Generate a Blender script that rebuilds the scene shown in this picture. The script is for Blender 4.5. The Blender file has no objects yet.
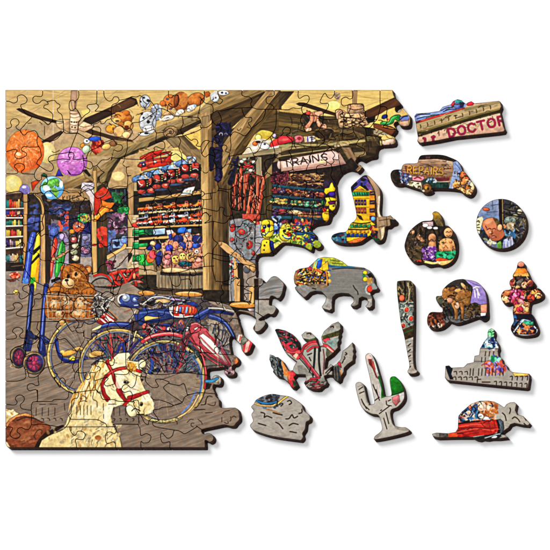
import math, random
import numpy as np

# ---------------------------------------------------------------- print painter
# The printed picture of the puzzle is painted here in code, stroke by stroke, on one sheet
# (page units are millimetres; x to the right, y down), then cut into pieces further below.
S = 4                     # sheet samples per millimetre
PX0, PY0, PX1, PY1 = 0, 80, 550, 460
W, H = (PX1 - PX0) * S, (PY1 - PY0) * S
SHEET = np.zeros((H, W, 3), np.float32)
SHEET[:] = (0.52, 0.47, 0.43)
_o = [0.0, 0.0, 1.0]      # current drawing origin and scale
R = random.Random(7)


def v(x, y, w=550.0):     # draw in a local 550-unit square laid over [x, x+w]
    _o[:] = [float(x), float(y), 550.0 / w]


def _pts(p):
    if isinstance(p, str):
        p = [float(t) for t in p.replace(',', ' ').split()]
    a = np.array(p, np.float64).reshape(-1, 2)
    return a / _o[2] + np.array([_o[0], _o[1]])


def _smooth(a, closed=False, n=6):
    if len(a) < 3:
        return a
    if closed:
        p = np.vstack([a[-1], a, a[0], a[1]])
    else:
        p = np.vstack([2 * a[0] - a[1], a, 2 * a[-1] - a[-2]])
    out = []
    t = np.linspace(0, 1, n, endpoint=False)[:, None]
    for i in range(1, len(p) - 2):
        p0, p1, p2, p3 = p[i - 1], p[i], p[i + 1], p[i + 2]
        out.append(0.5 * (2 * p1 + (p2 - p0) * t + (2 * p0 - 5 * p1 + 4 * p2 - p3) * t ** 2 + (3 * p1 - p0 - 3 * p2 + p3) * t ** 3))
    if not closed:
        out.append(a[-1:])
    return np.vstack(out)


def hx(c):
    if not isinstance(c, str):
        return np.array(c, np.float32)
    return np.array([int(c[i:i + 2], 16) / 255 for i in (0, 2, 4)], np.float32)


def _hash(i, j, s):
    h = (i.astype(np.int64) * 374761393 + j.astype(np.int64) * 668265263 + s * 974634777) & 0x7fffffff
    h = ((h ^ (h >> 13)) * 1274126177) & 0x7fffffff
    return ((h ^ (h >> 16)) & 0xffff).astype(np.float32) / 65535


def noise(x, y, s=0):
    i, j = np.floor(x), np.floor(y)
    fx, fy = x - i, y - j
    fx = fx * fx * (3 - 2 * fx)
    fy = fy * fy * (3 - 2 * fy)
    a = _hash(i, j, s) * (1 - fx) + _hash(i + 1, j, s) * fx
    b = _hash(i, j + 1, s) * (1 - fx) + _hash(i + 1, j + 1, s) * fx
    return (a * (1 - fy) + b * fy).astype(np.float32)


_seed = [0]


def _box(x0, y0, x1, y1):
    i0, i1 = max(0, int((x0 - PX0) * S) - 1), min(W, int((x1 - PX0) * S) + 2)
    j0, j1 = max(0, int((y0 - PY0) * S) - 1), min(H, int((y1 - PY0) * S) + 2)
    if i1 <= i0 or j1 <= j0:
        return None
    X = (np.arange(i0, i1) + 0.5) / S + PX0
    Y = (np.arange(j0, j1) + 0.5) / S + PY0
    X, Y = np.meshgrid(X, Y)
    return j0, j1, i0, i1, X, Y


def _inside(a, X, Y):
    m = np.zeros(X.shape, bool)
    ys = Y[:, 0]
    xs = X[0]
    n = len(a)
    for k in range(n):
        xa, ya = a[k]
        xb, yb = a[(k + 1) % n]
        if ya == yb:
            continue
        lo, hi = min(ya, yb), max(ya, yb)
        r0, r1 = np.searchsorted(ys, lo, 'left'), np.searchsorted(ys, hi, 'left')
        if r1 <= r0:
            continue
        xi = xa + (ys[r0:r1] - ya) * (xb - xa) / (yb - ya)
        m[r0:r1] ^= xs[None, :] < xi[:, None]
    return m


def _paint(b, al, col, c2=None, gd=None, n=0.1, grain=None, gs=1.3, sh=0.0):
    j0, j1, i0, i1, X, Y = b
    _seed[0] += 1
    s = _seed[0]
    c = hx(col)
    base = np.broadcast_to(c, X.shape + (3,)).astype(np.float32)
    if c2 is not None:
        if gd is None:
            gd = (0, 1)
        if len(gd) == 3:      # radial: centre and radius in page units
            t = np.hypot(X - gd[0], Y - gd[1]) / gd[2]
            t = np.clip(t, 0, 1)
        else:
            L_ = math.hypot(*gd)
            q = X * gd[0] / L_ + Y * gd[1] / L_
            w_ = al > 0.01
            lo, hi = (q[w_].min(), q[w_].max()) if w_.any() else (0, 1)
            t = np.clip((q - lo) / max(hi - lo, 1e-6), 0, 1)
        t = t[..., None].astype(np.float32)
        base = base * (1 - t) + hx(c2) * t
    if grain is not None:
        ca, sa = math.cos(grain), math.sin(grain)
        u, w_ = X * ca + Y * sa, -X * sa + Y * ca
        g = 0.6 * noise(u / 14, w_ / 0.9, s) + 0.4 * noise(u / 6, w_ / 0.45, s + 50)
        g2 = noise(u / 9, w_ / 2.2, s + 99)
        f = 1 + n * (g - 0.5) * 2.4 + n * (g2 - 0.5) * 1.2
    else:
        f = 1 + n * (noise(X / gs, Y / gs, s) - 0.5) * 1.5 + n * (noise(X / (gs * 3), Y / (gs * 2.2), s + 31) - 0.5) * 1.5
    if sh:                    # painted roundness, part of the printed artwork
        w_ = al > 0.01
        if w_.any():
            x0, x1, y0, y1 = X[w_].min(), X[w_].max(), Y[w_].min(), Y[w_].max()
            xn = (X - (x0 + x1) / 2) / max((x1 - x0) / 2, .2)
            yn = (Y - (y0 + y1) / 2) / max((y1 - y0) / 2, .2)
            dd = (xn + .4) ** 2 + (yn + .45) ** 2
            f = f * np.clip(1.07 + sh * (.62 - dd), .5, 1.35)
    base = base * f[..., None]
    h = (noise(X / 2.1, Y / 2.1, s + 7) - 0.5) * n * 0.6 * base.mean(-1)
    base = base + np.stack([h, -h * 0.2, -h], -1)
    al = al[..., None]
    t = SHEET[j0:j1, i0:i1]
    t[:] = t * (1 - al) + np.clip(base, 0, 1) * al


INK = '1c1210'


def P(col, pts, sm=0, ol=0, oc=None, al=1.0, **k):
    a = _pts(pts)
    if sm:
        a = _smooth(a, True)
    b = _box(a[:, 0].min(), a[:, 1].min(), a[:, 0].max(), a[:, 1].max())
    if b is None:
        return
    if 'sh' not in k and ol and 'grain' not in k and 'c2' not in k:
        k['sh'] = 0.16
    _paint(b, _inside(a, b[4], b[5]).astype(np.float32) * al, col, **k)
    if ol:
        _stroke(np.vstack([a, a[:1]]), ol, ol, oc or INK, 0.85)


def _stroke(a, w, w2, col, al=1.0, n=0.1, soft=0.25):
    m = max(w, w2)
    b = _box(a[:, 0].min() - m, a[:, 1].min() - m, a[:, 0].max() + m, a[:, 1].max() + m)
    if b is None:
        return
    j0, j1, i0, i1, X, Y = b
    cov = np.zeros(X.shape, np.float32)
    N = len(a) - 1
    for k in range(N):
        (xa, ya), (xb, yb) = a[k], a[k + 1]
        r = w + (w2 - w) * (k / max(N - 1, 1))
        ra = r / 2
        pad = ra + soft + 0.3
        q0 = max(0, int((min(xa, xb) - pad - PX0) * S) - i0)
        q1 = int((max(xa, xb) + pad - PX0) * S) - i0 + 2
        p0 = max(0, int((min(ya, yb) - pad - PY0) * S) - j0)
        p1 = int((max(ya, yb) + pad - PY0) * S) - j0 + 2
        XX, YY = X[p0:p1, q0:q1], Y[p0:p1, q0:q1]
        if XX.size == 0:
            continue
        dx, dy = xb - xa, yb - ya
        l2 = dx * dx + dy * dy
        t = np.clip(((XX - xa) * dx + (YY - ya) * dy) / l2, 0, 1) if l2 > 1e-12 else 0
        d = np.hypot(XX - xa - t * dx, YY - ya - t * dy)
        c = np.clip((ra - d) / soft + 0.5, 0, 1)
        np.maximum(cov[p0:p1, q0:q1], c, out=cov[p0:p1, q0:q1])
    _paint(b, cov * al, col, n=n)


def L(col, w, pts, sm=1, w2=None, al=1.0, n=0.12, ol=0):
    a = _pts(pts)
    if sm:
        a = _smooth(a)
    w2 = w if w2 is None else w2
    if ol:
        _stroke(a, w + ol * 2, w2 + ol * 2, INK, al * 0.9)
    _stroke(a, w, w2, col, al, n)


def E(col, cx, cy, rx, ry=None, rot=0, ol=0, oc=None, al=1.0, a0=None, **k):
    ry = rx if ry is None else ry
    t = np.linspace(0, 2 * math.pi, 40, endpoint=False)
    c, s = math.cos(math.radians(rot)), math.sin(math.radians(rot))
    x, y = rx * np.cos(t), ry * np.sin(t)
    P(col, np.stack([cx + x * c - y * s, cy + x * s + y * c], 1).ravel(), 0, ol, oc, al, **k)


def A(col, w, cx, cy, r, d0=0, d1=360, ry=None, al=1.0, ol=0, n=0.12):   # arc stroke, degrees, y down
    ry = r if ry is None else ry
    t = np.radians(np.linspace(d0, d1, max(8, int(abs(d1 - d0) / 5))))
    L(col, w, np.stack([cx + r * np.cos(t), cy + ry * np.sin(t)], 1).ravel(), 0, None, al, n, ol)


def dab(cols, n, x0, y0, x1, y1, lo, hi, seed=0, ang=None, asp=2.0, al=1.0):   # loose brush dabs over a small area
    r = random.Random(seed)
    for _ in range(n):
        x, y = r.uniform(x0, x1), r.uniform(y0, y1)
        s = r.uniform(lo, hi)
        E(r.choice(cols), x, y, s * asp / 2, s / 2, (r.uniform(0, 180) if ang is None else ang + r.uniform(-15, 15)), al=al, n=0.15)


def scrib(cols, n, x0, y0, x1, y1, lo, hi, w, seed=0, ang=None, sp=20):   # a tangle of thin strokes, slightly bent
    r = random.Random(seed)
    for _ in range(n):
        x, y, l = r.uniform(x0, x1), r.uniform(y0, y1), r.uniform(lo, hi)
        t = math.radians(r.uniform(0, 180) if ang is None else ang + r.uniform(-sp, sp))
        b = r.uniform(-.18, .18) * l
        c, q = math.cos(t) * l / 2, math.sin(t) * l / 2
        L(r.choice(cols), r.uniform(w * .5, w), [x - c, y - q, x - math.sin(t) * b, y + math.cos(t) * b, x + c, y + q], 1, ol=.15 if r.random() < .4 else 0)


def text(s, x, y, h, wd, ang, col, w, sp=1.25, ol=0, slant=0.0):   # stroke lettering; (x, y) = lower left of the first letter
    c, sn = math.cos(math.radians(ang)), math.sin(math.radians(ang))
    for ch in s:
        for st in GLYPH.get(ch, ()):
            q = []
            for gx, gy in st:
                lx, ly = gx * wd + gy * h * slant, -gy * h
                q += [x + lx * c - ly * sn, y + lx * sn + ly * c]
            L(col, w, q, 1 if ch in 'OCSRPDJG' and len(st) > 4 else 0, ol=ol)
        adv = wd * sp * (0.45 if ch in 'I1' else 1)
        x, y = x + adv * c, y + adv * sn


GLYPH = {
    'T': [[(0, 1), (1, 1)], [(.5, 1), (.5, 0)]], 'I': [[(.2, 0), (.2, 1)]], '-': [[(.1, .5), (.9, .5)]],
    'R': [[(.1, 0), (.1, 1)], [(.1, 1), (.7, 1), (.95, .8), (.7, .52), (.1, .5)], [(.45, .5), (1, 0)]],
    'A': [[(0, 0), (.5, 1), (1, 0)], [(.2, .35), (.8, .35)]], 'N': [[(.05, 0), (.05, 1), (.95, 0), (.95, 1)]],
    'S': [[(.95, .85), (.6, 1), (.15, .85), (.2, .58), (.8, .42), (.9, .15), (.45, 0), (.02, .15)]],
    'D': [[(.1, 0), (.1, 1)], [(.1, 1), (.6, .95), (.95, .6), (.9, .3), (.55, .03), (.1, 0)]],
    'O': [[(.5, 1), (.1, .8), (0, .45), (.15, .1), (.5, 0), (.85, .1), (1, .5), (.88, .85), (.5, 1)]],
    'C': [[(.95, .82), (.6, 1), (.2, .85), (.02, .5), (.2, .12), (.6, 0), (.95, .18)]],
    'E': [[(.95, 1), (.1, 1), (.1, 0), (.95, 0)], [(.1, .5), (.75, .5)]],
    'P': [[(.1, 0), (.1, 1)], [(.1, 1), (.7, 1), (.95, .78), (.7, .5), (.1, .48)]],
    'K': [[(.1, 0), (.1, 1)], [(.9, 1), (.1, .45), (.95, 0)]], 'L': [[(.1, 1), (.1, 0), (.9, 0)]],
}
# ---------------------------------------------------------------- outlines of the figure-shaped pieces (x, y, w of a local square, points)
FIG = {
    'plank': (405, 90, 60, '85 240 105 216 220 207 315 192 345 155 420 132 440 103 480 84 520 94 533 108 560 128 575 115 608 103 636 122 708 116 858 100 872 106 882 150 868 190 880 240 900 330 915 362 906 380 858 388 458 430 300 462 140 486 112 468 120 440 108 370 98 300', 0),
    'car': (385, 150, 60, '50 225 70 188 110 178 148 178 160 145 190 125 290 120 305 88 322 56 360 45 480 42 547 50 597 68 657 95 690 130 706 180 740 212 780 272 812 312 822 360 800 402 767 416 720 396 680 366 570 352 432 352 436 372 400 392 352 388 322 362 240 336 170 312 140 316 100 312 65 290', 1),
    'disc': (465, 185, 75, None, 0),
    'pumpkin': (395, 205, 70, '75 330 80 290 105 220 150 170 200 135 230 125 288 120 300 90 294 65 315 50 345 60 366 95 374 130 382 160 420 165 460 210 482 280 485 340 476 395 448 440 410 466 370 476 340 466 300 468 260 472 212 448 160 450 120 424 90 380', 1),
    'helmet': (420, 270, 80, '110 200 115 180 150 175 155 140 190 100 240 70 290 62 310 65 370 75 415 100 448 150 460 210 462 262 464 315 450 334 430 340 400 322 370 330 300 355 250 366 205 352 188 368 150 395 100 404 65 392 50 365 52 320 75 290 130 290 155 285 150 245 125 230', 1),
    'hydrant': (485, 250, 60, '302 120 332 105 358 120 364 158 384 185 406 235 420 265 448 292 454 318 432 340 415 365 440 360 490 352 524 378 530 420 500 448 455 466 420 478 408 520 408 580 430 588 460 650 484 718 476 758 440 778 350 786 270 766 240 740 240 700 264 650 254 570 262 500 240 486 200 494 160 470 147 418 176 372 224 364 240 348 224 308 232 276 256 260 256 228 288 175', 1),
    'capitol': (440, 325, 100, '262 40 268 26 283 18 297 25 301 45 296 66 318 100 324 128 318 145 322 170 340 184 346 212 366 222 372 243 398 260 490 268 492 290 484 344 474 348 250 326 42 304 27 290 30 225 50 222 60 235 130 232 150 212 185 205 190 170 215 165 220 130 232 110 242 92 262 68', 0),
    'armadillo': (425, 390, 70, '55 345 90 335 180 340 240 330 258 300 262 205 290 170 360 110 430 85 500 84 545 92 582 110 622 138 640 112 667 98 702 95 718 108 708 158 724 192 772 205 824 262 812 278 790 276 764 274 702 260 672 270 655 296 622 318 600 345 628 352 652 372 582 380 522 380 492 386 455 382 430 390 400 384 376 370 250 370 100 374 62 364', 0),
    'cactus': (350, 345, 70, '120 95 130 72 150 64 172 76 198 130 222 210 245 290 262 380 272 402 316 400 326 380 318 330 312 280 322 252 350 246 374 262 408 310 424 360 428 410 410 450 370 490 330 505 318 530 324 580 345 630 400 646 440 648 462 680 330 718 200 742 190 728 200 712 232 688 252 660 244 610 222 552 168 540 110 508 82 470 62 410 44 330 48 300 72 290 96 300 110 320 128 400 142 448 160 468 188 462 192 440 178 370 152 240 130 150', 1),
    'bison': (285, 240, 100, '50 195 58 170 80 158 128 150 150 130 180 102 215 93 270 97 315 117 345 142 400 148 435 152 468 170 486 200 492 235 510 262 505 272 484 276 468 290 480 318 480 360 468 372 450 372 442 364 458 346 450 320 425 312 408 320 404 354 382 366 362 362 362 356 378 340 376 316 350 295 310 292 280 298 262 314 258 345 258 378 246 388 206 376 202 368 220 342 228 314 200 284 165 280 138 288 115 312 104 316 57 272 54 260 75 248 52 238 48 215', 0),
    'boot': (330, 165, 90, '128 145 135 125 190 75 215 62 240 70 280 112 304 150 308 200 304 280 316 312 355 312 370 308 382 322 402 334 401 352 380 360 362 374 340 378 334 415 320 456 288 468 264 452 246 432 216 450 180 472 120 480 60 476 18 460 8 446 20 425 60 412 100 405 125 360 150 340 162 310 150 240 138 190', 1),
    'bat': (380, 270, 120, '78 60 88 50 130 48 146 55 153 80 155 200 153 330 152 400 158 448 170 460 168 470 150 476 132 474 126 464 135 440 125 380 110 300 95 240 80 120', 1),
    'slab': (240, 380, 90, '68 165 85 145 100 120 150 95 200 85 250 93 300 100 340 120 376 148 388 182 418 208 428 225 424 246 404 258 398 298 382 326 386 348 374 366 350 366 200 344 100 314 70 296 62 275 80 250 70 212 84 185', 1),
    'eagle': (0, 0, 550, '274.9 330 276 329 278.2 328.8 285.5 330.5 292.9 334.5 297.5 340.3 298.6 345.2 298.1 349.3 300.8 350.1 303.5 344.7 308 341.9 302.7 338.1 301.4 334.9 305.2 331.6 310.9 332.4 315.2 336.5 317 342.7 319.1 346.6 323.2 345 322 341.9 321.2 337 324 331.3 332.2 323.9 338.2 321.5 340.4 323.9 340.7 329 339.2 331.8 339.8 334 338.6 337 339 340.3 337.6 342.6 337.6 345.2 338 347.5 332 354 326 358.5 325 364 324.6 369.8 328 367.5 330.5 364 333 365.3 330 370.4 333.6 371.2 333.2 368 334.2 365.4 336.7 363.8 338 362 340.5 359.5 341.6 355.5 342.6 351 347.6 347.2 352.5 342.3 352.9 346.2 353.8 349 353 351.4 353.9 354 352.9 357 352.8 360.6 347.8 364 344 368 343.8 371.8 341 376 340 380 337.8 381.4 334.9 379.2 332.9 377.8 334 375.4 328 374.6 324 376 325.1 379.6 327 382 325.8 384.6 322.6 386 319.6 389 316.5 389.4 312.2 389 310.6 388.6 305.6 386 304 383 306.2 379.4 305.4 374.6 296 374.4 293.6 377.4 296 382 297.4 385 294 388 291 387 288.5 382.6 282.8 377.4 277 375.8 273 372 273.6 369.6 271.2 366.6 270.6 362.8 269.4 359.6 269.9 354.4 273.7 355.5 275.4 357.1 278.1 357.1 282.5 360.9 285.7 366.4 288.5 370.7 292.8 370.2 293.9 366.4 296.8 361.6 291.3 357.6 285.5 352.6 282.3 347 279.8 341 277.4 335.5', 0),
}


def fig_outline(k):
    x, y, w, p, sm = FIG[k]
    if p is None:
        t = np.linspace(0, 2 * math.pi, 72, endpoint=False)
        return np.stack([501.2 + 25 * np.cos(t), 223.9 + 25 * np.sin(t)], 1)
    a = np.array([float(t) for t in p.split()]).reshape(-1, 2) * (w / 550.0) + (x, y)
    return _smooth(a, True, 4) if sm else a
# ---------------------------------------------------------------- the toy shop picture: room, roof and beams
v(0, 0)
P('cfae74', '0 85 420 85 420 260 0 260', c2='e6c470', gd=(1, .05), n=.07, grain=.05)
P('b99b7a', '0 128 92 118 200 150 200 200 0 215', c2='a8906e', n=.1, al=.75)
P('85766e', '0 270 300 270 300 460 0 460', c2='80706a', n=.1, grain=-.25)
P('33291f', '0 193 205 190 205 300 0 276', n=.25)
# thin lines of the ceiling boards
for q in ('6 102 30 88', '8 120 75 90', '25 118 66 90', '43 90 70 95', '70 96 140 91', '92 110 118 90', '110 112 150 96', '5 112 25 117',
          '140 93 205 90', '156 104 190 96', '283 104 360 90', '295 92 400 100', '300 110 352 96', '330 106 398 112', '352 92 398 90', '356 95 392 103', '360 108 388 98'):
    L('9c7c48', .35, q, 0, al=.7)
# ---- top left
v(0, 85, 70)
P('a89068', '45 345 180 350 250 245 415 285 320 450 300 380 200 380 150 360 45 500', n=.12, al=.6)
L('ded6d0', .55, '418 45 418 550', 0, al=.8)
L('d8c8a8', .4, '205 60 205 330', 0, al=.4)
P('4a3020', '130 190 150 183 190 192 300 240 440 278 470 300 440 300 330 275 230 245 170 215', grain=.28, ol=.35)
P('4e3526', '322 445 360 425 430 385 480 360 495 375 440 415 400 445 355 475 330 470', grain=-.6, ol=.35)
P('d0a878', '440 300 470 270 550 270 550 380 500 350 470 345 445 320', ol=.3, n=.15)
v(0, 85, 70)
E('e0c89a', 470, 290, 30, 14, 0, ol=.3)
v(0, 0)
E('f6eeb4', 47, 152.5, 8.5, 10.5, c2='d9bf72', gd=(47, 151, 10.5), n=.06)
E('f08436', 25, 151.5, 19, 22, 0, ol=.3, oc='8a4018', c2='e06420', gd=(.4, 1), n=.14)
dab(['f6b684', 'f8d0a8', 'f09a54', 'f7c090'], 130, 9, 134, 38, 164, .4, 1.0, 3, asp=2.2, al=.75)
dab(['d45a1c', 'f09a5c'], 35, 10, 150, 41, 171, .5, 1.2, 4, asp=2.4, al=.6)
E('d84f18', 33, 163, 6, 4, -40, al=.4)
E('f6cf9a', 18.5, 154, 3, 1.8, 20, al=.9)
r = random.Random(4)
for k in range(26):
    t = r.uniform(0, 6.28)
    L(r.choice(['f8c8a0', 'fbdcc0', 'f6b078']), .35, [25 + 3 * math.cos(t), 146 + 3 * math.sin(t), 25 + 15 * math.cos(t), 150 + 18 * math.sin(t)], 0, al=.55)
    L(r.choice(['f4c8f2', 'fae4f8', 'eaa8e8']), .35, [69 + 2 * math.cos(t), 158 + 2 * math.sin(t), 71 + 12 * math.cos(t), 161 + 12 * math.sin(t)], 0, al=.5)
v(0, 0)
E('f6f0ac', 12.5, 183.7, 9.3, 8.6, c2='dcc266', gd=(12, 182.5, 9.5), n=.06)
E('e08ade', 72, 161.5, 15, 14.6, 0, ol=.35, oc='5a2868', c2='b45cbc', gd=(.5, 1), n=.14)
dab(['f0b4ea', 'e696e2', 'f4ccf0'], 55, 61, 149, 83, 163, .5, 1.3, 8, asp=2.6, ang=-25, al=.8)
dab(['9a48ac', 'd890d8'], 30, 62, 160, 85, 175, .5, 1.4, 9, asp=2.6, ang=-20, al=.8)
# left wall below the lanterns
P('a4886a', '5 178 5 196 25 194 60 205 70 205 70 175 40 172 36 168', n=.14, al=.75)
E('f6f0ac', 12.5, 183.7, 9.3, 8.6, c2='dcc266', gd=(12, 182.5, 9.5), n=.06)
E('8d86c0', 24.8, 189.6, 5.3, 5.3, 0, ol=.35, oc='50486a', c2='7a6ab0', gd=(0, 1))
E('ddd4f0', 24, 187, 2.2, 1.5)
dab(['b4ace0', '6a5aa4'], 9, 21, 186, 29, 194, .6, 1.3, 2)
# ---- toy birds and the parrot on the beam
v(0, 150, 70)
P('d4521e', '245 255 280 240 312 245 285 275 255 322', ol=.35, c2='b03010')
P('2a6040', '322 200 345 180 368 195 372 215 340 210', ol=.3)
P('4038a8', '438 205 460 150 497 205', ol=.35)
# ---- second crop: fan, bear on beam, parrot
v(70, 85, 70)
P('f0dc78', '90 200 150 190 165 215 120 245 95 225', al=.9)
P('c09878', '10 45 55 45 55 120 45 190 20 190 5 120', grain=1.57, ol=.25)
P('e2c2a0', '0 200 60 205 75 235 85 270 65 300 60 375 0 380', ol=.3, n=.16)
for y in (225, 250, 285, 310, 345):
    L('8a5a40', .5, [0, y, 35, y + 8, 75, y - 2])
for x, y in ((12, 290), (34, 292), (52, 292), (15, 330), (40, 335)):
    E('5a3828', x, y, 7, 6)
E('d8b08c', 30, 215, 35, 10, ol=.25)
P('3e281a', '100 287 118 262 190 232 340 165 480 95 520 110 532 145 500 165 340 230 165 312 120 305', grain=-.45, ol=.35)
P('6a4424', '300 190 470 105 515 125 500 160 330 225', grain=-.45, al=.8)
P('e0cfa8', '195 205 225 170 215 150 145 158 140 180 160 205', al=.5)
P('b0a070', '190 120 260 110 240 150 225 160 200 140', al=.6)
P('dcb088', '60 330 105 285 165 310 190 330 120 370 60 350', ol=.3, n=.15)
L('6a4630', .5, '70 320 110 330 170 318')
# brown teddy on the beam
E('d9902f', 325, 345, 45, 35, 0, n=.15, ol=.3)
E('c56f24', 420, 260, 70, 50, 10, n=.18, ol=.35)
E('c66a20', 440, 220, 30, 22, 0, ol=.25)
E('eab060', 365, 278, 38, 22, 0, ol=.3)
E('d88838', 395, 240, 45, 25, 20)
L('3a2018', .6, '345 245 375 230 400 245')
E('f0c890', 345, 290, 16, 9)
E('4a2818', 372, 283, 16, 6, 0)
E('d59a50', 455, 320, 42, 40, 0, ol=.35, n=.15)
E('f0c888', 385, 365, 42, 42, 0, ol=.35, c2='e0a860')
E('f0c080', 445, 392, 35, 26, 0, ol=.3)
E('c87a30', 400, 310, 26, 16, 0)
E('7a3c18', 447, 335, 16, 18)
P('4c3420', '122 366 160 347 230 370 330 400 480 432 500 450 440 458 360 440 260 405 180 392', grain=.3, ol=.35)
P('6a4c2c', '380 420 480 432 500 450 430 455 380 440', grain=.3)
# beam under the animals
P('a68a58', '225 500 330 430 470 445 545 460 470 490 360 560 100 560', n=.14, grain=-.5)
P('9a7a4c', '380 520 470 480 550 450 550 500 470 545 430 560 380 560', grain=-.5)
# parrot
E('c0402c', 215, 480, 45, 60, 25, n=.18, ol=.3)
E('e8e4e0', 132, 440, 26, 22, 0, ol=.3)
P('2e52b8', '140 430 160 410 210 402 245 415 235 440 180 445', ol=.3)
P('e8963a', '80 470 105 455 120 478 95 495 82 485', ol=.3)
E('1a1418', 133, 440, 7, 7)
E('b8d0b0', 125, 505, 28, 34, 30, ol=.3)
dab(['d85a3a', '9a2418', 'e08060', '7a1c14'], 22, 175, 450, 260, 540, 10, 22, 5, ang=60)
E('e0b060', 285, 485, 36, 24, -15, ol=.3)
E('8a5a34', 340, 460, 30, 22, 0, ol=.25)
L('4a3018', .5, '150 470 170 510 160 545')
# ---- third crop: dalmatian, lying dog, main beam
v(140, 85, 70)
P('a48a5c', '-30 440 120 372 110 345 200 300 300 268 470 190 560 110 560 230 470 262 330 330 200 392 -30 500', grain=-.46, n=.16)
P('8a7048', '-30 470 130 405 300 325 470 255 470 275 330 345 180 415 -30 512', grain=-.46, n=.2)
P('3a2c18', '-30 500 130 428 330 338 475 272 478 300 340 380 200 430 60 492 -30 540', grain=-.46, n=.3)
L('2c2014', .5, '-30 520 200 428 330 372 470 315')
for q in ('0 445 110 398', '130 380 300 300', '210 385 470 262', '300 285 470 215', '380 250 550 165', '20 470 200 392'):
    L('5c482a', .4, q, 0, al=.7)
E('8a6e4a', 240, 368, 58, 46, -10, ol=.4, n=.2)
E('a8865c', 238, 366, 38, 30, -10, n=.2)
E('6a5236', 240, 370, 14, 12)
P('c09a60', '0 560 0 545 120 478 230 430 260 480 230 520 170 545 100 560', al=.6)
# brace under the beam
P('8f7650', '205 430 320 405 430 520 440 560 330 560', grain=.8, ol=.35, n=.2)
P('6c5638', '320 405 350 395 500 545 500 560 440 560', grain=.8, n=.2)
P('e8c060', '350 400 480 350 478 520 420 470', n=.08)
P('e4d070', '240 500 300 490 330 520 330 560 230 560', al=.9)
# post
P('a98a5e', '478 235 550 200 550 560 500 560 478 500', grain=1.57, n=.16)
P('9c8058', '486 250 540 240 545 320 490 325', grain=1.57, ol=.3)
# lying brown dog
E('b4642a', 320, 130, 62, 75, 10, ol=.35, n=.18)
E('c0702e', 440, 115, 70, 52, -20, ol=.35, n=.18)
P('b05c24', '500 60 540 50 560 80 520 100', ol=.25)
E('c87c38', 345, 120, 30, 58, 12, n=.15)
E('c06c2c', 235, 130, 52, 56, 0, ol=.3, n=.18)
E('8a4420', 285, 120, 18, 45, 10, ol=.3, n=.15)
E('d07428', 180, 145, 24, 22, 0, ol=.25)
E('7c5858', 215, 110, 14, 10)
E('7c5464', 238, 185, 18, 10)
E('d89048', 222, 165, 20, 22, 0)
E('241410', 205, 158, 6, 6)
P('f0e8da', '165 270 200 240 255 228 270 245 250 270 185 285', 1, ol=.35)
P('d8a878', '175 235 210 210 250 215 262 230 200 240', 1, ol=.2)
P('f0e6d4', '275 230 300 195 335 190 348 210 320 235 285 243', 1, ol=.35)
P('f0e8dc', '362 195 380 165 430 150 445 165 420 195 385 212', 1, ol=.35)
for q in ('190 262 215 258', '215 275 240 262', '295 215 310 232', '320 205 332 222', '385 180 395 200', '405 172 412 195'):
    L('8a6a58', .45, q, 0)
E('a8c0c8', 432, 165, 12, 12)
# dalmatian plush
E('d6dade', 40, 130, 42, 52, 0, ol=.4, c2='a8b2c0')
E('c6ced8', 128, 215, 44, 66, 0, ol=.4, c2='8a94aa')
E('dde2e6', 60, 290, 66, 85, 0, ol=.35, c2='b4bcc8', gd=(1, .5))
E('eceef0', 70, 350, 50, 35, 0, ol=.3)
E('e8eaec', 30, 385, 45, 16, 0, ol=.3)
for x, y, a, b, r in ((65, 123, 14, 10, 20), (30, 100, 10, 7, 0), (65, 290, 13, 13, 0), (28, 258, 8, 8, 0), (15, 225, 8, 12, 30), (50, 380, 18, 7, 0), (88, 245, 8, 6, 0), (5, 130, 9, 6, 60)):
    E('22242c', x, y, a, b, r)
dab(['8c96ac', '7c88a0', 'f4f6f8'], 22, 100, 170, 160, 270, 8, 16, 11, al=.8)
L('5a6478', .6, '15 200 50 190 90 200 100 240 80 270')
L('5a6478', .5, '10 330 50 345 95 330')
# ---- fourth crop: big brace, black monkey
v(210, 85, 70)
P('9d8050', '0 70 0 225 40 215 110 180 250 125 425 55 430 42 150 42 60 90', grain=-.42, n=.18)
P('7c6238', '0 190 110 150 250 100 380 50 430 48 250 135 100 190 20 222 0 225', grain=-.42, n=.2, al=.8)
P('4a361d', '0 228 110 183 250 128 430 50 440 90 330 190 180 330 100 440 0 470', grain=-.42, n=.3)
P('57421f', '150 195 260 150 390 85 340 170 250 215', grain=-.5, n=.3, al=.7)
P('ad8a58', '92 545 95 480 190 340 330 180 440 45 545 45 480 130 330 330 170 550', grain=-.85, n=.18, ol=.3)
P('84683c', '300 260 440 100 480 60 500 90 330 320 170 545 150 545', grain=-.85, n=.2, al=.75)
P('3d2c17', '60 400 200 330 200 420 95 545 60 545', n=.3)
P('ad8a58', '92 545 95 480 190 340 330 180 440 45 545 45 480 130 330 330 170 550', grain=-.85, n=.18, ol=.3)
P('84683c', '300 260 440 100 480 60 500 90 330 320 170 545 150 545', grain=-.85, n=.2, al=.75)
P('55411f', '170 552 330 332 480 132 552 42 560 90 560 215 450 290 340 400 250 545 240 560', grain=-.85, n=.3, ol=.3)
P('6c5228', '250 470 400 280 500 150 520 150 430 290 280 480', grain=-.85, n=.3, al=.8)
P('5a4524', '420 295 552 190 560 440 520 420 480 370 405 355 360 395', grain=-.1, n=.25)
P('9c7c4a', '525 195 560 190 560 215 540 220', n=.1)
P('d8b860', '545 195 560 195 560 215', n=.1)
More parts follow.
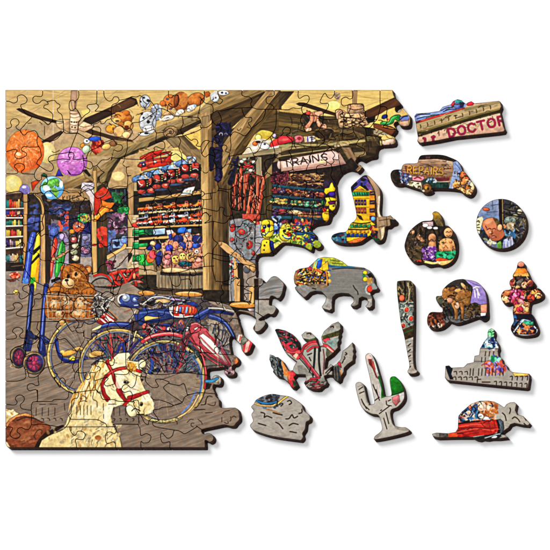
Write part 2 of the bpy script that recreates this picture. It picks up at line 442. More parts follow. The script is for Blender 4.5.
# yellow dog toy, white toy
P('e6d050', '360 395 400 355 470 362 500 385 480 430 430 440 400 435', 1, ol=.3, c2='c8a838')
E('f2e27a', 380, 412, 25, 24, 0, ol=.3)
P('dcd0b8', '260 545 330 440 400 420 520 440 560 500 560 560', n=.12)
E('d0743a', 355, 460, 22, 18, 0, ol=.25)
E('4a2c20', 378, 447, 20, 10)
E('eef0f0', 425, 480, 44, 26, 10, ol=.35)
E('e8e8ea', 350, 495, 22, 14, 0)
E('30405a', 430, 465, 10, 7)
E('b49ac0', 505, 400, 14, 20, 20, ol=.3)
P('d83c34', '470 470 490 440 560 405 560 470 500 490 480 490', 1, ol=.4)
P('e8e0e0', '480 488 560 470 560 482 500 500', 0)
L('3a2a40', .8, '500 545 540 520 560 520')
# white cat paws at the top left
E('e6e8ea', 40, 100, 32, 34, 0, ol=.3)
E('e0e2e6', 105, 62, 44, 20, 0, ol=.3)
E('3c4058', 25, 105, 9, 16, 20)
E('3c4058', 95, 60, 10, 8)
E('303448', 125, 64, 7, 7)
E('282c40', 45, 100, 6, 8)
P('d0d4dc', '0 75 40 45 60 45 50 90 10 120', al=.8)
# black furry monkey
E('18142a', 105, 350, 62, 56, 0, n=.5)
P('17132a', '45 390 110 400 100 440 60 560 0 560 0 500', 1, n=.5)
dab(['201c40', '1a1636', '0c0a16', '2c2858'], 60, 50, 300, 160, 395, 6, 14, 21, asp=3)
dab(['201c40', '1a1636', '0c0a16', '342c60'], 40, 10, 420, 90, 550, 6, 14, 22, asp=3)
A('c8c0c8', .6, 86, 388, 12, 160, 400)
A('b0a8b8', .5, 125, 388, 10, 180, 380)
E('101018', 90, 390, 6, 7)
E('7a5a48', 45, 525, 8, 18, 10)
# ---- fifth and sixth crops: second fan, far beams, pink monkey
v(280, 85, 70)
P('4a3820', '-10 50 112 50 -10 195', grain=-.9, n=.3)
P('b8924a', '0 195 120 185 190 230 0 215', n=.1, al=.7)
P('5f4a26', '-10 208 120 222 250 240 460 245 560 255 560 420 -10 400', grain=.05, n=.32)
P('7c6430', '-10 290 130 310 190 330 190 345 -10 318', grain=.1, n=.25, al=.8)
P('3a2c14', '-10 215 200 240 200 270 -10 245', grain=.08, n=.3, al=.7)
P('382a15', '250 245 560 300 560 330 300 310', grain=.1, n=.3, al=.7)
E('f2ee7c', 420, 160, 52, 34, 0, c2='f6f4a0', gd=(0, -1), n=.05)
E('b89c78', 450, 85, 26, 28, 0, n=.4)
P('4a3018', '128 148 150 138 190 140 300 175 440 222 442 244 330 215 200 172 150 162', grain=.27, ol=.35)
P('e4a68c', '435 225 470 195 500 200 552 235 560 270 440 268', ol=.3, c2='d0a080')
# pink monkey
P('3a2a1c', '180 230 230 215 300 260 290 345 200 350 190 300', 1, n=.3)
E('dc8a6a', 270, 250, 34, 42, 20, ol=.35, n=.15)
P('e08c68', '225 205 255 225 268 265 240 320 210 358 188 350 200 320 235 270', 1, ol=.4, n=.15)
P('e49a78', '275 212 325 205 338 225 310 240 305 270 330 300 355 320 330 342 300 330 285 290 290 245 270 230', 1, ol=.4, n=.15)
E('c84838', 222, 222, 20, 16, 0, ol=.25)
E('e8b090', 225, 352, 26, 16, -20, ol=.3)
E('e0a080', 350, 330, 18, 24, 0, ol=.3)
E('383050', 335, 255, 10, 8)
for x, y in ((212, 200), (232, 250), (200, 335), (318, 325), (298, 262)):
    E('6a2820', x, y, 6, 4)
P('3c2a16', '250 380 330 350 420 340 430 420 380 430 300 420', n=.35)
for q in ('350 390 352 440', '380 395 382 445', '412 400 414 440', '300 330 420 360', '440 350 540 290'):
    L('1e140a', .6, q, 0)
P('d8c49c', '470 330 560 270 560 285 485 350 462 352', n=.12, ol=.25)
# toys lying on the beam
P('5e4c2a', '-8 466 60 456 110 400 300 430 560 400 640 480 640 640 300 640 -8 640', n=.3)
P('a89a64', '-10 470 120 462 340 465 560 430 560 470 330 478 90 480 -10 520', grain=-.05, n=.18)
P('c82c34', '-10 405 60 400 100 410 110 440 60 455 -10 468', 1, ol=.35)
E('e05a58', 30, 430, 40, 10, -8)
P('d06a70', '115 405 150 395 182 408 180 440 140 455 115 440', 1, ol=.3)
E('b03038', 150, 420, 16, 14)
P('e4d8c8', '190 405 270 400 280 440 195 450', n=.1)
for k, c in enumerate(('b8a070', '6a5aa0', 'f4f0f0', '5a5a90', 'e8dcc8')):
    P(c, [195 + k * 16, 403, 206 + k * 16, 403, 208 + k * 16, 445, 197 + k * 16, 447])
P('44361a', '-10 520 60 500 250 490 430 475 560 470 560 560 -10 560', grain=-.08, n=.3)
P('b8a888', '420 470 500 470 550 560 460 560', grain=.9, n=.15, ol=.3)
P('d0b484', '-10 500 60 490 240 485 60 510 -10 530', al=.6)
v(340, 85, 70)
P('b08a60', '95 45 135 45 130 150 100 150', grain=1.57, ol=.25, n=.15)
P('b98e68', '60 170 75 150 130 150 180 150 188 190 170 225 70 225', 1, ol=.4, n=.2)
P('c49c70', '-5 215 70 225 180 220 240 250 230 300 200 320 130 345 80 340 -5 330', 1, ol=.4, n=.22)
for q in ('70 185 120 195 180 185', '0 245 60 255 150 260 200 240', '0 290 60 280 150 290 210 270', '20 330 90 300 160 310', '80 240 80 280', '40 225 30 260 50 290', '150 225 165 260 150 300', '120 300 110 340'):
    L('4a3020', .7, q)
scrib(['5a3a24', 'ecd0a4', '7a5234', '3a2416'], 46, 5, 225, 200, 335, 12, 40, .8, 12, 0, 40)
P('5e3a1c', '185 218 200 205 430 98 470 122 492 155 480 168 440 172 380 195 240 262 200 250', grain=-.45, ol=.4, n=.18)
P('e6c468', '360 200 430 175 440 215 420 240 350 280 310 300 280 290 300 240', n=.08)
P('e2b868', '480 185 525 228 480 245 460 210', n=.1)
P('241c12', '200 262 280 240 270 290 220 300', n=.3)
P('d8c858', '265 290 380 275 390 305 330 320 270 310', n=.14)
P('2a8f3c', '318 300 340 285 380 290 400 255 440 235 475 240 465 285 430 270 415 300 360 318 330 318', 1, ol=.45, n=.2)
L('8ad070', .6, '340 295 385 298 410 262 445 246')
P('1e3a78', '328 262 335 238 368 232 372 255 345 265', 1, ol=.35)
E('e05030', 375, 270, 10, 8)
P('6a90d0', '470 252 530 235 548 250 540 275 490 290 470 275', ol=.35, c2='8a78b0')
L('1c2440', .8, '475 270 500 250 530 245')
P('caa080', '465 290 540 275 545 320 500 330 475 318', n=.15, ol=.3)
P('7a4420', '262 300 330 312 400 325 438 345 420 385 400 398 330 360 265 335', grain=.25, ol=.4, n=.2)
L('d89838', .8, '330 322 380 335 420 345')
P('46361c', '-5 335 200 330 270 340 300 370 320 480 280 500 250 560 -5 560', grain=.1, n=.35)
P('77623c', '-5 345 90 350 200 400 200 420 90 385 -5 380', grain=.1, n=.25, al=.8)
P('5c4a2a', '130 400 190 400 185 560 125 560', grain=1.57, n=.25)
P('2c2012', '200 340 250 345 250 560 205 560', grain=1.57, n=.3)
P('b0a080', '262 358 300 352 385 390 300 395 265 385', n=.2, grain=.3)
P('6a5830', '205 400 320 400 330 440 215 440', n=.3)
P('e6bea2', '330 440 415 415 428 428 425 465 350 475 325 465', n=.1, ol=.35)
P('b8a078', '-5 470 60 455 120 540 110 560 -5 560', grain=.9, n=.18)
P('c0b070', '-5 440 100 435 200 428 200 445 80 462 -5 470', grain=0, n=.15, al=.8)
v(340, 150, 70)
P('3a2c18', '60 -20 320 -20 320 60 290 90 200 110 130 130 60 60', n=.3, grain=.2)
P('8a7450', '110 20 200 10 205 40 120 60', n=.2, grain=0)
P('a08a62', '60 30 130 110 175 160 160 200 110 180 20 60', grain=.95, n=.2, ol=.3)
E('b89c70', 150, 160, 26, 22, 40, n=.2, ol=.25)
# ---------------------------------------------------------------- the toy shop picture: middle band
v(0, 0)
# beam from the middle post down to the left, posts and shop openings
P('9a7c50', '58 186 96 170 112 158 132 145 140 148 122 160 98 178 70 190 58 194', grain=-.45, n=.18)
P('5a4426', '62 193 98 177 120 162 128 158 104 180 84 190 70 196', grain=-.45, n=.3)
P('a88860', '58 192 70 188 93 190 93 200 64 202', n=.15)
# curved brace
P('857048', '140 143 152 138 146 150 122 158 108 176 104 188 98 186 100 174 112 158 126 148', 0, grain=-.7, n=.22)
P('4a3a22', '140 148 148 146 128 158 113 172 106 190 102 190 108 172 118 158', grain=-.7, n=.3)
v(70, 150, 70)
P('c2a070', '300 300 330 180 400 70 470 40 552 20 552 270 450 290 330 305', n=.1, c2='b89868')
E('f8f0b0', 378, 205, 52, 36, 0, c2='dcc27c', gd=(118, 176, 6.6), n=.06)
P('8a7048', '180 130 215 130 215 170 212 560 172 560 176 200', grain=1.57, n=.15)
P('c8a064', '178 160 208 160 208 560 172 560', grain=1.57, n=.15, ol=.25)
P('9c8054', '100 165 118 160 185 230 180 250 120 215', grain=.7, ol=.25)
P('2c241e', '98 160 130 150 165 200 150 210', n=.3)
P('232624', '300 305 450 296 455 560 240 560 250 400', n=.35)
P('b08c5c', '455 275 500 250 500 560 460 560', grain=1.57, n=.15, ol=.3)
for q in ('430 310 435 400', '360 310 362 360', '400 320 402 345', '330 330 330 380'):
    L('52648a', .7, q, 0)
dab(['2a8a40', '1c6a34', '3aa858', '145028'], 26, 340, 340, 410, 405, 14, 34, 31, asp=1.3)
dab(['2a9444', '1c7438', '3cb05c'], 22, 385, 440, 450, 510, 16, 36, 32, asp=1.3)
dab(['6a4468', '8a5a80', '4a2c48', '9a7090'], 26, 310, 505, 440, 560, 16, 34, 33, asp=1.2)
P('3c2c1c', '215 285 260 262 285 290 262 330 235 420 215 420', n=.3)
v(45, 185, 45)
P('b08a5c', '150 60 250 75 420 60 470 110 480 185 150 190', n=.14, grain=0, ol=.25)
text('KITES', 214, 190, 55, 34, -1, '2c1a14', .55, sp=1.45)
# globe lantern
v(0, 150, 70)
E('a2dcf2', 410, 297, 92, 92, 0, ol=.4, oc='1c3850', c2='58a0dc', gd=(.4, 1))
P('66b04e', '380 240 410 225 450 225 470 260 455 290 430 275 410 300 385 290 370 260', 1, ol=.25, n=.2)
P('7cc05c', '400 300 440 300 460 330 440 380 420 345', 1, n=.2)
P('58a044', '330 275 350 250 372 262 350 300 335 300', 1, n=.2)
E('f2f8fa', 365, 300, 30, 24, 20, al=.85)
E('f4fafc', 480, 270, 16, 28, 0, al=.8)
E('eef6fa', 385, 355, 26, 12, 10, al=.7)
L('3c7430', .5, '415 225 440 255 432 300')
# left bookcase
v(0, 150, 70)
P('4a3424', '45 350 185 335 185 560 45 560', n=.25)
P('b98d58', '182 348 216 345 216 560 186 560', grain=1.57, n=.14, ol=.3)
P('332a24', '216 350 262 345 320 400 322 560 216 560', n=.3)


def books(x0, y0, x1, y1, cols, lean=0, seed=1):
    r = random.Random(seed)
    x = x0
    k = 0
    while x < x1 - 4:
        w_ = r.uniform(9, 17)
        h_ = (y1 - y0) * r.uniform(.72, 1)
        P(cols[k % len(cols)], [x, y1 - h_, x + w_, y1 - h_ + r.uniform(-3, 3), x + w_ + lean, y1, x + lean, y1], ol=.15, n=.2)
        L('e0c8a0', .25, [x + 3, y1 - h_ * .7, x + w_ - 3, y1 - h_ * .7], 0, al=.6)
        x += w_ + .5
        k += 1


books(48, 385, 178, 455, ['1f7478', '2a8a84', 'c8402c', 'd03828', 'd0482c', 'd86428', 'e0944c', 'e8b460', '6a4a30'], 0, 1)
L('e8dcd0', 1.1, '45 462 186 458', 0)
books(48, 470, 175, 528, ['34307c', '402c68', 'c42c2c', 'd04034', 'b83030', '7c3040', 'c8a080', 'd0b898', '4a3a2c'], 0, 2)
L('e8dcd0', 1.1, '45 536 186 532', 0)
P('b4905c', '262 345 280 340 320 375 345 430 355 500 345 560 318 560 328 490 318 420 290 375', 1, grain=1.2, n=.16, ol=.3)
P('2c2420', '355 420 390 405 420 385 520 390 560 400 560 560 355 560', n=.35)
P('2c2420', '322 360 350 345 372 380 365 420 358 560 350 500 345 420', n=.3)
dab(['3f5490', '2c3c70', '5a6aa8', '24305a'], 26, 395, 420, 540, 470, 16, 40, 41, asp=1.8, ang=0)
dab(['3a4a86', '54649a', '2c3868'], 16, 395, 480, 490, 545, 16, 40, 42, asp=1.4)
dab(['3a4478', '4c5a90'], 14, 240, 430, 312, 545, 16, 36, 43, asp=1.5)
dab(['b83a2c', 'd05040', '2c2c70'], 10, 500, 480, 550, 550, 12, 26, 44)
v(0, 215, 70)
P('45321f', '45 0 182 0 182 385 45 390', n=.25)
books(50, -4, 176, 14, ['c83830', 'd84c34', '34307c', 'd07838', 'b83030', 'e0a050'], 0, 3)
books(48, 34, 165, 84, ['217860', '2a7a78', '1c6450', '34785a', 'd8a838', 'e4c050', '3a5030', 'c8a058'], 0, 4)
books(48, 112, 172, 168, ['e0b848', 'd8a030', 'b83028', 'c83c30', 'd04438', 'b02c28', 'd8a048', 'e8c870'], 0, 5)
books(48, 188, 168, 254, ['3a2c68', '4a386c', 'b09098', 'a08088', '4a4060', 'e0b448', 'd8b060', 'e8c880'], 3, 6)
books(48, 300, 172, 374, ['2f7478', '3a8084', '7a8c90', 'b09a8c', 'c0a898', 'd0a868', 'd8b070', 'c89c5c', '6a5444'], 4, 7)
for y, h in ((22, 0), (88, -4), (174, -6), (264, -12)):
    L('eaded4', 1.3, [45, y, 180, y + h], 0)
P('2a201c', '45 378 182 372 182 440 45 445', n=.3)
L('6a5040', .8, '90 405 175 395', 0)
P('8a7a72', '45 442 186 440 186 560 45 560', n=.1)
E('d2442c', 118, 475, 42, 26, 5, ol=.35, n=.2)
dab(['e87050', 'a82818', 'f0a080'], 12, 85, 455, 155, 495, 8, 20, 45)
L('3a2420', .5, '75 510 120 500 150 515')
P('2e2620', '215 -5 322 -5 322 160 262 180 230 215 205 215', n=.3)
dab(['4450a0', '36427c', '5a68b0', '28325c'], 24, 225, 0, 315, 110, 16, 40, 46, asp=1.4)
P('bb8f5a', '182 -5 214 -5 214 200 200 330 190 420 180 420 182 300', grain=1.57, n=.14, ol=.3)
P('8a8088', '200 420 250 330 400 480 500 500 500 560 180 560', n=.1)
P('88788c', '215 210 320 200 320 560 190 560', n=.15)
P('3a2a22', '355 -5 400 -5 402 480 380 560 356 560', grain=1.57, n=.3)
P('c09864', '318 -5 352 -5 356 200 356 560 318 560 322 300', grain=1.57, n=.16, ol=.3)
L('7a5a38', .6, '345 -5 330 40 345 90')
P('6a606a', '400 -5 552 -5 552 280 400 350', n=.2)
P('2c2620', '395 30 552 60 552 -5 395 -5', n=.3)
dab(['4652a0', '5a6ab8', '343e78'], 26, 395, 75, 460, 180, 16, 40, 47, asp=1.2)
E('4a62b0', 425, 130, 32, 44, 0, ol=.3, n=.2)
dab(['4a58a8', 'c03a30', '34408a', 'd85848'], 18, 470, 0, 552, 110, 14, 34, 48)
E('a898c8', 500, 170, 36, 32, 0, ol=.3, n=.15)
E('8a80b8', 520, 205, 22, 28, 0, ol=.3)
P('98909a', '400 240 552 200 552 560 400 560', n=.1)
P('4356b8', '242 142 268 132 282 150 268 230 248 330 222 545 172 548 196 400 210 300 222 205', 1, ol=.4, n=.1, c2='3a4cb0')
L('7c98e4', 1.0, '258 150 235 240 215 400 195 530')
L('27348a', .9, '268 190 245 340 232 440')
dab(['6aa0e0', '4a80d0'], 8, 180, 500, 220, 545, 10, 20, 49)
for q in ('235 165 270 180', '228 215 262 230', '222 265 255 290'):
    L('1a2050', .5, q)
P('f0c41c', '288 150 308 138 318 170 314 300 306 440 296 552 240 552 244 420 258 300 275 230', 1, ol=.4, n=.1)
P('f6e04a', '292 160 304 155 300 250 275 320 262 300', 1, n=.1)
P('f0a018', '300 340 312 320 306 440 292 530 270 540 285 420', 1, n=.1)
P('201810', '260 280 312 238 316 262 262 318')
P('241a10', '244 372 306 300 312 322 246 392')
P('3aa838', '232 530 262 502 282 552 236 556')
P('c49a62', '320 290 354 290 356 560 318 560', grain=1.57, n=.16)
P('e2482e', '420 194 444 182 452 225 430 330 408 480 394 478 398 330', 1, ol=.35, c2='c83424', gd=(1, .1))
L('f4a08a', .7, '425 200 412 330 402 440')
P('3aac3c', '474 218 500 208 510 250 505 350 452 482 430 470 440 350', 1, ol=.35, c2='2a8c34', gd=(1, .2))
L('a0e48c', .7, '480 230 455 350 445 450')
L('1c5c20', .6, '495 230 480 360')
P('c29a64', '398 342 470 312 552 262 552 285 480 330 412 362', grain=-.4, n=.14, ol=.3)
P('2c201a', '400 510 470 488 480 505 405 535', n=.3)
# behind and around the bear
v(70, 215, 70)
P('a89890', '-10 330 170 330 170 560 -10 560', n=.1)
P('2c2834', '-10 -5 170 -5 170 160 -10 170', n=.3)
P('2b2a68', '80 60 168 60 168 150 100 150', n=.25)
E('2a9a48', 110, 25, 55, 40, 10, ol=.3, n=.15)
for k in range(4):
    P('e4c840' if k % 2 == 0 else 'd8904c', [75 + k * 20, 10 - k * 4, 88 + k * 20, 4 - k * 4, 108 + k * 18, 48, 94 + k * 18, 54])
E('dc6440', 65, 95, 46, 42, 20, ol=.35, n=.2)
E('e88860', 90, 85, 24, 22, 0)
E('f0f0f0', 65, 88, 12, 10)
E('1a1420', 66, 90, 6, 6)
E('d89030', 15, 130, 22, 18, 0, ol=.25)
P('3a3026', '-10 150 80 160 80 380 -10 380', n=.3)
for k, c in enumerate(('c05a58', 'b0a888', '9a9a78', 'c0b494')):
    E(c, 32 + (k % 2) * 12, 195 + k * 48, 30, 24, 0, ol=.35, n=.2)
    E('d8d0c0', 26, 188 + k * 48, 10, 8)
L('e4d8d0', .8, '60 230 75 160', 0)
P('78779e', '95 150 165 150 165 330 85 330', n=.2, c2='6c6488')
for x, y, a, c in ((120, 180, 26, '8884b0'), (105, 265, 22, 'c07a9a'), (130, 290, 26, '9a6a88'), (140, 225, 18, '5a5888')):
    E(c, x, y, a, a * .8, 0, ol=.3, n=.15)
L('2a2840', .5, '90 250 130 240 160 270 120 310')
P('d2a464', '168 -5 208 -5 214 470 180 470 172 300', grain=1.57, n=.12, ol=.3)
E('d03420', 190, 235, 18, 9, 0, ol=.2)
P('443421', '210 -5 292 -5 292 480 214 480', grain=1.57, n=.3)
P('2f3626', '215 200 235 200 240 470 218 470', grain=1.57, n=.3, al=.7)
dab(['c83422', 'a82418', 'd84a34'], 22, 225, 110, 285, 240, 14, 34, 50, ang=70)
P('454048', '292 -5 455 -5 455 200 300 330 292 330', n=.25)
dab(['7a4a6c', '5c3450', '9a6a8c', '44283c', 'b08aa4'], 44, 310, -5, 430, 130, 16, 40, 51, asp=1.2)
P('5a6ca8', '300 120 360 120 360 250 300 290', n=.2)
P('7494d4', '325 195 400 185 450 160 450 225 400 260 335 262', ol=.35, n=.12, c2='86a4dc')
E('7a98d8', 425, 195, 26, 32, 0, ol=.3)
P('20264a', '350 205 368 212 388 205 388 230 368 250 350 230', 1)
P('a8988e', '292 340 420 270 455 270 455 460 292 440', n=.12)
P('e0b272', '288 318 400 258 425 222 445 228 442 262 400 285 300 350 288 345', grain=-.5, ol=.35, n=.14)
dab(['9a3a4c', '7a4458', 'c8788a', '5a3040'], 18, 275, 365, 345, 430, 12, 26, 52)
L('5a4030', .5, '330 430 400 390 440 330 480 300')
P('bb9a6c', '452 -5 495 -5 492 300 455 300', grain=1.57, n=.15, ol=.25)
P('c6ae88', '490 0 552 0 552 560 420 560 455 380 490 320', n=.12)
P('2a221c', '500 172 552 168 552 195 500 200', n=.3)
P('d6b888', '440 250 552 248 552 264 440 268', n=.1, ol=.25)
P('d6b888', '490 20 552 18 552 30 490 34', n=.1, ol=.2)
E('d8402c', 525, 78, 40, 20, 0, ol=.3, n=.2)
for y in (115, 215, 315):
    P('22a058', [494, y, 552, y - 4, 552, y + 48, 490, y + 50], ol=.3, n=.2, c2='128044')
    L('80dca0', .5, [500, y + 8, 550, y + 5], 0)
L('6a5030', .8, '515 315 515 390', 0)
P('e4d4b4', '480 372 535 368 535 382 480 386', ol=.2)
v(70, 150, 70)
P('d03c20', '205 330 262 288 300 310 330 370 262 400 240 470 190 520 188 350', ol=.35, n=.14, c2='b82c1c')
P('e8701e', '250 392 290 410 355 412 322 460 345 480 280 490 205 560 180 560 220 500', ol=.35, n=.14, c2='f08a28')
P('f2a030', '250 480 270 455 300 460 262 500 215 540 225 505', n=.1)
L('8a8098', .6, '210 360 250 365 290 340')
L('f0d040', .7, '190 540 250 480 290 445')
P('e4dce4', '95 252 190 258 186 310 160 322 120 320 85 302', ol=.35, c2='c4b8c8', gd=(1, 1))
P('e0d4d8', '120 330 185 300 192 360 185 480 170 480 150 370', ol=.3, c2='c8a8a0')
L('807084', .5, '95 252 140 290 190 258', 0)
v(70, 215, 70)
# ---- red bicycle behind (at the shelf) and floor
P('8e7e74', '160 470 552 470 552 560 160 560', n=.12)
A('342822', 1.3, 250, 590, 95, 180, 360, ol=0)
A('8a8078', .6, 250, 590, 82, 180, 360)
for k in range(8):
    a_ = math.radians(190 + k * 23)
    L('6a605c', .25, [250, 590, 250 + 82 * math.cos(a_), 590 + 82 * math.sin(a_)], 0)
P('5a4438', '330 440 552 420 552 556 340 556', n=.3)
scrib(['8a2424', 'd83c2c', '4a2020', '5a5a3a', 'e86a50', '20140f', 'a8a098'], 40, 335, 465, 552, 556, 30, 90, 1.6, 53)
L('c82c24', 1.8, '190 480 240 465 290 480 320 520', ol=.25)
L('d8382a', 3.2, '320 465 400 442 490 435 552 420', ol=.3)
L('f0806a', .7, '330 458 400 436 490 430')
L('d03428', 2.4, '330 470 380 550 450 520 500 440', ol=.3)
L('b42c24', 2.0, '500 440 520 552', ol=.3)
E('e08058', 505, 480, 12, 26, 0, ol=.25)
L('d8382a', 2.0, '395 445 440 530 400 556', ol=.25)
A('2c2220', 1.2, 520, 600, 95, 190, 300)
A('9a928a', .5, 520, 600, 84, 190, 300)
# ---- shelf unit in the middle
v(140, 150, 70)
P('c7a064', '-10 -5 300 -5 480 150 480 560 -10 560', n=.12)
P('ecdc84', '235 20 300 10 360 50 380 110 330 130 260 120', 1, n=.06)
P('8f7650', '395 -5 480 -5 500 60 490 130 430 90', grain=.8, n=.2)
P('2b201a', '-10 240 480 110 480 335 -10 400', n=.35)
for x, y, w_ in ((0, 95, 230), (10, 40, 180), (20, 125, 220)):
    P('c62a20', [x - 10, y + 15, x + 60, y - 20, x + w_, y - 45, x + w_ - 30, y - 20, x + 60, y + 18, x - 10, y + 38], ol=.35, n=.2, c2='e04a30')
P('d83424', '100 100 200 60 245 80 215 115 120 125', ol=.3, n=.2)
P('e8e0d8', '175 20 225 18 222 42 185 38', ol=.2)
P('6a4a80', '-5 95 40 85 60 125 0 140', ol=.25)
P('d23624', '-10 112 60 92 150 76 205 62 250 20 240 70 262 88 235 98 150 112 60 128 -10 134', 1, ol=.4, n=.14)
P('b02418', '40 66 120 30 232 10 225 26 130 52 60 84', 1, ol=.35, n=.14)
P('c22c1e', '60 122 150 96 240 96 230 112 140 132 70 140', 1, ol=.35, n=.14)
L('f08468', .8, '0 116 90 94 200 70')
L('3a1414', .7, '100 50 106 90 110 118')
L('3a1414', .7, '160 34 166 74 170 104')
E('2c2c48', 30, 116, 18, 16, 0, ol=.3)
E('d8c8b8', 28, 112, 6, 6)
E('e8d8c8', 118, 92, 12, 9, 0, ol=.3)
L('3a2818', .5, '150 140 180 145 190 170')
for k in range(4):
    x = 25 + k * 116 - (k == 3) * 8
    y = 262 - k * 40
    for (cx, cy, a, b, c) in ((-55, -38, 48, 26, '54709c'), (50, -50, 40, 30, '44608c'), (0, -45, 40, 24, '8aa2c4')):
        E(c, x + cx * .8, y + cy, a, b, -20, ol=.3, n=.25)
    E('b8c4d8', x + 60, y - 70, 16, 22, 20, ol=.2)
    E('e0c4b8', x + 28, y - 62, 20, 18, 0, ol=.35)
    E('94a8c4', x + 26, y - 82, 26, 12, 0, ol=.3)
    P('1b1618', [x - 50, y - 28, x + 80, y - 40, x + 90, y + 45, x - 50, y + 55], n=.4)
    E('b03a2e', x - 12, y - 2, 30, 28, 0, ol=.35, n=.2)
    E('b8443a', x + 70, y - 18, 32, 28, 0, ol=.35, n=.2)
    L('e86a50', .8, [x + 50, y - 30, x + 90, y - 12], 0)
    for q in range(3):
        E('d8b860', x + 32, y - 18 + q * 18, 5, 5)
    L('eae4da', .8, [x + 10, y - 40, x + 46, y - 40])
    E('a83a30', x - 10, y + 66, 34, 20, 0, ol=.35)
    E('b04236', x + 62, y + 58, 34, 22, 0, ol=.35)
    E('f0a890', x + 62, y + 52, 12, 5)
    E('3c4868', x + 20, y + 90, 60, 10, -5, ol=.25)
    L('e8e0d8', .9, [x - 40, y - 16, x - 24, y + 8, x - 6, y + 14], ol=.2)
    L('d8d0c8', .8, [x + 50, y + 10, x + 76, y + 4, x + 92, y + 16], ol=.2)
    L('7a1c16', 1.1, [x - 36, y + 16, x - 10, y + 28, x + 14, y + 18])
    L('101014', 1.2, [x - 44, y + 44, x + 20, y + 40, x + 88, y + 30])
    L('8aa4d8', .7, [x - 60, y - 46, x - 36, y - 60, x - 16, y - 50])
    E('1c1416', x + 24, y - 62, 4, 4)
    E('1c1416', x + 36, y - 64, 4, 4)
P('b99356', '-10 378 240 350 480 310 480 332 250 375 -10 410', grain=-.15, n=.14, ol=.3)
P('e2ecdc', '310 362 355 300 435 284 412 345', ol=.35, n=.04)
L('88a890', .5, '350 325 400 315', 0)
L('88a890', .4, '345 340 385 332', 0)
P('c49c5c', '410 325 470 318 472 350 412 358', grain=0, ol=.25)
P('211a16', '-10 410 250 378 480 345 480 480 -10 560', n=.4)


def truck(x, y, s, c, c2):
    P(c, [x, y, x + 60 * s, y - 6 * s, x + 64 * s, y - 26 * s, x + 84 * s, y - 28 * s, x + 92 * s, y - 10 * s, x + 92 * s, y + 18 * s, x, y + 24 * s], ol=.3, n=.18)
    P(c2, [x + 4 * s, y + 10 * s, x + 88 * s, y + 4 * s, x + 90 * s, y + 14 * s, x + 4 * s, y + 20 * s])
    P('30405a', [x + 67 * s, y - 22 * s, x + 80 * s, y - 23 * s, x + 82 * s, y - 10 * s, x + 68 * s, y - 9 * s])
    for q in (16, 44, 76):
        E('18141a', x + q * s, y + 24 * s, 10 * s, 10 * s)
        E('b8b0a8', x + q * s, y + 24 * s, 4 * s, 4 * s)


for k in range(5):
    truck(-20 + k * 102, 455 - k * 9, 1.05, ('e87428', 'e0501e', 'e87a24', 'e2582a', 'ec8434')[k], ('c83a1c', 'f0a040')[k % 2])
dab(['e8601e', 'f09440', 'c83a22', 'b8a898', '3a2418'], 20, 0, 420, 470, 480, 8, 20, 62, asp=2.2, ang=-5)
P('cbb083', '-10 490 480 455 480 468 -10 505', n=.12)
P('1f1916', '-10 505 480 468 480 560 -10 560', n=.4)
for k in range(5):
    truck(-30 + k * 105, 535 - k * 8, 1.05, ('b8b4b8', 'e05a30', 'c8c8d0', 'b0b4c0', 'e8642a')[k], ('d84428', 'f0e8e0')[k % 2])
dab(['e4e4ea', 'e8602c', 'a0a0b0', 'd04020', '50505c'], 14, 0, 500, 470, 555, 8, 20, 63, asp=1.8, ang=-5)
v(140, 215, 70)
P('211a16', '-10 30 480 10 480 80 -10 90', n=.4)
for k in range(5):
    truck(-30 + k * 105, 52 - k * 5, 1.05, ('d8482c', 'e86a34', 'b8bcc8', 'e4562a', 'ec6a2a')[k], ('f0e8e0', 'c83420')[k % 2])
dab(['e85a30', 'f08a50', 'e8e4e4', 'c83420', '30282c'], 18, 0, 20, 470, 78, 8, 20, 64, asp=1.8, ang=-5)
P('c0985c', '-10 90 240 82 490 70 490 86 240 100 -10 108', grain=0, n=.14, ol=.25)
P('2a221c', '-10 106 490 86 490 160 240 165 -10 182', n=.35)
P('1fa050', '-10 120 30 112 40 150 -10 160', ol=.3, n=.2)
P('2c6a4c', '40 112 100 110 100 155 40 158', n=.35)
P('bcd0e6', '102 112 198 102 198 150 104 158', ol=.3, n=.1, c2='90b0d8')
P('dfe6ee', '205 120 250 115 280 150 212 158', ol=.3, n=.2)
P('2f66cc', '300 108 345 92 372 118 368 140 300 140', 1, ol=.3, n=.15)
P('7aa0d8', '372 112 405 105 402 142 372 142', ol=.3, n=.15)
P('c49c60', '-10 180 240 160 260 170 250 184 -10 198', grain=0, n=.14, ol=.25)
P('2d2118', '-10 196 250 184 250 215 -10 225', n=.3)
P('2aa04c', '-10 225 60 218 62 248 -10 254', ol=.3, n=.2)
P('6ab848', '200 200 230 195 232 240 205 245', ol=.3, n=.2)
P('c8a064', '-10 252 130 246 130 262 -10 270', n=.12, ol=.25)
P('b59a70', '-10 268 180 262 180 470 -10 470', n=.12)
P('38b048', '-10 310 30 308 60 350 110 390 40 400 -10 390', n=.2, ol=.3)
L('2a1c14', 1.0, '38 312 38 440', 0)
P('5a4432', '100 330 185 330 190 440 110 440', n=.25, al=.6)
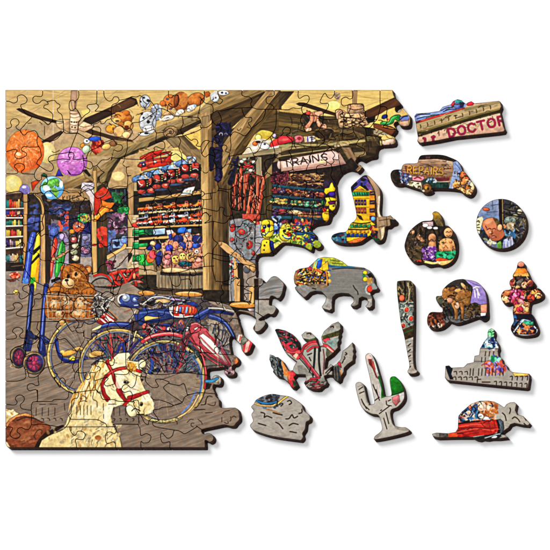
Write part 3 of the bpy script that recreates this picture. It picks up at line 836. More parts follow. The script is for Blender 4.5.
# ---- box of piggy puppets
P('c68a72', '168 235 250 170 360 140 505 180 508 400 440 418 200 425 178 400', n=.25)
dab(['2c3474', '3a4696', '23295c', 'c8745c', 'e0a088'], 40, 230, 150, 500, 250, 18, 40, 65, asp=1.3)
E('e09884', 375, 185, 40, 50, 0, ol=.35, n=.2)
P('f0e2d4', '345 155 405 150 410 165 350 172', ol=.3)
E('252c6c', 300, 190, 42, 36, 0, ol=.35, n=.25)
E('2a3274', 448, 190, 40, 32, 0, ol=.35, n=.25)
E('3a52a8', 435, 240, 40, 20, 0, ol=.35, n=.25)
E('3044a0', 340, 240, 24, 30, 0, ol=.3, n=.2)
E('4840b8', 230, 265, 30, 34, 0, ol=.35, n=.2)
E('e88a70', 280, 235, 24, 30, 0, ol=.3)
E('e8a080', 318, 270, 22, 26, 0, ol=.3)
E('e89888', 385, 235, 26, 30, 0, ol=.3)
E('d87878', 222, 335, 40, 55, 0, ol=.35, n=.2)
E('e68e90', 210, 370, 24, 24, 0, ol=.25)
P('e0a084', '168 235 188 222 205 300 185 320', 1, ol=.3)
P('e09a80', '478 235 508 195 512 260 490 300', 1, ol=.3)
E('f0c060', 280, 350, 36, 34, 0, ol=.4, n=.12)
E('f2d068', 335, 325, 28, 30, 0, ol=.4, n=.12)
E('e8a860', 410, 330, 52, 40, 0, ol=.4, n=.15)
E('eeb878', 400, 315, 34, 20, 0, ol=.2)
E('e8d0c8', 445, 288, 20, 18, 0, ol=.35)
E('e8907c', 460, 370, 40, 36, 0, ol=.3, n=.18)
P('1d6068', '305 375 350 362 405 380 400 400 330 405 305 395', 1, ol=.4)
for x, y in ((268, 342), (295, 335), (325, 318), (345, 318), (390, 318), (425, 322), (445, 288), (372, 205), (392, 205), (378, 240)):
    E('1c1214', x, y, 6, 6)
E('c8322c', 340, 290, 10, 9)
dab(['d89880', 'a85848', '7c3c34', '5a2c28'], 34, 180, 230, 505, 410, 7, 16, 66, asp=2, al=.8)
E('e07030', 85, 330, 34, 50, 20, ol=.35, n=.2)
E('d84c58', 100, 310, 30, 36, 0, ol=.3, n=.2)
E('2a2c70', 75, 258, 26, 20, 0, ol=.3)
E('2c3484', 140, 250, 26, 26, 0, ol=.3)
E('30347c', 150, 340, 26, 60, 10, ol=.35, n=.25)
E('e8b080', 100, 225, 22, 22, 0, ol=.3)
L('1c1420', .8, '120 340 135 390 150 410')
# barrel
P('8c7b61', '165 425 510 420 512 560 128 560 135 490', grain=1.57, n=.22)
v(140, 280, 70)
P('8c7b61', '130 -60 525 -60 530 60 500 85 160 85 130 50', grain=1.57, n=.22)
for x in range(150, 520, 26):
    L('4c3e2c', .5, [x, -50, x - 3, 10, x, 78], 0, al=.75)
for x in range(160, 520, 52):
    L('b8a888', .5, [x, -50, x - 3, 10, x, 78], 0, al=.6)
P('3c2e22', '150 60 340 72 525 62 520 85 340 95 160 85', n=.3)
v(140, 215, 70)
P('c9ad80', '168 425 250 410 400 430 510 425 505 445 400 455 190 452', n=.15, ol=.3)
P('3c2f26', '160 445 250 455 400 462 512 448 508 472 390 480 200 476 158 470', n=.3)
P('b59a70', '-10 440 130 440 130 560 -10 560', n=.12, al=0)
# posts in the middle
v(0, 0)
P('b8935a', '200.5 130 211.5 120 211.5 292 203 292', grain=1.57, n=.16)
P('d2ae70', '202 185 206 180 206 290 203.5 290', grain=1.57, n=.12, al=.8)
P('7c6038', '208 130 211.5 126 211.5 292 209 292', grain=1.57, n=.2, al=.8)
P('63492a', '211.5 150 214 140 222 150 232 160 230 300 211.5 300', grain=1.57, n=.3)
P('856739', '213 190 218 185 219 298 214 298', grain=1.57, n=.25, al=.8)
P('41311b', '222 190 227 180 228 300 223 300', grain=1.57, n=.3, al=.8)
v(210, 150, 70)
P('a08050', '100 20 150 -5 200 -5 110 210 95 190', grain=-.9, n=.2)
P('5a4526', '110 210 200 -5 245 -5 160 250 90 300', grain=-.9, n=.3)
P('1c1836', '30 -10 92 -10 90 120 100 200 70 255 48 235 40 120', 1, n=.4)
P('15122a', '-5 -10 40 -10 38 90 20 160 -5 150', 1, n=.4)
P('181430', '140 250 190 130 210 60 228 60 222 140 180 260 160 280', 1, n=.4)
dab(['201c40', '2a2150', '0c0a16', '342c60'], 44, 40, -5, 95, 245, 6, 14, 71, asp=3)
dab(['201c40', '0c0a16', '2a2654'], 30, 150, 60, 220, 260, 6, 14, 72, asp=3)
# hanging wind chimes
P('33271c', '228 45 560 30 560 560 155 560 165 300', n=.35)
scrib(['6c5838', '4a5a4a', '8a8070', 'a84838', '2a1c14', 'c0b8a0', 'd04838'], 90, 230, 60, 350, 210, 14, 44, 1.2, 73)
E('d03c3c', 300, 128, 42, 14, 0, ol=.3)
for x, y in ((250, 90), (270, 70), (320, 160), (345, 95)):
    E('b8b8a8', x, y, 18, 14, 0, ol=.3)
P('9c8c6a', '222 42 300 30 420 0 560 -20 560 22 420 40 300 58 230 72', grain=-.1, n=.16, ol=.25)
P('97896a', '358 50 405 55 408 215 388 300 362 300', grain=1.57, n=.16, ol=.3)
P('8f774e', '430 185 540 30 560 30 560 90 470 230 440 230', grain=-.9, n=.18, ol=.3)
P('c85a40', '365 205 440 200 445 230 365 225', n=.25)
for x0, y0, x1, y1, w_ in ((188, 275, 186, 440, 3.4), (212, 190, 200, 270, 2.4), (242, 150, 238, 300, 3.2), (232, 300, 226, 460, 2.6), (272, 200, 268, 470, 2.6),
                           (292, 195, 285, 300, 3.2), (330, 285, 292, 530, 4.2), (345, 395, 322, 545, 3), (375, 210, 372, 560, 3.6), (412, 290, 372, 540, 4.2), (425, 210, 405, 300, 2.4)):
    L('b8482e', w_ * .85, [x0, y0, x1, y1], 0, ol=.3)
    L('ee8a68', w_ * .28, [x0 - w_ * 1.6, y0 + 6, x1 - w_ * 1.6, y1 - 6], 0, al=.9)
scrib(['e06a48', '8a2418', 'f0a488', '201410', '140c0a'], 70, 170, 190, 440, 480, 20, 60, .9, 74, 88, 14)
P('483a22', '430 230 492 190 490 560 400 560 420 300', grain=1.57, n=.3)
# shelves of toy trains on the right
P('2c1e24', '488 100 560 80 560 560 488 560', n=.3)
dab(['7a2030', '5a1828', 'b04858'], 12, 495, 180, 555, 250, 12, 30, 75)
E('c8a49c', 545, 115, 18, 36, 0, ol=.25)
v(280, 150, 70)
P('2a1a22', '-60 180 440 160 440 260 430 545 -60 560', n=.3)
P('38283c', '330 160 500 130 560 150 460 220 420 300 350 300', n=.3)
P('43361a', '-10 60 120 20 560 -40 560 130 440 60 400 30 200 25 60 70 -10 90', grain=-.15, n=.3)
P('8a6c4e', '480 -20 550 -20 640 140 600 170', grain=1.0, n=.15)
L('b8a47c', .8, '-10 50 160 25 420 -12', 0)
P('2e2018', '-10 150 240 130 520 90 560 60 620 130 560 190 440 240 -10 240', n=.3)
P('caa090', '2 88 60 68 240 36 425 0 470 22 500 70 522 108 430 128 240 152 40 178 8 170', 0, ol=.45, n=.08)
P('eac8c0', '15 95 60 78 240 46 425 10 455 34 462 72 330 100 110 128 22 140', 0, n=.06)
P('e8c4b8', '30 85 85 70 95 90 40 110', al=.5)
text('TRAINS', 32, 134, 54, 52, -9, '2a1218', .95, sp=1.28)
E('e8dc90', 330, 90, 30, 10, -8, al=.8)
L('9a5a58', .7, '22 168 240 140 505 104')
scrib(['5a2030', '7a2a3a', '3a1420', '1c0c14', 'a04050'], 70, -55, 190, 75, 265, 20, 60, 1.4, 81)
for k in range(3):
    x = 80
    P(('a87444', 'b88050', '9c6a44')[k], [x, 185 + k * 30, 160, 182 + k * 28, 320, 198 + k * 26, 330, 222 + k * 26, 200, 214 + k * 28, x - 6, 214 + k * 30], ol=.35, n=.3)
scrib(['c89058', '5a3424', '8a5434', 'd8a870', '3c2430', '24141c'], 110, 80, 185, 325, 275, 14, 50, 1.2, 82, 4, 18)
sh = ((-60, 268, 345, 312), (-60, 350, 332, 386), (-60, 438, 330, 468), (-60, 520, 325, 545))
row = (['8a3038', '4a3a7c', '9a5a38', '7a3a30', 'b07048', '3a2848', 'a8503c'], ['c8b060', 'b09850', '3a8a64', '2a7454', '5aa080', '34604a', '8a7a5a'],
       ['5a3a78', 'a03848', 'b09070', 'd8b080', '8a4a30', '9a5434', '6a3424'])
for k, (x0, y0, x1, y1) in enumerate(sh):
    if k < 3:
        for q in range(46):
            t_ = R.random()
            x = x0 + (x1 - x0) * t_ - 4
            y = y0 + (y1 - y0) * t_ + R.uniform(28, 62)
            a_ = R.uniform(12, 24)
            c = row[k][min(6, int(t_ * 7 * .999))] if R.random() < .75 else R.choice(row[k])
            E(c, x, y, a_, a_ * R.uniform(.35, .8), R.uniform(-10, 15), ol=.25, n=.25)
            if R.random() < .4:
                E(R.choice(['e8d8b0', 'd8c080', 'f0e8d8']), x, y - 4, 4, 3)
    P('1e3e50', [x0, y0, x1, y1, x1, y1 + 20, x0, y0 + 20], n=.15, ol=.25)
    L('3a6478', .35, [x0, y0 + 3, x1, y1 + 3], 0)
# yellow jumping jacks
P('43203a', '350 300 430 290 440 350 435 500 380 545 330 545 345 400', n=.3)
for q, c in (('398 262 410 252 425 290 440 300 430 325 390 330 362 352 345 330 352 302 385 296', 'ecc41c'), ('352 375 395 370 440 378 440 400 400 405 395 440 350 440 365 400', 'e8bc20'),
             ('385 430 430 425 440 460 410 480 385 460', 'e8c028'), ('330 510 350 470 382 460 385 500 370 545 330 545', 'ecb81c')):
    P(c, q, 0, ol=.4, n=.14)
P('4c2a80', '382 335 425 330 428 358 395 365', 1, ol=.3)
P('6a2048', '380 405 430 398 432 420 390 425', 1, ol=.25)
P('c83020', '332 460 355 455 365 475 345 490', 1, ol=.25)
P('2a7a40', '325 400 348 392 352 425 330 430', 1, ol=.25)
L('f4e878', .8, '400 270 405 295')
E('20101c', 420, 440, 7, 7)
E('f4e060', 372, 385, 10, 7)
v(280, 215, 70)
P('2a1a22', '-10 -5 420 -5 330 80 280 85 -10 90', n=.3)
P('20424e', '-60 8 420 0 330 40 -60 30', n=.15, ol=.25)
dab(['5a3a8a', 'b02c30', 'd84a2c', '3a8a44', 'c8a060', '7a3a28'], 44, -55, 40, 260, 80, 10, 24, 83, asp=1.8)
P('a87040', '140 -2 320 6 320 20 140 14', n=.25)
P('ecb020', '335 -20 380 -10 385 35 360 48 335 30', 1, ol=.35)
P('20424e', '-60 76 250 84 245 104 -60 98', n=.15, ol=.25)
dab(['2a3a80', 'c8302c', '3a7a50', '20202a', 'd8b060'], 40, 90, 96, 230, 132, 8, 18, 84)
P('285878', '60 135 240 132 290 142 290 158 60 158', n=.15, ol=.25)
P('a8b432', '70 155 180 160 262 150 292 165 282 190 330 220 338 255 315 275 268 255 240 292 170 245 60 225', n=.2)
P('c4cc3a', '90 160 160 165 200 200 180 235 100 215', n=.2)
P('243a7a', '195 165 270 160 290 190 230 220 200 200', 1, ol=.35, n=.25)
dab(['c8d040', '2a4a8a', 'd83828', 'f0e870', '4a7a30'], 40, 80, 155, 300, 250, 8, 20, 85)
P('8a9a2c', '275 198 330 220 338 255 315 272 280 252', 1, n=.25)


# ---- polka dot cloth, clowns and barn brace on the right of the dark post
v(210, 215, 70)
P('8b8a90', '150 45 200 30 270 25 370 70 372 300 380 560 150 560', n=.14, grain=1.5)
P('79787e', '195 60 260 40 270 300 200 290', n=.15, al=.6)
P('9a98a0', '150 50 198 45 205 560 150 560', n=.15, grain=1.57)
P('b04434', '250 -10 395 -10 395 20 380 60 350 30 330 62 300 40 275 30 255 30', n=.25, ol=.3)
for x, y, a, b in ((178, 102, 20, 32), (250, 132, 28, 22), (310, 235, 24, 34), (172, 195, 16, 18), (402, 230, 18, 22), (340, 300, 12, 16), (165, 380, 22, 24), (382, 125, 16, 22), (375, 70, 14, 22)):
    E('d0332a', x, y, a, b, 15, ol=.3, n=.2)
    E('e8685c', x - 3, y - 6, a * .45, b * .4, 0)
dab(['c8ccd0', '4a5458', '5a8a88', '2a3034'], 30, 155, 60, 370, 300, 6, 14, 91, al=.85)
dab(['b83a30', '50585c', 'c8c8cc', '3a6a50'], 22, 152, 310, 205, 480, 8, 20, 92)
P('a8a4a8', '355 80 400 70 420 200 400 300 360 300', n=.15)
for q in ('270 105 300 80 350 82', '205 240 240 300', '360 120 350 260'):
    L('4a484e', .5, q)
P('2d2318', '215 380 265 380 260 560 222 560', n=.3, grain=1.57)
P('2d2318', '95 240 152 290 150 560 98 560', n=.3, grain=1.57)
P('d0a066', '185 330 215 380 222 560 190 560', n=.14, grain=1.57)
P('9a8a7c', '262 400 375 440 378 560 262 560', n=.14, grain=1.57)
E('5a5a5e', 290, 430, 26, 28, 0, ol=.3)
P('d4a66e', '60 210 85 205 130 225 200 285 290 350 352 385 362 420 345 455 310 425 230 365 215 345 130 295 75 245', grain=.65, ol=.4, n=.12)
E('a87c50', 80, 225, 14, 16, 0, ol=.3)
P('c89860', '310 400 350 390 358 430 340 450 318 430', 1, ol=.35)
P('8ab0d8', '496 10 560 5 560 150 500 150 500 80', n=.3)
dab(['2a3a7a', '4a2c70', '6a9ac8', '1c2438', 'c8d0d8'], 36, 495, 5, 555, 150, 10, 26, 93)
P('b8c838', '470 180 500 150 560 150 560 225 520 255 480 230', n=.2)
dab(['e4ec60', '7a9a2c', '3a5a2a', 'f0f0a0'], 26, 475, 155, 555, 240, 10, 22, 94)
# smiling yellow clown
E('f0dc3a', 450, 115, 52, 74, 0, ol=.45, n=.1)
P('e6c428', '405 75 412 45 450 35 490 48 500 85 460 75 430 82', 1, ol=.35)
E('183044', 428, 92, 16, 16, 0)
E('183044', 462, 85, 14, 14, 0)
E('e8e8e0', 425, 88, 5, 5)
E('d42c22', 418, 122, 15, 15, 0, ol=.3)
L('1c4a60', 1.2, '408 148 430 158 458 132')
L('f4f4f0', .7, '412 146 432 152 452 134')
P('f0c82c', '410 200 440 190 470 205 478 290 470 300 400 302 402 240', 1, ol=.4, n=.12)
P('23306c', '468 210 490 205 505 240 500 290 475 270', 1, ol=.35, n=.2)
E('1a1c24', 428, 240, 7, 8)
E('1a1c24', 425, 275, 6, 7)
E('1a1c24', 445, 215, 5, 5)
v(280, 215, 70)
E('f0dc3a', 45, 135, 52, 72, 10, ol=.45, n=.1)
P('f0d040', '0 100 20 75 60 70 85 95 60 92 30 105', 1, ol=.35)
E('182838', 35, 125, 14, 12)
E('182838', 72, 112, 10, 10)
E('dc3424', 72, 152, 17, 17, 0, ol=.35)
L('1c5a80', 1.4, '20 160 45 182 75 182 90 165')
L('f4f4f0', .8, '30 168 55 178 80 174')
v(210, 215, 70)
P('d8d068', '500 225 545 205 560 225 540 245 505 260', n=.2)
P('3a2820', '385 305 470 300 500 270 540 240 560 225 560 245 500 300 460 315', n=.3)

# fine ink work over the crowded parts
v(0, 0)
FINE = ((['1c1416', '3a2420', 'e8dcc8', 'a83a2a', '2c3a60'], 90, 140, 172, 200, 196, 1.5, 5, .42), (['1c1416', '3a2018', 'f0c080', 'e8682c', 'b8b0a8'], 90, 140, 202, 200, 224, 1.5, 5, .42),
        (['1c1416', 'f0dcc8', '8a4838', '2a3068', 'c08868'], 110, 150, 232, 203, 268, 1.5, 5, .42), (['141220', '3c4a84', '6a7ab8', '8a3a34', '1c1a2c'], 130, 46, 203, 90, 226, 1.5, 6, .4),
        (['1a1416', '6a5a80', '2a2a48', 'b0a8b8', '7a3a40'], 100, 50, 222, 92, 258, 1.5, 6, .4), (['141816', '2c6a3c', '5a3a58', '8a6a88', '1c1c20'], 110, 108, 190, 128, 248, 1.5, 5, .4),
        (['1a1016', 'c8a060', '5a3428', '3a5a50', 'a89870', '6a2430'], 150, 274, 172, 326, 222, 1.5, 5, .42), (['1a1016', 'e8d040', '2a4a80', 'c03028', '3a6a30'], 80, 276, 220, 318, 246, 1.5, 5, .42),
        (['2a2c30', 'b8bcc0', '5a5c60', '8a3a34'], 90, 230, 222, 256, 262, 1.5, 5, .4), (['1c140c', '6a4a30', 'c8a888', '8a6a4c'], 120, 290, 118, 392, 150, 2, 8, .4),
        (['2a1810', '7a4424', 'e8b878', '5a3018'], 90, 110, 104, 200, 136, 1.5, 5, .36), (['3a1810', 'f0a070', '9a2c20', '5a1a20'], 16, 138, 146, 172, 166, 2, 6, .4))
for q_, (cols_, n_, *box_) in enumerate(FINE):
    scrib(cols_, n_, *box_[:4], *box_[4:6], box_[6], 300 + q_)
# ---------------------------------------------------------------- the toy shop picture: floor, bicycles, rocking horse
v(0, 0)
P('8f7c6d', '5 283 48 283 60 300 100 296 128 282 140 290 300 300 300 460 0 460', n=.13, grain=-.3, c2='857364')
P('948275', '0 283 48 283 44 300 0 300', n=.1)
P('2c2218', '203 290 262 290 262 306 230 304 203 300', n=.3)
P('a08c78', '128 291 203 294 205 320 120 322 112 300', n=.12, al=.8)
P('4a3a2a', '150 288 204 290 204 297 150 294', n=.25, al=.8)
r = random.Random(5)
for k in range(150):      # long brush streaks on the floor boards
    x, y = r.uniform(0, 250), r.uniform(345, 450)
    l = r.uniform(8, 26)
    L(r.choice(['6e5d4f', '9e8c78', '776553', 'a69480', '665546']), r.uniform(.25, .6), [x, y, x + l, y - l * .28], 0, al=r.uniform(.3, .7))
for k in range(60):
    x, y = r.uniform(0, 48), r.uniform(300, 350)
    L(r.choice(['776553', '9e8c78', '6e5d4f']), .35, [x, y, x + r.uniform(5, 14), y - 1.5], 0, al=.5)
v(0, 280, 70)
E('e4c468', 125, 95, 22, 20, 0, ol=.3)
L('8a5a30', .6, '110 85 130 105 150 100')
P('6a3c30', '45 -5 130 -5 120 12 80 16 60 4', n=.2)
P('3aa838', '232 -20 275 -20 285 30 245 36')
P('e8d040', '262 20 290 0 282 80 268 100', ol=.2)
P('4a80d0', '180 -10 225 -10 220 28 190 30', n=.2)
# hand truck
P('806d5c', '250 60 350 80 330 420 215 420', n=.1, al=.6)
for q, c in (('222 470 262 470 240 560 180 560', '26336e'), ):
    P(c, q, ol=.3)
L('1d2758', 3.9, '252 45 238 200 216 430 196 540', ol=.35)
L('2e4188', 2.2, '250 60 236 200 214 430 196 530')
L('8fa0d4', .6, '240 120 226 300 212 420')
L('d0d8ee', .5, '214 470 204 540')
L('1f2a66', 4.6, '364 45 346 230 330 430 322 560', ol=.35)
L('3448a0', 2.4, '360 60 343 230 328 430 322 550')
L('a8b4dc', .55, '350 140 338 300 328 430')
P('1b2450', '205 405 245 400 262 425 310 450 282 470 200 455', ol=.35, n=.25)
P('1f2a60', '310 440 345 432 372 455 410 482 370 500 318 490', ol=.35, n=.25)
L('7c98d8', .5, '345 450 390 482')
v(0, 330, 70)
L('1d2758', 4.6, '216 60 206 150', ol=.3)
L('5268ac', 1.2, '208 80 200 150')
L('1f2a66', 5, '328 60 342 190', ol=.3)
L('4c60b0', 1.4, '330 60 322 160')
for q in ('250 70 262 130', '365 30 362 90', '395 20 390 70', '415 10 418 60', '270 30 270 60'):
    L('6a5a58', .45, q)
for cx, cy, a, b, ring, c in ((146, 214, 60, 84, '5f5240', '6c2034'), (268, 260, 84, 86, '8a6e50', '8c2a48')):
    E('2a2024', cx, cy, a + 4, b + 4, 0, n=.3)
    E(ring, cx, cy, a, b, 0, ol=.35, n=.25)
    E('2c2852', cx + 3, cy, a * .8, b * .84, 0, ol=.35, n=.3)
    E(c, cx + 2, cy, a * .66, b * .7, 0, ol=.35, n=.35)
    for k in range(7):
        t = math.radians(k * 51 + 15)
        L('342a6a', .7, [cx, cy, cx + a * .68 * math.cos(t), cy + b * .7 * math.sin(t)], 0, al=.85)
        L('b85070', .4, [cx + 4, cy + 6, cx + a * .55 * math.cos(t + .4), cy + b * .6 * math.sin(t + .4)], 0, al=.8)
    E('b03454', cx, cy, a * .2, b * .2, 0, ol=.3)
    A('c0a078', .6, cx, cy, a * .96, 120, 260, b * .97)
P('3c4690', '290 200 335 195 345 270 300 260', n=.3, al=.6)
L('c8b090', .5, '90 270 82 290 100 298')
# ---- bicycle tangle: backdrop strokes first
v(0, 0)
P('5c5258', '96 330 130 318 205 300 240 318 236 345 205 380 130 360 95 365', n=.3, al=.75)
scrib(['2c3478', '7c2434', '4a4650', 'a03844', '1e2148', '6a5c54', '3a4490', '8a8078', '14141c', '5a4c48'], 300, 92, 330, 205, 372, 4, 15, 1.1, 101)
scrib(['2c3478', '23305e', '6a5f60', '98886e', '1e2148', '6a5c52', '14141c', 'a89c90'], 170, 120, 304, 205, 336, 4, 14, 1.0, 102, 0, 40)
P('94857a', '118 296 132 300 138 310 126 322 116 322 106 310', n=.1)
L('a83828', .5, '124 312 131 309.5', 0)


def wheel(cx, cy, r, d0, d1, tyre, rim, spokes=26, w=4.2, hub=(0, 0)):
    A('2a2018', w + 1.3, cx, cy, r, d0, d1)
    A(tyre, w, cx, cy, r, d0, d1, n=.35)
    A('ecd698', w * .2, cx, cy, r + w * .2, d0, d1, al=.6, n=.5)
    A('5a4830', w * .22, cx, cy, r - w * .38, d0, d1, al=.8)
    A(rim, .9, cx, cy, r - w * .8, d0, d1)
    A('d8d8d4', .45, cx, cy, r - w * .62, d0, d1, al=.8)
    A('2c2628', .5, cx, cy, r - w * 1.12, d0, d1, al=.8)
    for k in range(spokes):
        t = math.radians(d0 + (d1 - d0) * (k + .5) / spokes)
        t2 = t + (.35 if k % 2 else -.35)
        L('b8b4ac' if k % 3 else '4a4444', .3, [cx + hub[0] + 3 * math.cos(t2), cy + hub[1] + 3 * math.sin(t2), cx + (r - w) * math.cos(t), cy + (r - w) * math.sin(t)], 0, al=.75)


# rear bicycle with the bear
wheel(87, 356, 38.5, 110, 285, 'c4a662', '4c5c90', 16, w=2.7)
for k in range(14):
    L('5c5250', .3, [86, 356, 86 + 36 * math.cos(math.radians(120 + k * 10)), 356 + 36 * math.sin(math.radians(120 + k * 10))], 0, al=.7)
v(0, 325, 140)
L('23307c', 2.6, '222 60 230 110 250 138 290 145 340 130', ol=.3)
L('3f55a8', 1.0, '224 65 234 110 255 132 290 138')
P('e0b060', '350 112 375 100 402 106 395 122 360 130', 1, ol=.3)
P('e8d888', '270 130 285 120 300 128 292 138 275 140', 1, ol=.3)
P('e0a048', '245 110 275 98 300 105 280 118 250 122', 1, ol=.3)
L('3a2a22', .7, '230 125 300 128 350 135 400 128')
P('e8c878', '235 105 245 98 255 102 248 112', 0)
v(70, 330, 70)
E('dcb060', 215, 183, 52, 20, 0, ol=.4, c2='c88c3c')
L('2c2228', .8, '150 220 210 212 270 195')
E('d8c048', 20, 225, 28, 16, 0, ol=.35)
P('c8a060', '20 150 70 130 110 150 60 165', 1, ol=.3)
# ---- teddy bear in the basket
v(0, 215, 140)
E('b86a20', 345, 215, 16, 17, 0, ol=.4)
E('dc9c5c', 346, 216, 9, 10)
E('b86a20', 250, 212, 13, 15, 0, ol=.4)
E('b56a22', 293, 243, 56, 54, 0, ol=.45, c2='9a5216', gd=(1, .3), n=.2)
P('b36a22', '235 260 350 265 375 310 370 408 190 408 185 300 205 280', 1, ol=.45, n=.2, c2='9c561a')
E('e2b070', 268, 268, 26, 21, 10, ol=.3)
E('eccc9c', 262, 262, 16, 11)
E('d89858', 300, 236, 18, 16)
E('241410', 268, 241, 6, 9, 20)
E('241410', 298, 233, 5, 8, 10)
E('fff4e8', 270, 238, 2, 2)
E('241410', 262, 256, 8, 5)
L('4a2410', .7, '262 262 270 278 285 276')
L('7a3c10', .5, '255 285 280 292 320 280')
scrib(['cc8434', '8c4a16', 'd89a50', '7a3e10', 'a85e1e'], 170, 240, 195, 348, 292, 6, 16, .6, 54)
E('e2b070', 268, 268, 26, 21, 10, ol=.3)
E('eccc9c', 262, 262, 16, 11)
E('241410', 268, 241, 6, 9, 20)
E('241410', 298, 233, 5, 8, 10)
E('241410', 262, 256, 8, 5)
L('4a2410', .7, '262 262 270 278 285 276')
P('b86e24', '185 300 215 280 250 290 240 312 200 312', 1, ol=.4)
P('ac6420', '325 295 360 285 378 305 350 320 325 312', 1, ol=.4)
for x, y, a, b in ((215, 355, 22, 26), (262, 345, 25, 26), (318, 350, 26, 28), (232, 390, 18, 16), (310, 388, 30, 20)):
    E('dca468', x, y, a, b, 0, ol=.35, c2='b87434', n=.16)
    E('ecc898', x - 3, y - 4, a * .5, b * .5, 0, al=.8)
scrib(['a0581a', '7a4012', 'd09850', '8c4a16', '5a2e0c'], 120, 192, 300, 370, 406, 6, 16, .6, 55)
# wire basket
for q in ('180 308 385 318', '184 318 382 326', '182 342 380 346', '186 378 378 376', '190 405 376 406', '195 413 372 412'):
    L('b8b2a6', .6, q, 0)
for x in range(185, 382, 17):
    L('a8a296', .38, [x, 312, x + (280 - x) * .06, 410], 0)
L('3a3432', .5, '180 312 385 322', 0, al=.7)
L('aaa498', .7, '180 308 186 350 190 410', 0)
L('9a928c', .9, '378 318 372 412', 0)
dab(['4a4440', '8a8480', 'd0ccc4', '2c2826'], 46, 372, 312, 425, 400, 5, 13, 56, asp=2.4)
for q in ('395 330 430 305 470 312', '400 350 440 330 470 322', '390 365 420 350 435 325', '380 385 410 380 440 345'):
    L('b8b4ac', .8, q, ol=.25)
L('eeeae0', .9, '425 345 452 322')
E('d0a468', 243, 420, 12, 8, 0, ol=.4)
E('c08848', 243, 428, 8, 6, 0)
# chequered basket and blue bicycle front
v(70, 280, 70)
P('a02c30', '205 330 268 255 300 262 368 318 330 330 250 352', ol=.4, n=.2)
for q in ('235 300 300 355', '262 265 340 325'):
    L('f0d8cc', 1.6, q, 0)
P('f0e4d4', '270 300 290 280 330 318 300 328', n=.1)
L('d4523c', .7, '225 318 275 270', 0)
L('e8d4bc', .6, '280 255 345 300', 0)
L('3a2220', .8, '240 225 300 245 370 310')
L('c87838', .7, '250 215 310 240 375 300')
scrib(['4a4440', '8c8680', 'c8c4bc', '2c2628', '5a4a58', '1a1618', 'e0dcd4'], 80, 175, 130, 290, 260, 20, 70, .9, 103)
L('d8d4cc', 1.0, '262 185 300 150 330 130', ol=.3)
L('b8b4b0', .8, '190 170 230 150 260 160')
L('a09890', .8, '200 230 220 190 215 150', ol=.2)
for q in ('0 305 90 318 200 330', '0 318 100 335 190 345', '180 200 220 260 200 330'):
    L('6a6468', .9, q)
v(0, 0)
wheel(118, 368, 38, 150, 338, 'b89a58', '5a6890', 30, w=2.5)
for q, c, w in (('118 368 105 338', 'b03040', 1.6), ('110 334 112 352 111 366', 'd04848', 1.5), ('118 336 128 345', 'c03c40', 1.4), ('122 345 128 340', '2c3478', 2), ('130 332 128 350 126 362', 'b8b0b0', 1),
                ('136 330 132 352', '6a3c70', 1.4), ('117 352 122 344 126 360', '25308c', 2.2), ('106 340 108 366', '4a5a68', 1.5), ('98 345 106 352', '2c3a80', 1.4), ('128 352 140 340', '2c3478', 1.6), ('134 360 144 348', '6070b8', .9)):
    L(c, w, q, ol=.25)
v(70, 280, 70)
P('2f3d86', '205 385 250 350 330 332 420 330 490 340 480 378 420 368 340 362 265 375', 1, ol=.45, n=.16)
L('8090d4', .7, '250 360 330 342 460 348')
P('efe0a4', '168 392 215 365 250 352 240 375 215 388 180 400', 1, ol=.35)
P('3a2a30', '470 330 552 300 552 420 480 420', n=.3, al=.7)
L('d8d4c8', .9, '520 235 490 290 470 330', ol=.25)
L('e8d890', 1.2, '520 400 508 440 500 480', ol=.2)
L('b8a8a8', .8, '505 250 480 300')
# head lamps
P('3a4a8c', '385 190 400 130 440 112 552 130 552 215 430 212', 1, ol=.45, n=.18)
E('8ea4d4', 440, 140, 34, 32, 0, ol=.4)
E('d8e4f4', 432, 136, 18, 18, 0, ol=.3)
E('5868b0', 512, 155, 26, 24, 0, ol=.4)
E('b4c4ec', 508, 150, 12, 11)
L('e8e4dc', 1.2, '430 112 395 120 378 145 390 180 420 195')
L('2c3478', 1.4, '400 190 470 205 552 210')
P('2c387c', '500 270 552 262 552 330 520 330', ol=.3, n=.2)
L('e4e0da', .8, '505 200 552 195', 0)
# second bicycle: blue tank, red tail lamps, chrome
v(140, 280, 70)
P('4a4248', '-10 130 130 120 500 140 552 180 552 300 400 330 340 420 -10 420', n=.3, al=.7)
scrib(['2a3a80', '8a8a94', '5a4a44', '1a2048', 'c8c0b8', '2a1e20', '6a7ab0', '7a5a4a', '141018'], 150, 0, 130, 400, 250, 25, 90, 1.1, 104, 0, 35)
E('e0a458', 50, 102, 66, 19, 2, ol=.4, c2='c47c34')
E('e4ac5c', 382, 110, 108, 21, 2, ol=.4, c2='c88038')
for x in (330, 380, 430):
    L('7a4a20', .5, [x, 92, x, 128], 0, al=.7)
L('f4d49c', .7, '300 102 380 96 460 102')
P('2b3972', '-10 245 60 232 200 222 260 228 300 262 350 290 250 305 150 330 60 345 -10 350', 1, ol=.45, n=.2)
L('5a74c4', 1.0, '0 260 120 248 240 262 320 288')
L('10163c', .8, '20 330 150 318 250 298')
P('e4b064', '35 292 60 282 110 290 172 294 110 305 60 318 38 320', 1, ol=.3)
P('34489a', '20 215 70 225 60 240 20 240', ol=.2)
L('e4e4e2', 1.1, '20 192 60 160 100 136 170 132 240 150', ol=.35)
L('b8b4bc', 1.2, '240 150 300 160 350 158', ol=.35)
P('9a80a8', '240 140 330 150 330 170 260 162', n=.2, ol=.25)
E('c8a878', 180, 165, 60, 18, 0, ol=.3, n=.2)
P('2a3478', '360 175 420 170 470 205 440 215 380 195', ol=.3, n=.2)
E('d43c30', 350, 240, 100, 48, 0, ol=.45, n=.2)
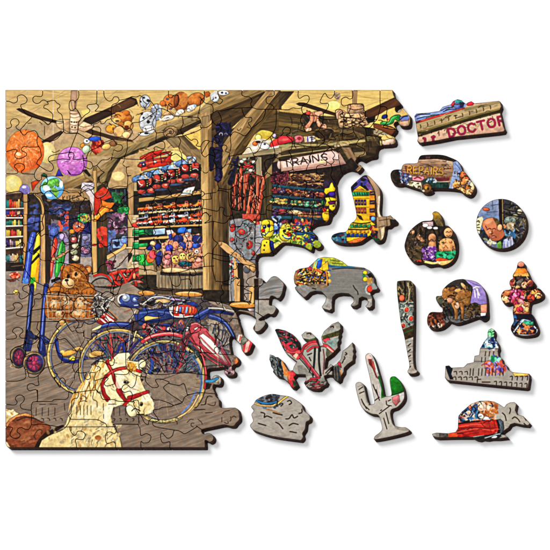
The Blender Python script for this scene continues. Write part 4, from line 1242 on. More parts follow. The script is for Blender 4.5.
for x, c in ((250, 'e8e4e4'), (272, 'd85a48'), (290, 'f0ece8'), (316, '5a78c0'), (338, 'e06050'), (366, '8aa0d8'), (395, 'e87838'), (420, 'd8402c')):
    E(c, x, 235 + (x - 340) * .03, 10, 32, 12, ol=.3, n=.15)
    L('f8f4f0', .4, [x - 4, 215, x - 2, 225], 0)
P('c83428', '255 270 300 262 400 275 370 298 300 295', 1, ol=.35, n=.2)
P('f0e8e0', '310 268 350 272 340 288 305 284')
L('eceae6', 1.3, '235 215 240 255 270 285 340 290 400 285 450 280 500 245', ol=.35)
L('c4cce0', 1.2, '450 280 480 255 530 225', ol=.35)
P('2b3a7c', '410 290 470 250 560 205 560 250 500 300 450 330', n=.2, ol=.35)
L('7088d0', .7, '430 290 490 255 550 225')
L('10163c', .6, '440 315 500 275 552 255')
# lower lamps
E('e05a50', 50, 365, 34, 28, 0, ol=.35, n=.2)
E('27346c', 110, 385, 36, 34, 0, ol=.35, n=.3)
E('c8ccd8', 100, 385, 10, 16)
E('e0e0e8', 130, 390, 8, 10)
E('c03c48', 180, 385, 40, 26, 0, ol=.35, n=.2)
E('f0b4a8', 235, 385, 34, 16, -5, ol=.35)
P('2a3a80', '130 350 250 338 262 360 180 365', ol=.25, n=.2)
E('b86858', 325, 335, 24, 24, 0, ol=.3, n=.25)
scrib(['2a3478', 'a83038', '1c1c2c', 'a89c94', '6a4a50', '141018'], 80, 0, 345, 400, 430, 20, 70, 1.1, 105)
# red bicycle: front wheel, mudguard, frame, carrier
v(0, 0)
wheel(165, 381, 39.5, 190, 400, '9c8856', '5470a8', 44, w=2.7)
A('5474b0', .9, 165, 381, 36, -60, 40)
A('3c4440', 2.4, 165, 381, 43, -62, 8, n=.3)
A('c8a868', 1.4, 165, 381, 39, -62, 55)
for q, c, w in (('163 382 176 352 186 334', '8a3c50', 1.5), ('174 380 183 355 189 336', 'b84a54', 1.4), ('167 381 179 354 187.5 336', 'd8a8a8', .6), ('170 381 181 356 188 338', '7a3048', 1.0), ('152 350 152 368 150 372', '2c4490', 3.4), ('160 345 172 356 176 362', '30386c', 3),
                ('157 371 192 372', '4a4440', .6), ('172 382 180 366 190 352', 'c0404c', 1.5), ('153 372 158 370', '101014', 4), ('183 372 192 366 198 372', '3c6a74', .8), ('186 358 196 366', '3c5a90', 1),
                ('180 350 196 358', '4a7090', .9), ('190 352 184 370', '2c3c50', .8), ('163 345 160 355 150 352', '2c2a58', 2.4), ('170 348 178 358 174 368', '3c3c78', 2.2)):
    L(c, w, q, ol=.28)
scrib(['2c3a78', '8a4a58', '2c2c34', '8c8880', '4a6a88', '141018', 'a03844'], 60, 152, 345, 184, 374, 4, 13, .8, 106, 70, 50)
scrib(['3c6a80', '2c3c60', '4a4a4c', '7a94b0', 'b0a8a0'], 46, 184, 352, 197, 372, 3, 10, .6, 107, -35, 25)
for k in range(40):
    t = math.radians(k * 9 + 4)
    L('c4bcb0' if k % 2 else '6a625c', .26, [165 + 4 * math.cos(t + .5), 381 + 4 * math.sin(t + .5), 165 + 35 * math.cos(t), 381 + 35 * math.sin(t)], 0, al=.7)
for k in range(26):
    t = math.radians(165 + k * 6)
    L('b4aca0' if k % 2 else '5a524e', .26, [118, 368, 118 + 34 * math.cos(t), 368 + 34 * math.sin(t)], 0, al=.7)
P('8e7c6c', '154 372 183 374 188 390 170 400 150 396 147 384', n=.1, al=.85)
P('958372', '180 373 197 373 196 386 186 388', n=.08, al=.8)
L('8c7448', .7, '192 374 198 382')
L('3c3a40', .5, '160 380 172 376 182 372')
A('e8a0a0', .01, 165, 381, 44, 0, 1)
L('c8404a', 3.4, '142.5 341.5 150 337 158 334.6 169 333.8 178 335 185 337.5', ol=.45)
L('f0a8a8', 1.0, '145 339.5 154 335.4 168 333 178 334.2')
L('b03440', 2.2, '190 338 198 348 203.5 360 205.8 374 205 388', ol=.45)
L('e07468', .7, '198 347 204 361 206 374')
v(140, 280, 70)
P('9c3a42', '380 420 400 340 440 330 520 380 552 420 552 500 470 520 420 480', ol=.35, n=.2)
L('e08a84', .8, '405 350 450 342 520 392')
P('f0d8c8', '420 385 450 370 480 380 450 400', n=.15, ol=.25)
E('8a4a50', 375, 425, 22, 30, 0, ol=.35, n=.25)
E('c8ccd4', 372, 385, 10, 20, 20, ol=.3)
L('5a5a60', 1.4, '400 300 370 350 345 420 340 470', ol=.3)
L('6a2434', 2.0, '380 430 340 480 335 552', ol=.3)
v(0, 0)
P('b2464e', '191 335 198 327.8 205.5 327.8 221 344 231 361.5 231.4 367 226 367 209 356 195.5 344', 0, ol=.5, n=.15)
P('c0585e', '194.5 335 199 330.5 205 330.5 219 345.5 228.5 362 226.5 364.5 211 353.5 198 342', 0, n=.12)
P('f2e0d0', '198.5 336 203 333.5 211 339.5 221 351.5 227.5 362 226 363 214.5 355 202.5 344', 0, ol=.3, n=.06)
P('f0d4c0', '196 345 202 349 206 356 196 349', ol=.3)
L('c0585e', 1.1, '199 335.5 212 349 226.5 363.5')
L('5a1820', .3, '199 337 211.5 350 226 364')
L('8c2430', .7, '206 331 219 347 229 364')
L('8c2430', .6, '194 342 210 354 226 365.5')
L('b2464e', 1.5, '194 345 207 357 222 367', ol=.35)
L('3a3028', .9, '203 366.5 214 365.5 224 365')
L('6a4a50', .6, '205 352 208 366')
P('7c7268', '205 360 216 364 205 366', n=.15, al=.7)
# blue rear mudguard and spokes on the right
v(210, 280, 70)
P('9a8e84', '-10 300 150 330 160 420 150 552 -10 420', n=.15)
P('7c6c60', '130 250 200 270 240 360 250 440 210 460 160 340', n=.25)
for q in ('40 350 20 420', '70 360 70 440', '110 370 90 480', '130 400 100 490', '30 380 120 400', '90 340 150 440'):
    L('3c4a78', .7, q, ol=.15)
for k in range(22):
    t = math.radians(-100 + k * 9)
    L(('5a5a70', 'b8b0a4', '3c3a44', '3a4a80')[k % 4], .4, [60, 520, 60 + 190 * math.cos(t), 520 + 190 * math.sin(t)], 0, al=.8)
scrib(['4a3a30', '2c2420', 'b0a498', '3c4a78'], 24, 20, 330, 160, 500, 30, 90, .6, 108, 100, 30)
P('2b3972', '-10 262 60 282 120 318 170 380 205 460 190 470 160 420 110 352 50 318 -10 300', 1, ol=.45, n=.18)
L('6c84cc', .8, '0 278 80 305 140 360 185 440')
P('1e2a64', '-10 235 100 240 190 262 180 280 90 262 -10 262', ol=.35, n=.25)
L('dcdcd8', 1.3, '-10 220 80 224 190 246', ol=.35)
L('f0e8d8', .8, '80 180 110 215 130 240', ol=.2)
P('2f2619', '150 195 380 175 380 235 360 250 230 235 200 260', n=.3)
E('e2a850', 258, 197, 108, 25, 2, ol=.45, c2='c47c2c')
L('f6d898', .7, '180 192 260 182 330 190')
P('b8a0a0', '290 225 350 222 350 250 310 245', n=.2, ol=.3)
P('24405c', '345 240 372 235 375 330 350 300', n=.3)
P('d4a468', '188 -10 235 -10 236 168 192 168', grain=1.57, n=.14)
P('33271a', '236 -10 268 -10 266 168 236 168', grain=1.57, n=.3)
P('9a8a80', '268 -10 310 -10 310 168 268 168', grain=1.57, n=.15)
P('d4a868', '310 60 346 40 346 180 330 188 305 150', grain=1.57, n=.14)
P('3a2c1c', '346 -10 382 -10 382 190 350 210', grain=1.57, n=.3)
P('8c8a8c', '150 -10 188 -10 190 165 152 168', grain=1.57, n=.14)
P('8f8c8c', '382 60 430 -30 552 -60 660 20 640 110 540 150 430 150 382 150', grain=-.2, n=.14)
for q in ('390 110 460 70 560 60', '400 130 500 100 600 90', '395 60 440 20 540 0'):
    L('5f5c5e', .5, q, al=.8)
P('3a2a16', '380 150 540 140 560 195 480 200 420 215 380 215', n=.35)
P('8f8c8c', '380 215 420 205 480 190 552 200 520 250 480 290 430 290 380 330', grain=-.3, n=.16)
E('4a3420', 400, 370, 56, 50, 0, n=.35)
L('9a7a4c', .9, '360 375 400 350 440 345')
L('80643c', .7, '370 400 410 380 445 365')
# fender end
P('d8d0d0', '225 430 250 430 240 500 215 480', n=.15)
P('cc3e48', '262 500 300 468 345 500 352 560 330 600 285 620 255 580', n=.2)
P('7a7466', '245 450 280 450 300 475 265 510 240 500', n=.25, ol=.25)
P('f0a898', '285 490 305 475 315 490 285 590 268 580', n=.15)
L('e0503c', 1.2, '240 440 232 480', 0)
P('5a4a40', '165 480 235 490 240 640 140 650 150 560', n=.3, al=.0)
E('7a5a48', 205, 640, 30, 36, 0, n=.35)
P('d06a3c', '205 610 225 640 215 670 195 660', n=.3)
P('5c4c50', '105 690 140 670 195 690 205 740 130 750', n=.35)
dab(['8a6a70', '2c2428', 'b08a8c'], 20, 115, 680, 195, 740, 8, 20, 109)
v(190, 355, 60)
E('8c8880', 255, 230, 50, 46, 0, n=.25)
L('3c86b8', 2.6, '150 240 200 238 250 215', ol=.3)
L('d8c090', .7, '240 245 275 215')
P('2a2424', '145 262 200 262 180 310 140 320', n=.3)
# ---- floor bottom right with the tyre's lower arc and the rocking horse
v(140, 390, 70)
A('6a6a80', .9, 0, 0, 1, 0, 1)
L('8a7c58', 3.6, '30 200 70 225 130 245 200 248 270 235 320 210', ol=.3, n=.4)
for k in range(9):
    L('e0d890', .8, [50 + k * 26, 214 + 30 * math.sin(min(1.57, .35 + k * .22)) - max(0, k - 6) * 7, 66 + k * 26, 219 + 30 * math.sin(min(1.57, .35 + k * .22)) - max(0, k - 5) * 7], 0)
L('c0b8d8', .6, '80 195 110 215 150 225')
L('e0bc80', 1.6, '300 215 360 180 410 130 460 40', ol=.3)
L('6480c0', 1.3, '330 180 390 110 440 10')
v(0, 390, 70)
P('efd9a0', '45 145 90 158 152 184 110 210 70 250 45 270', n=.12, ol=.3, c2='d8b070')
dab(['c89858', 'f4e8c0'], 14, 50, 155, 120, 220, 8, 18, 110)
P('8e4b2c', '45 290 70 240 120 205 190 195 260 215 330 252 400 295 345 345 300 400 270 470 45 470', 1, ol=.45, n=.2, c2='7c3c22')
P('c27c48', '45 268 80 225 130 196 200 180 265 198 262 216 190 202 130 215 80 255 52 300', 0, ol=.3, n=.18)
L('4a2414', 1.1, '135 240 200 215 270 225 330 255')
P('a05a34', '80 300 150 250 250 260 340 300 280 360 200 400 100 380', 1, n=.2, al=.6)
dab(['a8623a', '74381f', 'b8744a'], 40, 70, 250, 340, 440, 10, 26, 111, al=.5, asp=2.6, ang=-15)
P('e0cc9c', '40 400 60 415 85 460 40 470', n=.1)
P('38200f', '470 280 500 285 420 340 350 390 300 470 268 470 290 410 345 345', 1, n=.25)
# horse body
v(0, 0)
P('f0dfa6', '104 364 95 371 87 381 81 392 75 403 69 414 66 424 62 430 50 435 42 440 38 450 122 450 121.5 446 119.6 437 113 425 111 415 114 407 124 404 140 404 140 372 126 356', 0, n=.1, c2='e6cc8c', gd=(-.3, 1))
P('f4e8ba', '114 357 118 353.5 124 352.6 129 352.5 130.4 355 126.5 360 137 361.5 141.6 361 141.6 372 140 378 144.6 388.6 149.5 395 153.4 401 154.2 408 151 413.5 145 415 138 414 133 416.8 128 416 126 411 129 407 122 403.5 114 404.5 106 396 102 384 104 372 110 362', 0, ol=.4, n=.08, c2='ecd598', gd=(1, 1))
L('3c2c1c', .6, '42 440 50 435 62 430 68 424 72 414')
L('5a4428', .6, '122 448 119.6 437 113 425 111 415 114 407')
dab(['c89c60', 'd8b47c', 'b88850', 'a89878', 'b8a888'], 60, 48, 426, 120, 446, 1.0, 3.2, 112, asp=1.5, al=.6)
scrib(['d8c08a', 'fbf4d8', 'c8ac74'], 120, 70, 402, 121, 446, 3, 9, .5, 115, -60, 30)
scrib(['e0c890', 'fffae4', 'd0b47c'], 90, 108, 362, 150, 412, 2, 7, .45, 116, 60, 50)
E('c07840', 98, 437.6, 3.2, 2.4)
dab(['e8d29a', 'f8f0cc', 'dcc088'], 60, 80, 400, 122, 428, 2, 6, 113, asp=2.2, ang=-60, al=.5)
# mane
r = random.Random(9)
for k in range(150):
    t = r.random()
    x = 102 - 30 * t + r.uniform(-6, 14) * (1 - t * .3)
    y = 364 + 40 * t + r.uniform(-3, 4)
    L(r.choice(['e2a040', 'eab858', 'f4e0a0', 'c98a30', 'f8ecc0', 'e0b468', 'f8ecc0', 'f0d898', '9a6a28']), r.uniform(.5, 1.4), [x + 3, y - 5, x, y + 1, x - 1.5, y + 7], 1, .3)
L('f4e6b0', 2, '112 362 104 372 98 386 92 400', al=.4)
for q in ('89 382 91 396', '85 390 86 402', '93 376 94 388', '79 402 80 410'):
    L('5a3c18', .45, q)
E('e8a838', 131, 365, 4, 3, 20, n=.25)
L('e0a040', 1.2, '127 362 132 366 136 364')
# bridle
v(70, 330, 70)
L('b92a2a', 3.0, '292 250 305 280 335 340 352 400 385 460 430 548', ol=.3, n=.2)
L('b92a2a', 2.8, '278 372 330 325 400 302 470 300 552 326', ol=.3, n=.2)
L('b02626', 2.6, '282 360 262 400 252 445 262 500 292 552', ol=.3, n=.2)
L('e87058', .6, '300 268 342 350 372 430')
L('e87058', .5, '300 342 380 305 450 298')
L('b92a2a', 2.2, '300 240 290 262', ol=.3)
E('181410', 440, 412, 22, 11, 8)
E('e8e4dc', 446, 408, 5, 4)
L('6a5030', .5, '410 400 440 395 470 412')
L('8a6c40', .5, '420 470 450 450 480 420')
v(70, 390, 70)
L('b92a2a', 3.2, '375 0 400 40 440 82', ol=.3, n=.2)
L('b92a2a', 3.0, '420 132 445 95 480 68 552 38', ol=.3, n=.2)
L('b02626', 2.4, '262 -10 275 35 305 68', ol=.3)
v(0, 0)
for q in ((133, 388, 5, 8, 20), (120, 380, 4, 9, 10), (146, 398, 4, 5, 40), (122, 357, 4, 3, 0), (108, 412, 4, 12, 15)):
    E('fcf5dc', *q, al=.7, n=.06)
v(130, 325, 140)
L('b92a2a', 3.0, '-5 285 30 275 70 262', ol=.3, n=.2)
P('d89430', '-12 160 14 154 26 168 8 184 -10 180', 1, n=.3)
scrib(['e8b04c', 'b8741c', 'f4d890', 'c88428'], 26, -14, 152, 24, 184, 5, 16, .7, 117, 110, 30)
E('f0dfa8', 48, 152, 15, 17, 10, ol=.4, n=.1)
E('f8f0d0', 42, 158, 8, 6, 0, al=.9)
E('2c1c14', 44, 310, 7, 9)
E('1c1410', 47, 215, 5, 4, 20)
L('b09058', .5, '20 200 40 190 52 200')
L('a08050', .5, '10 250 40 262 60 292')
L('c8b080', .8, '70 300 88 330 70 350')
L('3c2414', .9, '5 345 30 352 55 350')
dab(['e0c080', 'fbf3d2', 'd8b878'], 24, 20, 285, 90, 345, 5, 12, 114, al=.6)
v(70, 390, 70)
P('f2e4b4', '440 140 470 118 500 140 525 190 500 212 470 206 450 180', 1, ol=.35, n=.1)
L('2a1c14', .8, '485 165 510 145 545 160 552 165')
P('7f6e60', '340 140 400 118 440 130 445 180 470 212 530 205 552 270 345 270 328 220 330 180', n=.1, grain=-.3, ol=.25)
# engraved lines, drawn by the laser on top of the print
LS = '2a1a12'
v(0, 390, 70)
L(LS, .5, '285 388 268 365 285 330 310 310 330 322 325 350')
for x in (285, 333, 382, 432):
    L(LS, .5, [x, 140, x - 2, 202], 0)
    L(LS, .6, [x + 40, 222, x + 54, 226, x + 58, 240])
for q in ('310 112 358 112', '392 112 450 112', '505 105 510 160'):
    L(LS, .5, q, 0)
v(70, 390, 70)
for x in (52, 82, 108, 136, 165):
    L('5a4428', .55, [x, 122, x, 195], 0)
for q in ('80 92 110 84 135 92', '80 70 100 45 135 66', '300 112 350 112', '185 20 180 70 210 90 214 135', '262 105 262 160', '264 190 264 225'):
    L(LS, .45, q)
for x in (345, 390, 436):
    L(LS, .5, [x, 138, x, 200], 0)
for x in (340, 390, 440, 490):
    L(LS, .6, [x, 224, x + 14, 228, x + 6, 244])
v(140, 390, 70)
for q in ('425 155 505 152', '370 255 395 232 420 232', '455 230 480 250 490 270', '425 260 405 262 402 280 420 292', '515 180 552 178', '480 115 515 112 520 80 530 50', '275 235 290 250 292 270'):
    L(LS, .5, q)
v(190, 390, 70)
for q in ('30 158 120 153', '120 180 175 176', '85 118 118 110 128 70 150 48 175 55', '140 110 170 122 195 118 200 95', '255 185 275 168 310 162', '250 215 250 250', '270 255 285 262', '285 262 300 262 298 245', '320 210 322 235 312 245', '330 215 345 205 362 215'):
    L(LS, .55, q)
v(0, 85, 70)
for q in ('218 302 248 298', '310 290 332 308', '350 325 350 398', '352 290 375 312 392 302 396 285', '408 522 430 530 470 512', '200 360 208 350'):
    L(LS, .45, q)
v(210, 85, 70)
for q in ('290 330 330 345', '150 235 165 250', '215 345 225 360 245 340'):
    L(LS, .45, q)
# ---------------------------------------------------------------- the pictures on the figure-shaped pieces
GREY = 'a39c95'


def back(k, c, n=.12, **kw):
    v(0, 0)
    a = fig_outline(k)
    m = a.mean(0)
    P(c, (m + (a - m) * 1.12).ravel(), n=n, **kw)


def streaks(n, x0, y0, x1, y1, cols, ang, lo=5, hi=16, seed=1, w=.4):
    r = random.Random(seed)
    for _ in range(n):
        x, y, l = r.uniform(x0, x1), r.uniform(y0, y1), r.uniform(lo, hi)
        L(r.choice(cols), r.uniform(.25, w), [x, y, x + l * math.cos(ang), y + l * math.sin(ang)], 0, al=.6)


v(0, 0)
P('a09a92', '255 300 550 300 550 460 255 460', n=.08)
# plank with DOCTOR
back('plank', 'c9a080')
v(405, 90, 60)
P('8493cc', '80 210 350 140 440 80 545 85 560 140 540 165 300 235 95 290', n=.14)
for q in ('95 245 130 225 230 220', '110 265 200 240 310 225', '330 190 380 165 440 160', '350 200 400 180 470 175', '450 130 500 110 530 130'):
    L('24305a', .8, q)
L('b4c4ec', .8, '140 240 220 232 320 212')
P('3a8a8c', '455 90 510 90 540 120 520 150 480 130', 1, n=.3)
P('d03a50', '420 135 440 105 455 100 445 150', 1, ol=.3)
E('5a6ab8', 480, 145, 34, 26, 0, ol=.3, n=.3)
P('2c2c54', '500 110 545 115 535 160 505 165', n=.3)
P('d83440', '565 130 585 112 610 105 634 122 620 138 575 145', ol=.3)
P('b89c70', '98 300 545 165 880 95 895 180 560 260 110 390', grain=-.27, n=.14)
P('c83c34', '95 290 545 160 548 172 98 308', ol=.25)
P('8a7a52', '540 165 880 98 885 125 545 195', grain=-.25, n=.2, al=.7)
for k in range(11):
    L('3c3018', .7, [140 + k * 64, 318 - k * 17.5, 146 + k * 64, 336 - k * 17.5, 144 + k * 64, 350 - k * 17.5], 0)
    L('d0b888', .5, [152 + k * 64, 322 - k * 17.5, 196 + k * 64, 309 - k * 17.5], 0, al=.8)
P('4a3a1e', '108 392 560 252 890 168 890 205 560 292 110 435', grain=-.27, n=.3)
P('7a6a38', '110 385 560 246 890 162 890 175 560 262 112 400', grain=-.27, n=.25)
for k in range(8):
    L('241a10', .8, [150 + k * 90, 405 - k * 25, 158 + k * 90, 440 - k * 25], 0)
P('e2b8a0', '112 440 560 296 890 208 940 370 860 400 140 500', n=.1, c2='cf9c84', gd=(.25, 1))
text('DOCTOR', 404, 434, 76, 66, -13.5, '5a1024', 2.2, sp=1.42)
text('DOCTOR', 404, 434, 76, 66, -13.5, 'a82450', 1.7, sp=1.42)
for q in ('170 442 185 450 180 490', '262 425 258 455 268 490', '248 432 270 428'):
    L('b02450', 1.9, q, ol=.25)
for q in ('300 400 310 380 312 420', '640 300 650 330', '690 305 700 330', '360 375 380 350 382 395', '760 260 766 300', '800 240 806 260', '560 320 600 315'):
    L('6a5030', .8, q)
scrib(['5a4a28', 'd0b888', '3a3018', '8a7448'], 80, 110, 120, 880, 420, 16, 60, .5, 316, -15, 8)
text('DOCTOR', 404, 434, 76, 66, -13.5, 'a82450', 1.7, sp=1.42)
# little lorry with REPAIRS
back('car', '6c5648')
v(385, 150, 60)
E('2a2218', 105, 245, 62, 72, 0, n=.35)
A('4a3c22', .7, 105, 245, 40, 90, 250, 48)
P('31241a', '300 95 320 50 480 38 600 60 690 120 680 140 600 100 480 82 310 90', n=.3)
for x in (380, 395, 408):
    L('8a4a50', .6, [x, 62, x, 76], 0)
P('a27c60', '150 130 290 118 310 88 480 82 620 105 625 270 560 290 170 235', grain=.06, n=.18)
P('8a6248', '170 215 600 240 590 285 560 290 170 240', n=.2)
L('d0a890', .7, '305 95 480 90 600 108')
for k in range(5):
    L('5a2c20', .8, [185 + k * 14, 145, 200 + k * 14, 215], 0)
    L('d07840', .5, [192 + k * 14, 150, 205 + k * 14, 210], 0)
text('REPAIRS', 205, 212, 62, 40, 3, '4a2810', 1.6, sp=1.34)
text('REPAIRS', 203, 210, 62, 40, 3, 'dca43c', 1.0, sp=1.34)
P('6a2c30', '460 255 590 250 590 280 480 290', n=.2)
P('3f4c78', '138 200 220 220 250 245 200 310 150 300 135 260', n=.3)
dab(['c8d0e0', '28304c', '8090b8', 'b04848'], 26, 140, 200, 215, 300, 8, 18, 201)
P('e891a0', '248 240 350 235 365 262 330 288 250 280', n=.12, ol=.35)
L('c03048', .9, '270 262 300 250 330 262', ol=.2)
E('f8e8e8', 232, 242, 14, 9)
P('ddd2b0', '180 330 240 285 330 295 345 350 340 390 240 350', n=.15, ol=.3)
dab(['7a6a4c', 'f0e8cc', 'a89870', '4a4030'], 26, 200, 295, 330, 350, 7, 16, 202)
P('1d3a34', '335 290 380 260 440 275 580 300 600 370 440 360 360 330', n=.35)
P('27404c', '380 255 440 250 470 290 400 300', n=.3)
dab(['8aa0b8', 'c8d0d8', '20303a', '5a7080'], 20, 380, 255, 470, 295, 7, 16, 203)
L('d8c0b0', .6, '455 265 480 290 560 290 600 285')
P('241a1a', '440 345 700 362 720 400 440 372', n=.3)
E('6a4a2a', 385, 350, 44, 46, 0, ol=.4, n=.3)
E('c8902c', 378, 345, 16, 16, 0)
E('3a2818', 395, 355, 10, 14)
E('d8c0a0', 350, 375, 14, 10)
P('8394c4', '625 110 660 100 705 160 700 290 610 370 585 350 600 290 625 200', n=.14, c2='9aa8d0')
L('40508a', .6, '640 120 690 180 695 240')
P('c8b8a0', '560 105 620 110 625 150 580 150', n=.12, al=.6)
L('6a5040', .6, '545 180 540 150 570 130 590 150')
E('d46a34', 720, 235, 38, 45, 10, ol=.4, n=.2)
E('c85428', 735, 265, 36, 26, -20, ol=.3)
E('e0904c', 715, 290, 40, 32, -20, ol=.35, n=.2)
E('d89848', 660, 320, 36, 40, 0, ol=.35, n=.2)
E('e4ac60', 702, 378, 38, 36, 0, ol=.35, n=.2)
E('e8b878', 770, 380, 38, 28, -20, ol=.35, n=.2)
E('a8b8d8', 778, 305, 22, 18, 20, ol=.3)
E('e8c898', 800, 330, 22, 40, -10, ol=.3)
E('b8702c', 760, 345, 26, 22, 0, ol=.3)
dab(['8a4818', 'f0d0a0', 'c87830'], 30, 640, 270, 800, 400, 7, 15, 204)
L('3a1c10', .8, '690 320 700 270 740 240 755 245')
L('e8c0b0', .7, '620 350 625 310 660 295')
scrib(['2a1c14', '8a5a30', 'e8c090', '5a3418'], 70, 640, 200, 810, 410, 10, 30, .6, 317)
scrib(['4a3020', 'c09878', '6a4830'], 60, 165, 95, 610, 260, 30, 90, .4, 318, 4, 5)
text('REPAIRS', 203, 210, 62, 40, 3, 'd49c3c', 1.0, sp=1.34)
# round piece with the bald man
back('disc', '2e3038', n=.3)
v(465, 185, 75)
P('8794b4', '90 200 150 130 260 95 262 300 120 330', n=.12, c2='6f80b0')
for q in ('190 150 262 140', '200 110 205 180', '160 200 240 195'):
    L('4a5880', .7, q)
E('c86040', 155, 178, 26, 12, 10, ol=.3)
P('e8e2b8', '75 250 125 230 135 250 120 300 105 360 80 330', n=.1)
for q in ('85 270 100 262 105 275', '88 295 104 290', '84 330 110 335', '80 310 108 312'):
    L('3a3828', .9, q)
P('211a18', '246 95 282 95 290 290 252 290', n=.3)
L('b08a50', .8, '274 100 278 290', 0)
scrib(['6a6450', '3a3a38', '5a5a68', '1c1e24', '8a7a5c', '484038', '141418'], 150, 290, 110, 460, 450, 20, 60, 1.6, 205)
E('8a8464', 368, 235, 26, 24, 0, ol=.35, n=.25)
E('98907c', 402, 195, 22, 20, 0, ol=.35, n=.25)
for q in ('290 140 440 160', '290 180 440 205', '300 215 440 240'):
    L('1c1a1c', 1, q)
E('74847c', 330, 262, 44, 34, 0, ol=.35, n=.25)
P('9a8468', '305 280 350 275 362 330 335 350 310 320', 1, n=.2, ol=.35)
E('e0d0b8', 350, 290, 10, 12)
P('c8885c', '280 290 300 285 305 310 285 320', n=.2)
P('2c5c84', '290 330 370 340 360 390 300 380', n=.25, ol=.3)
dab(['3a6a9a', '7a9ab8', '1c2c44'], 20, 290, 330, 365, 385, 10, 22, 206)
P('8890b8', '282 400 340 375 365 430 320 460 270 470', n=.15, ol=.35)
for q in ('300 400 300 455', '320 395 325 450', '345 388 348 440'):
    L('d8dcec', .7, q)
P('5a8a3c', '230 430 262 405 275 460 235 480', n=.25, ol=.3)
P('6a7080', '140 400 230 410 240 470 180 450', n=.25)
dab(['c8c0a8', '5a6a8a', '8a8a5a'], 20, 140, 395, 230, 450, 10, 20, 207)
P('dc8a62', '125 300 140 258 190 238 235 250 262 300 290 360 262 400 215 410 175 385 150 345', 1, ol=.3, n=.05, c2='b8623e', gd=(.6, 1))
P('6a5030', '205 240 240 250 258 290 240 310 222 275', 1, n=.3)
E('e89a72', 255, 312, 20, 26, 10, ol=.4)
E('f0b088', 172, 268, 30, 15, -20, al=.6, n=.04)
E('eca880', 170, 345, 22, 16, 0, al=.5, n=.04)
E('b8623e', 235, 355, 26, 30, 0, al=.4, n=.04)
for q in ('160 330 180 318 192 325', '200 325 215 318 225 325', '185 350 195 362 205 350', '180 382 210 372 230 385', '195 350 200 335', '150 300 160 318'):
    L('5a2418', .7, q)
E('eca080', 186, 348, 11, 10, 0, ol=.15)
L('8a2c20', .8, '178 375 200 388 228 378')
L('f0e0d8', .4, '186 378 202 384 220 379')
scrib(['e8d8c0', '1c1a1c', '8a94a8', '5a5a50', 'b89870'], 60, 285, 230, 450, 400, 8, 22, .6, 305)
# pumpkin piece with the dolls
back('pumpkin', '2f241c', n=.35)
v(395, 205, 70)
dab(['4a3a26', '1f1814', '5a4630', '3a2c20'], 60, 90, 150, 480, 470, 24, 60, 208, asp=1.4, al=.6)
P('4c3c26', '90 330 150 300 210 330 205 440 120 430', n=.3, grain=.6)
P('a8882c', '292 60 345 50 372 105 330 130 300 115', n=.2, c2='8a6a1c')
P('6a5a34', '305 115 375 100 380 170 330 160', n=.3)
P('c8a8ac', '215 135 300 128 302 165 255 178 218 165', n=.15, ol=.3)
E('f0ece8', 240, 160, 24, 16, 0, ol=.3)
E('f4f0ee', 272, 178, 22, 12, 0, ol=.3)
E('f0ece8', 320, 182, 22, 11, 0, ol=.3)
for q in ('200 180 200 280', '240 200 238 300', '300 190 330 260', '340 170 350 240', '160 220 175 260'):
    L('17120e', 1.2, q)
E('c88860', 137, 212, 19, 22, 0, ol=.4, n=.15)
P('c4845c', '172 240 185 222 215 258 236 280 215 292 180 270', 1, ol=.4, n=.15)
P('7a5c7c', '150 290 175 285 180 315 160 310', n=.2)
E('b07850', 292, 258, 32, 36, 0, ol=.45, n=.18)
P('b87c54', '262 285 320 280 326 345 262 350', n=.18, ol=.35)
L('5a3420', .8, '262 300 285 270 310 290')
dab(['7a3a9c', '9a5cc0', 'c8a0dc', '4a2070', '5a2c84'], 70, 222, 335, 318, 430, 14, 30, 209, asp=1.4)
E('8a4a9c', 240, 400, 22, 34, 0, ol=.3, n=.3)
E('dc9c68', 418, 218, 36, 40, 0, ol=.45, n=.12)
L('6a3a1c', .7, '400 215 412 208 420 216')
L('6a3a1c', .7, '428 214 438 206 444 214')
L('6a3a1c', .7, '405 240 420 248 436 238')
P('d89860', '345 300 365 270 410 258 450 270 470 310 476 355 455 340 440 375 370 370 360 390 345 350', 1, ol=.45, n=.14)
for q in ('365 290 385 305 400 290', '425 290 445 300', '405 330 420 340'):
    L('9a5c30', .8, q)
E('5a7038', 378, 295, 12, 8)
P('1f8a58', '322 372 370 362 440 360 478 365 462 420 400 430 325 412', 1, ol=.4, n=.25)
dab(['2aa870', '14603c', '40c088'], 26, 330, 368, 465, 418, 12, 26, 210)
P('dc5426', '310 425 350 412 420 425 400 450 330 450', n=.2, ol=.3)
P('e8c070', '220 432 300 448 440 430 480 405 470 440 380 480 300 470 230 455', n=.14, ol=.3)
L('f4e8d0', 1, '300 470 335 445 350 460 330 480')
E('b83a24', 190, 440, 20, 10, 0)
scrib(['5a4630', '17120e', '7a6040', '2a2018'], 90, 85, 170, 230, 460, 12, 40, .9, 306)
scrib(['f0e0fa', '3a1a5a', '5a2c84'], 40, 225, 340, 318, 430, 6, 20, .6, 307)
scrib(['b8743c', 'f0c090', '8a5028'], 50, 345, 265, 470, 365, 6, 18, .5, 308)
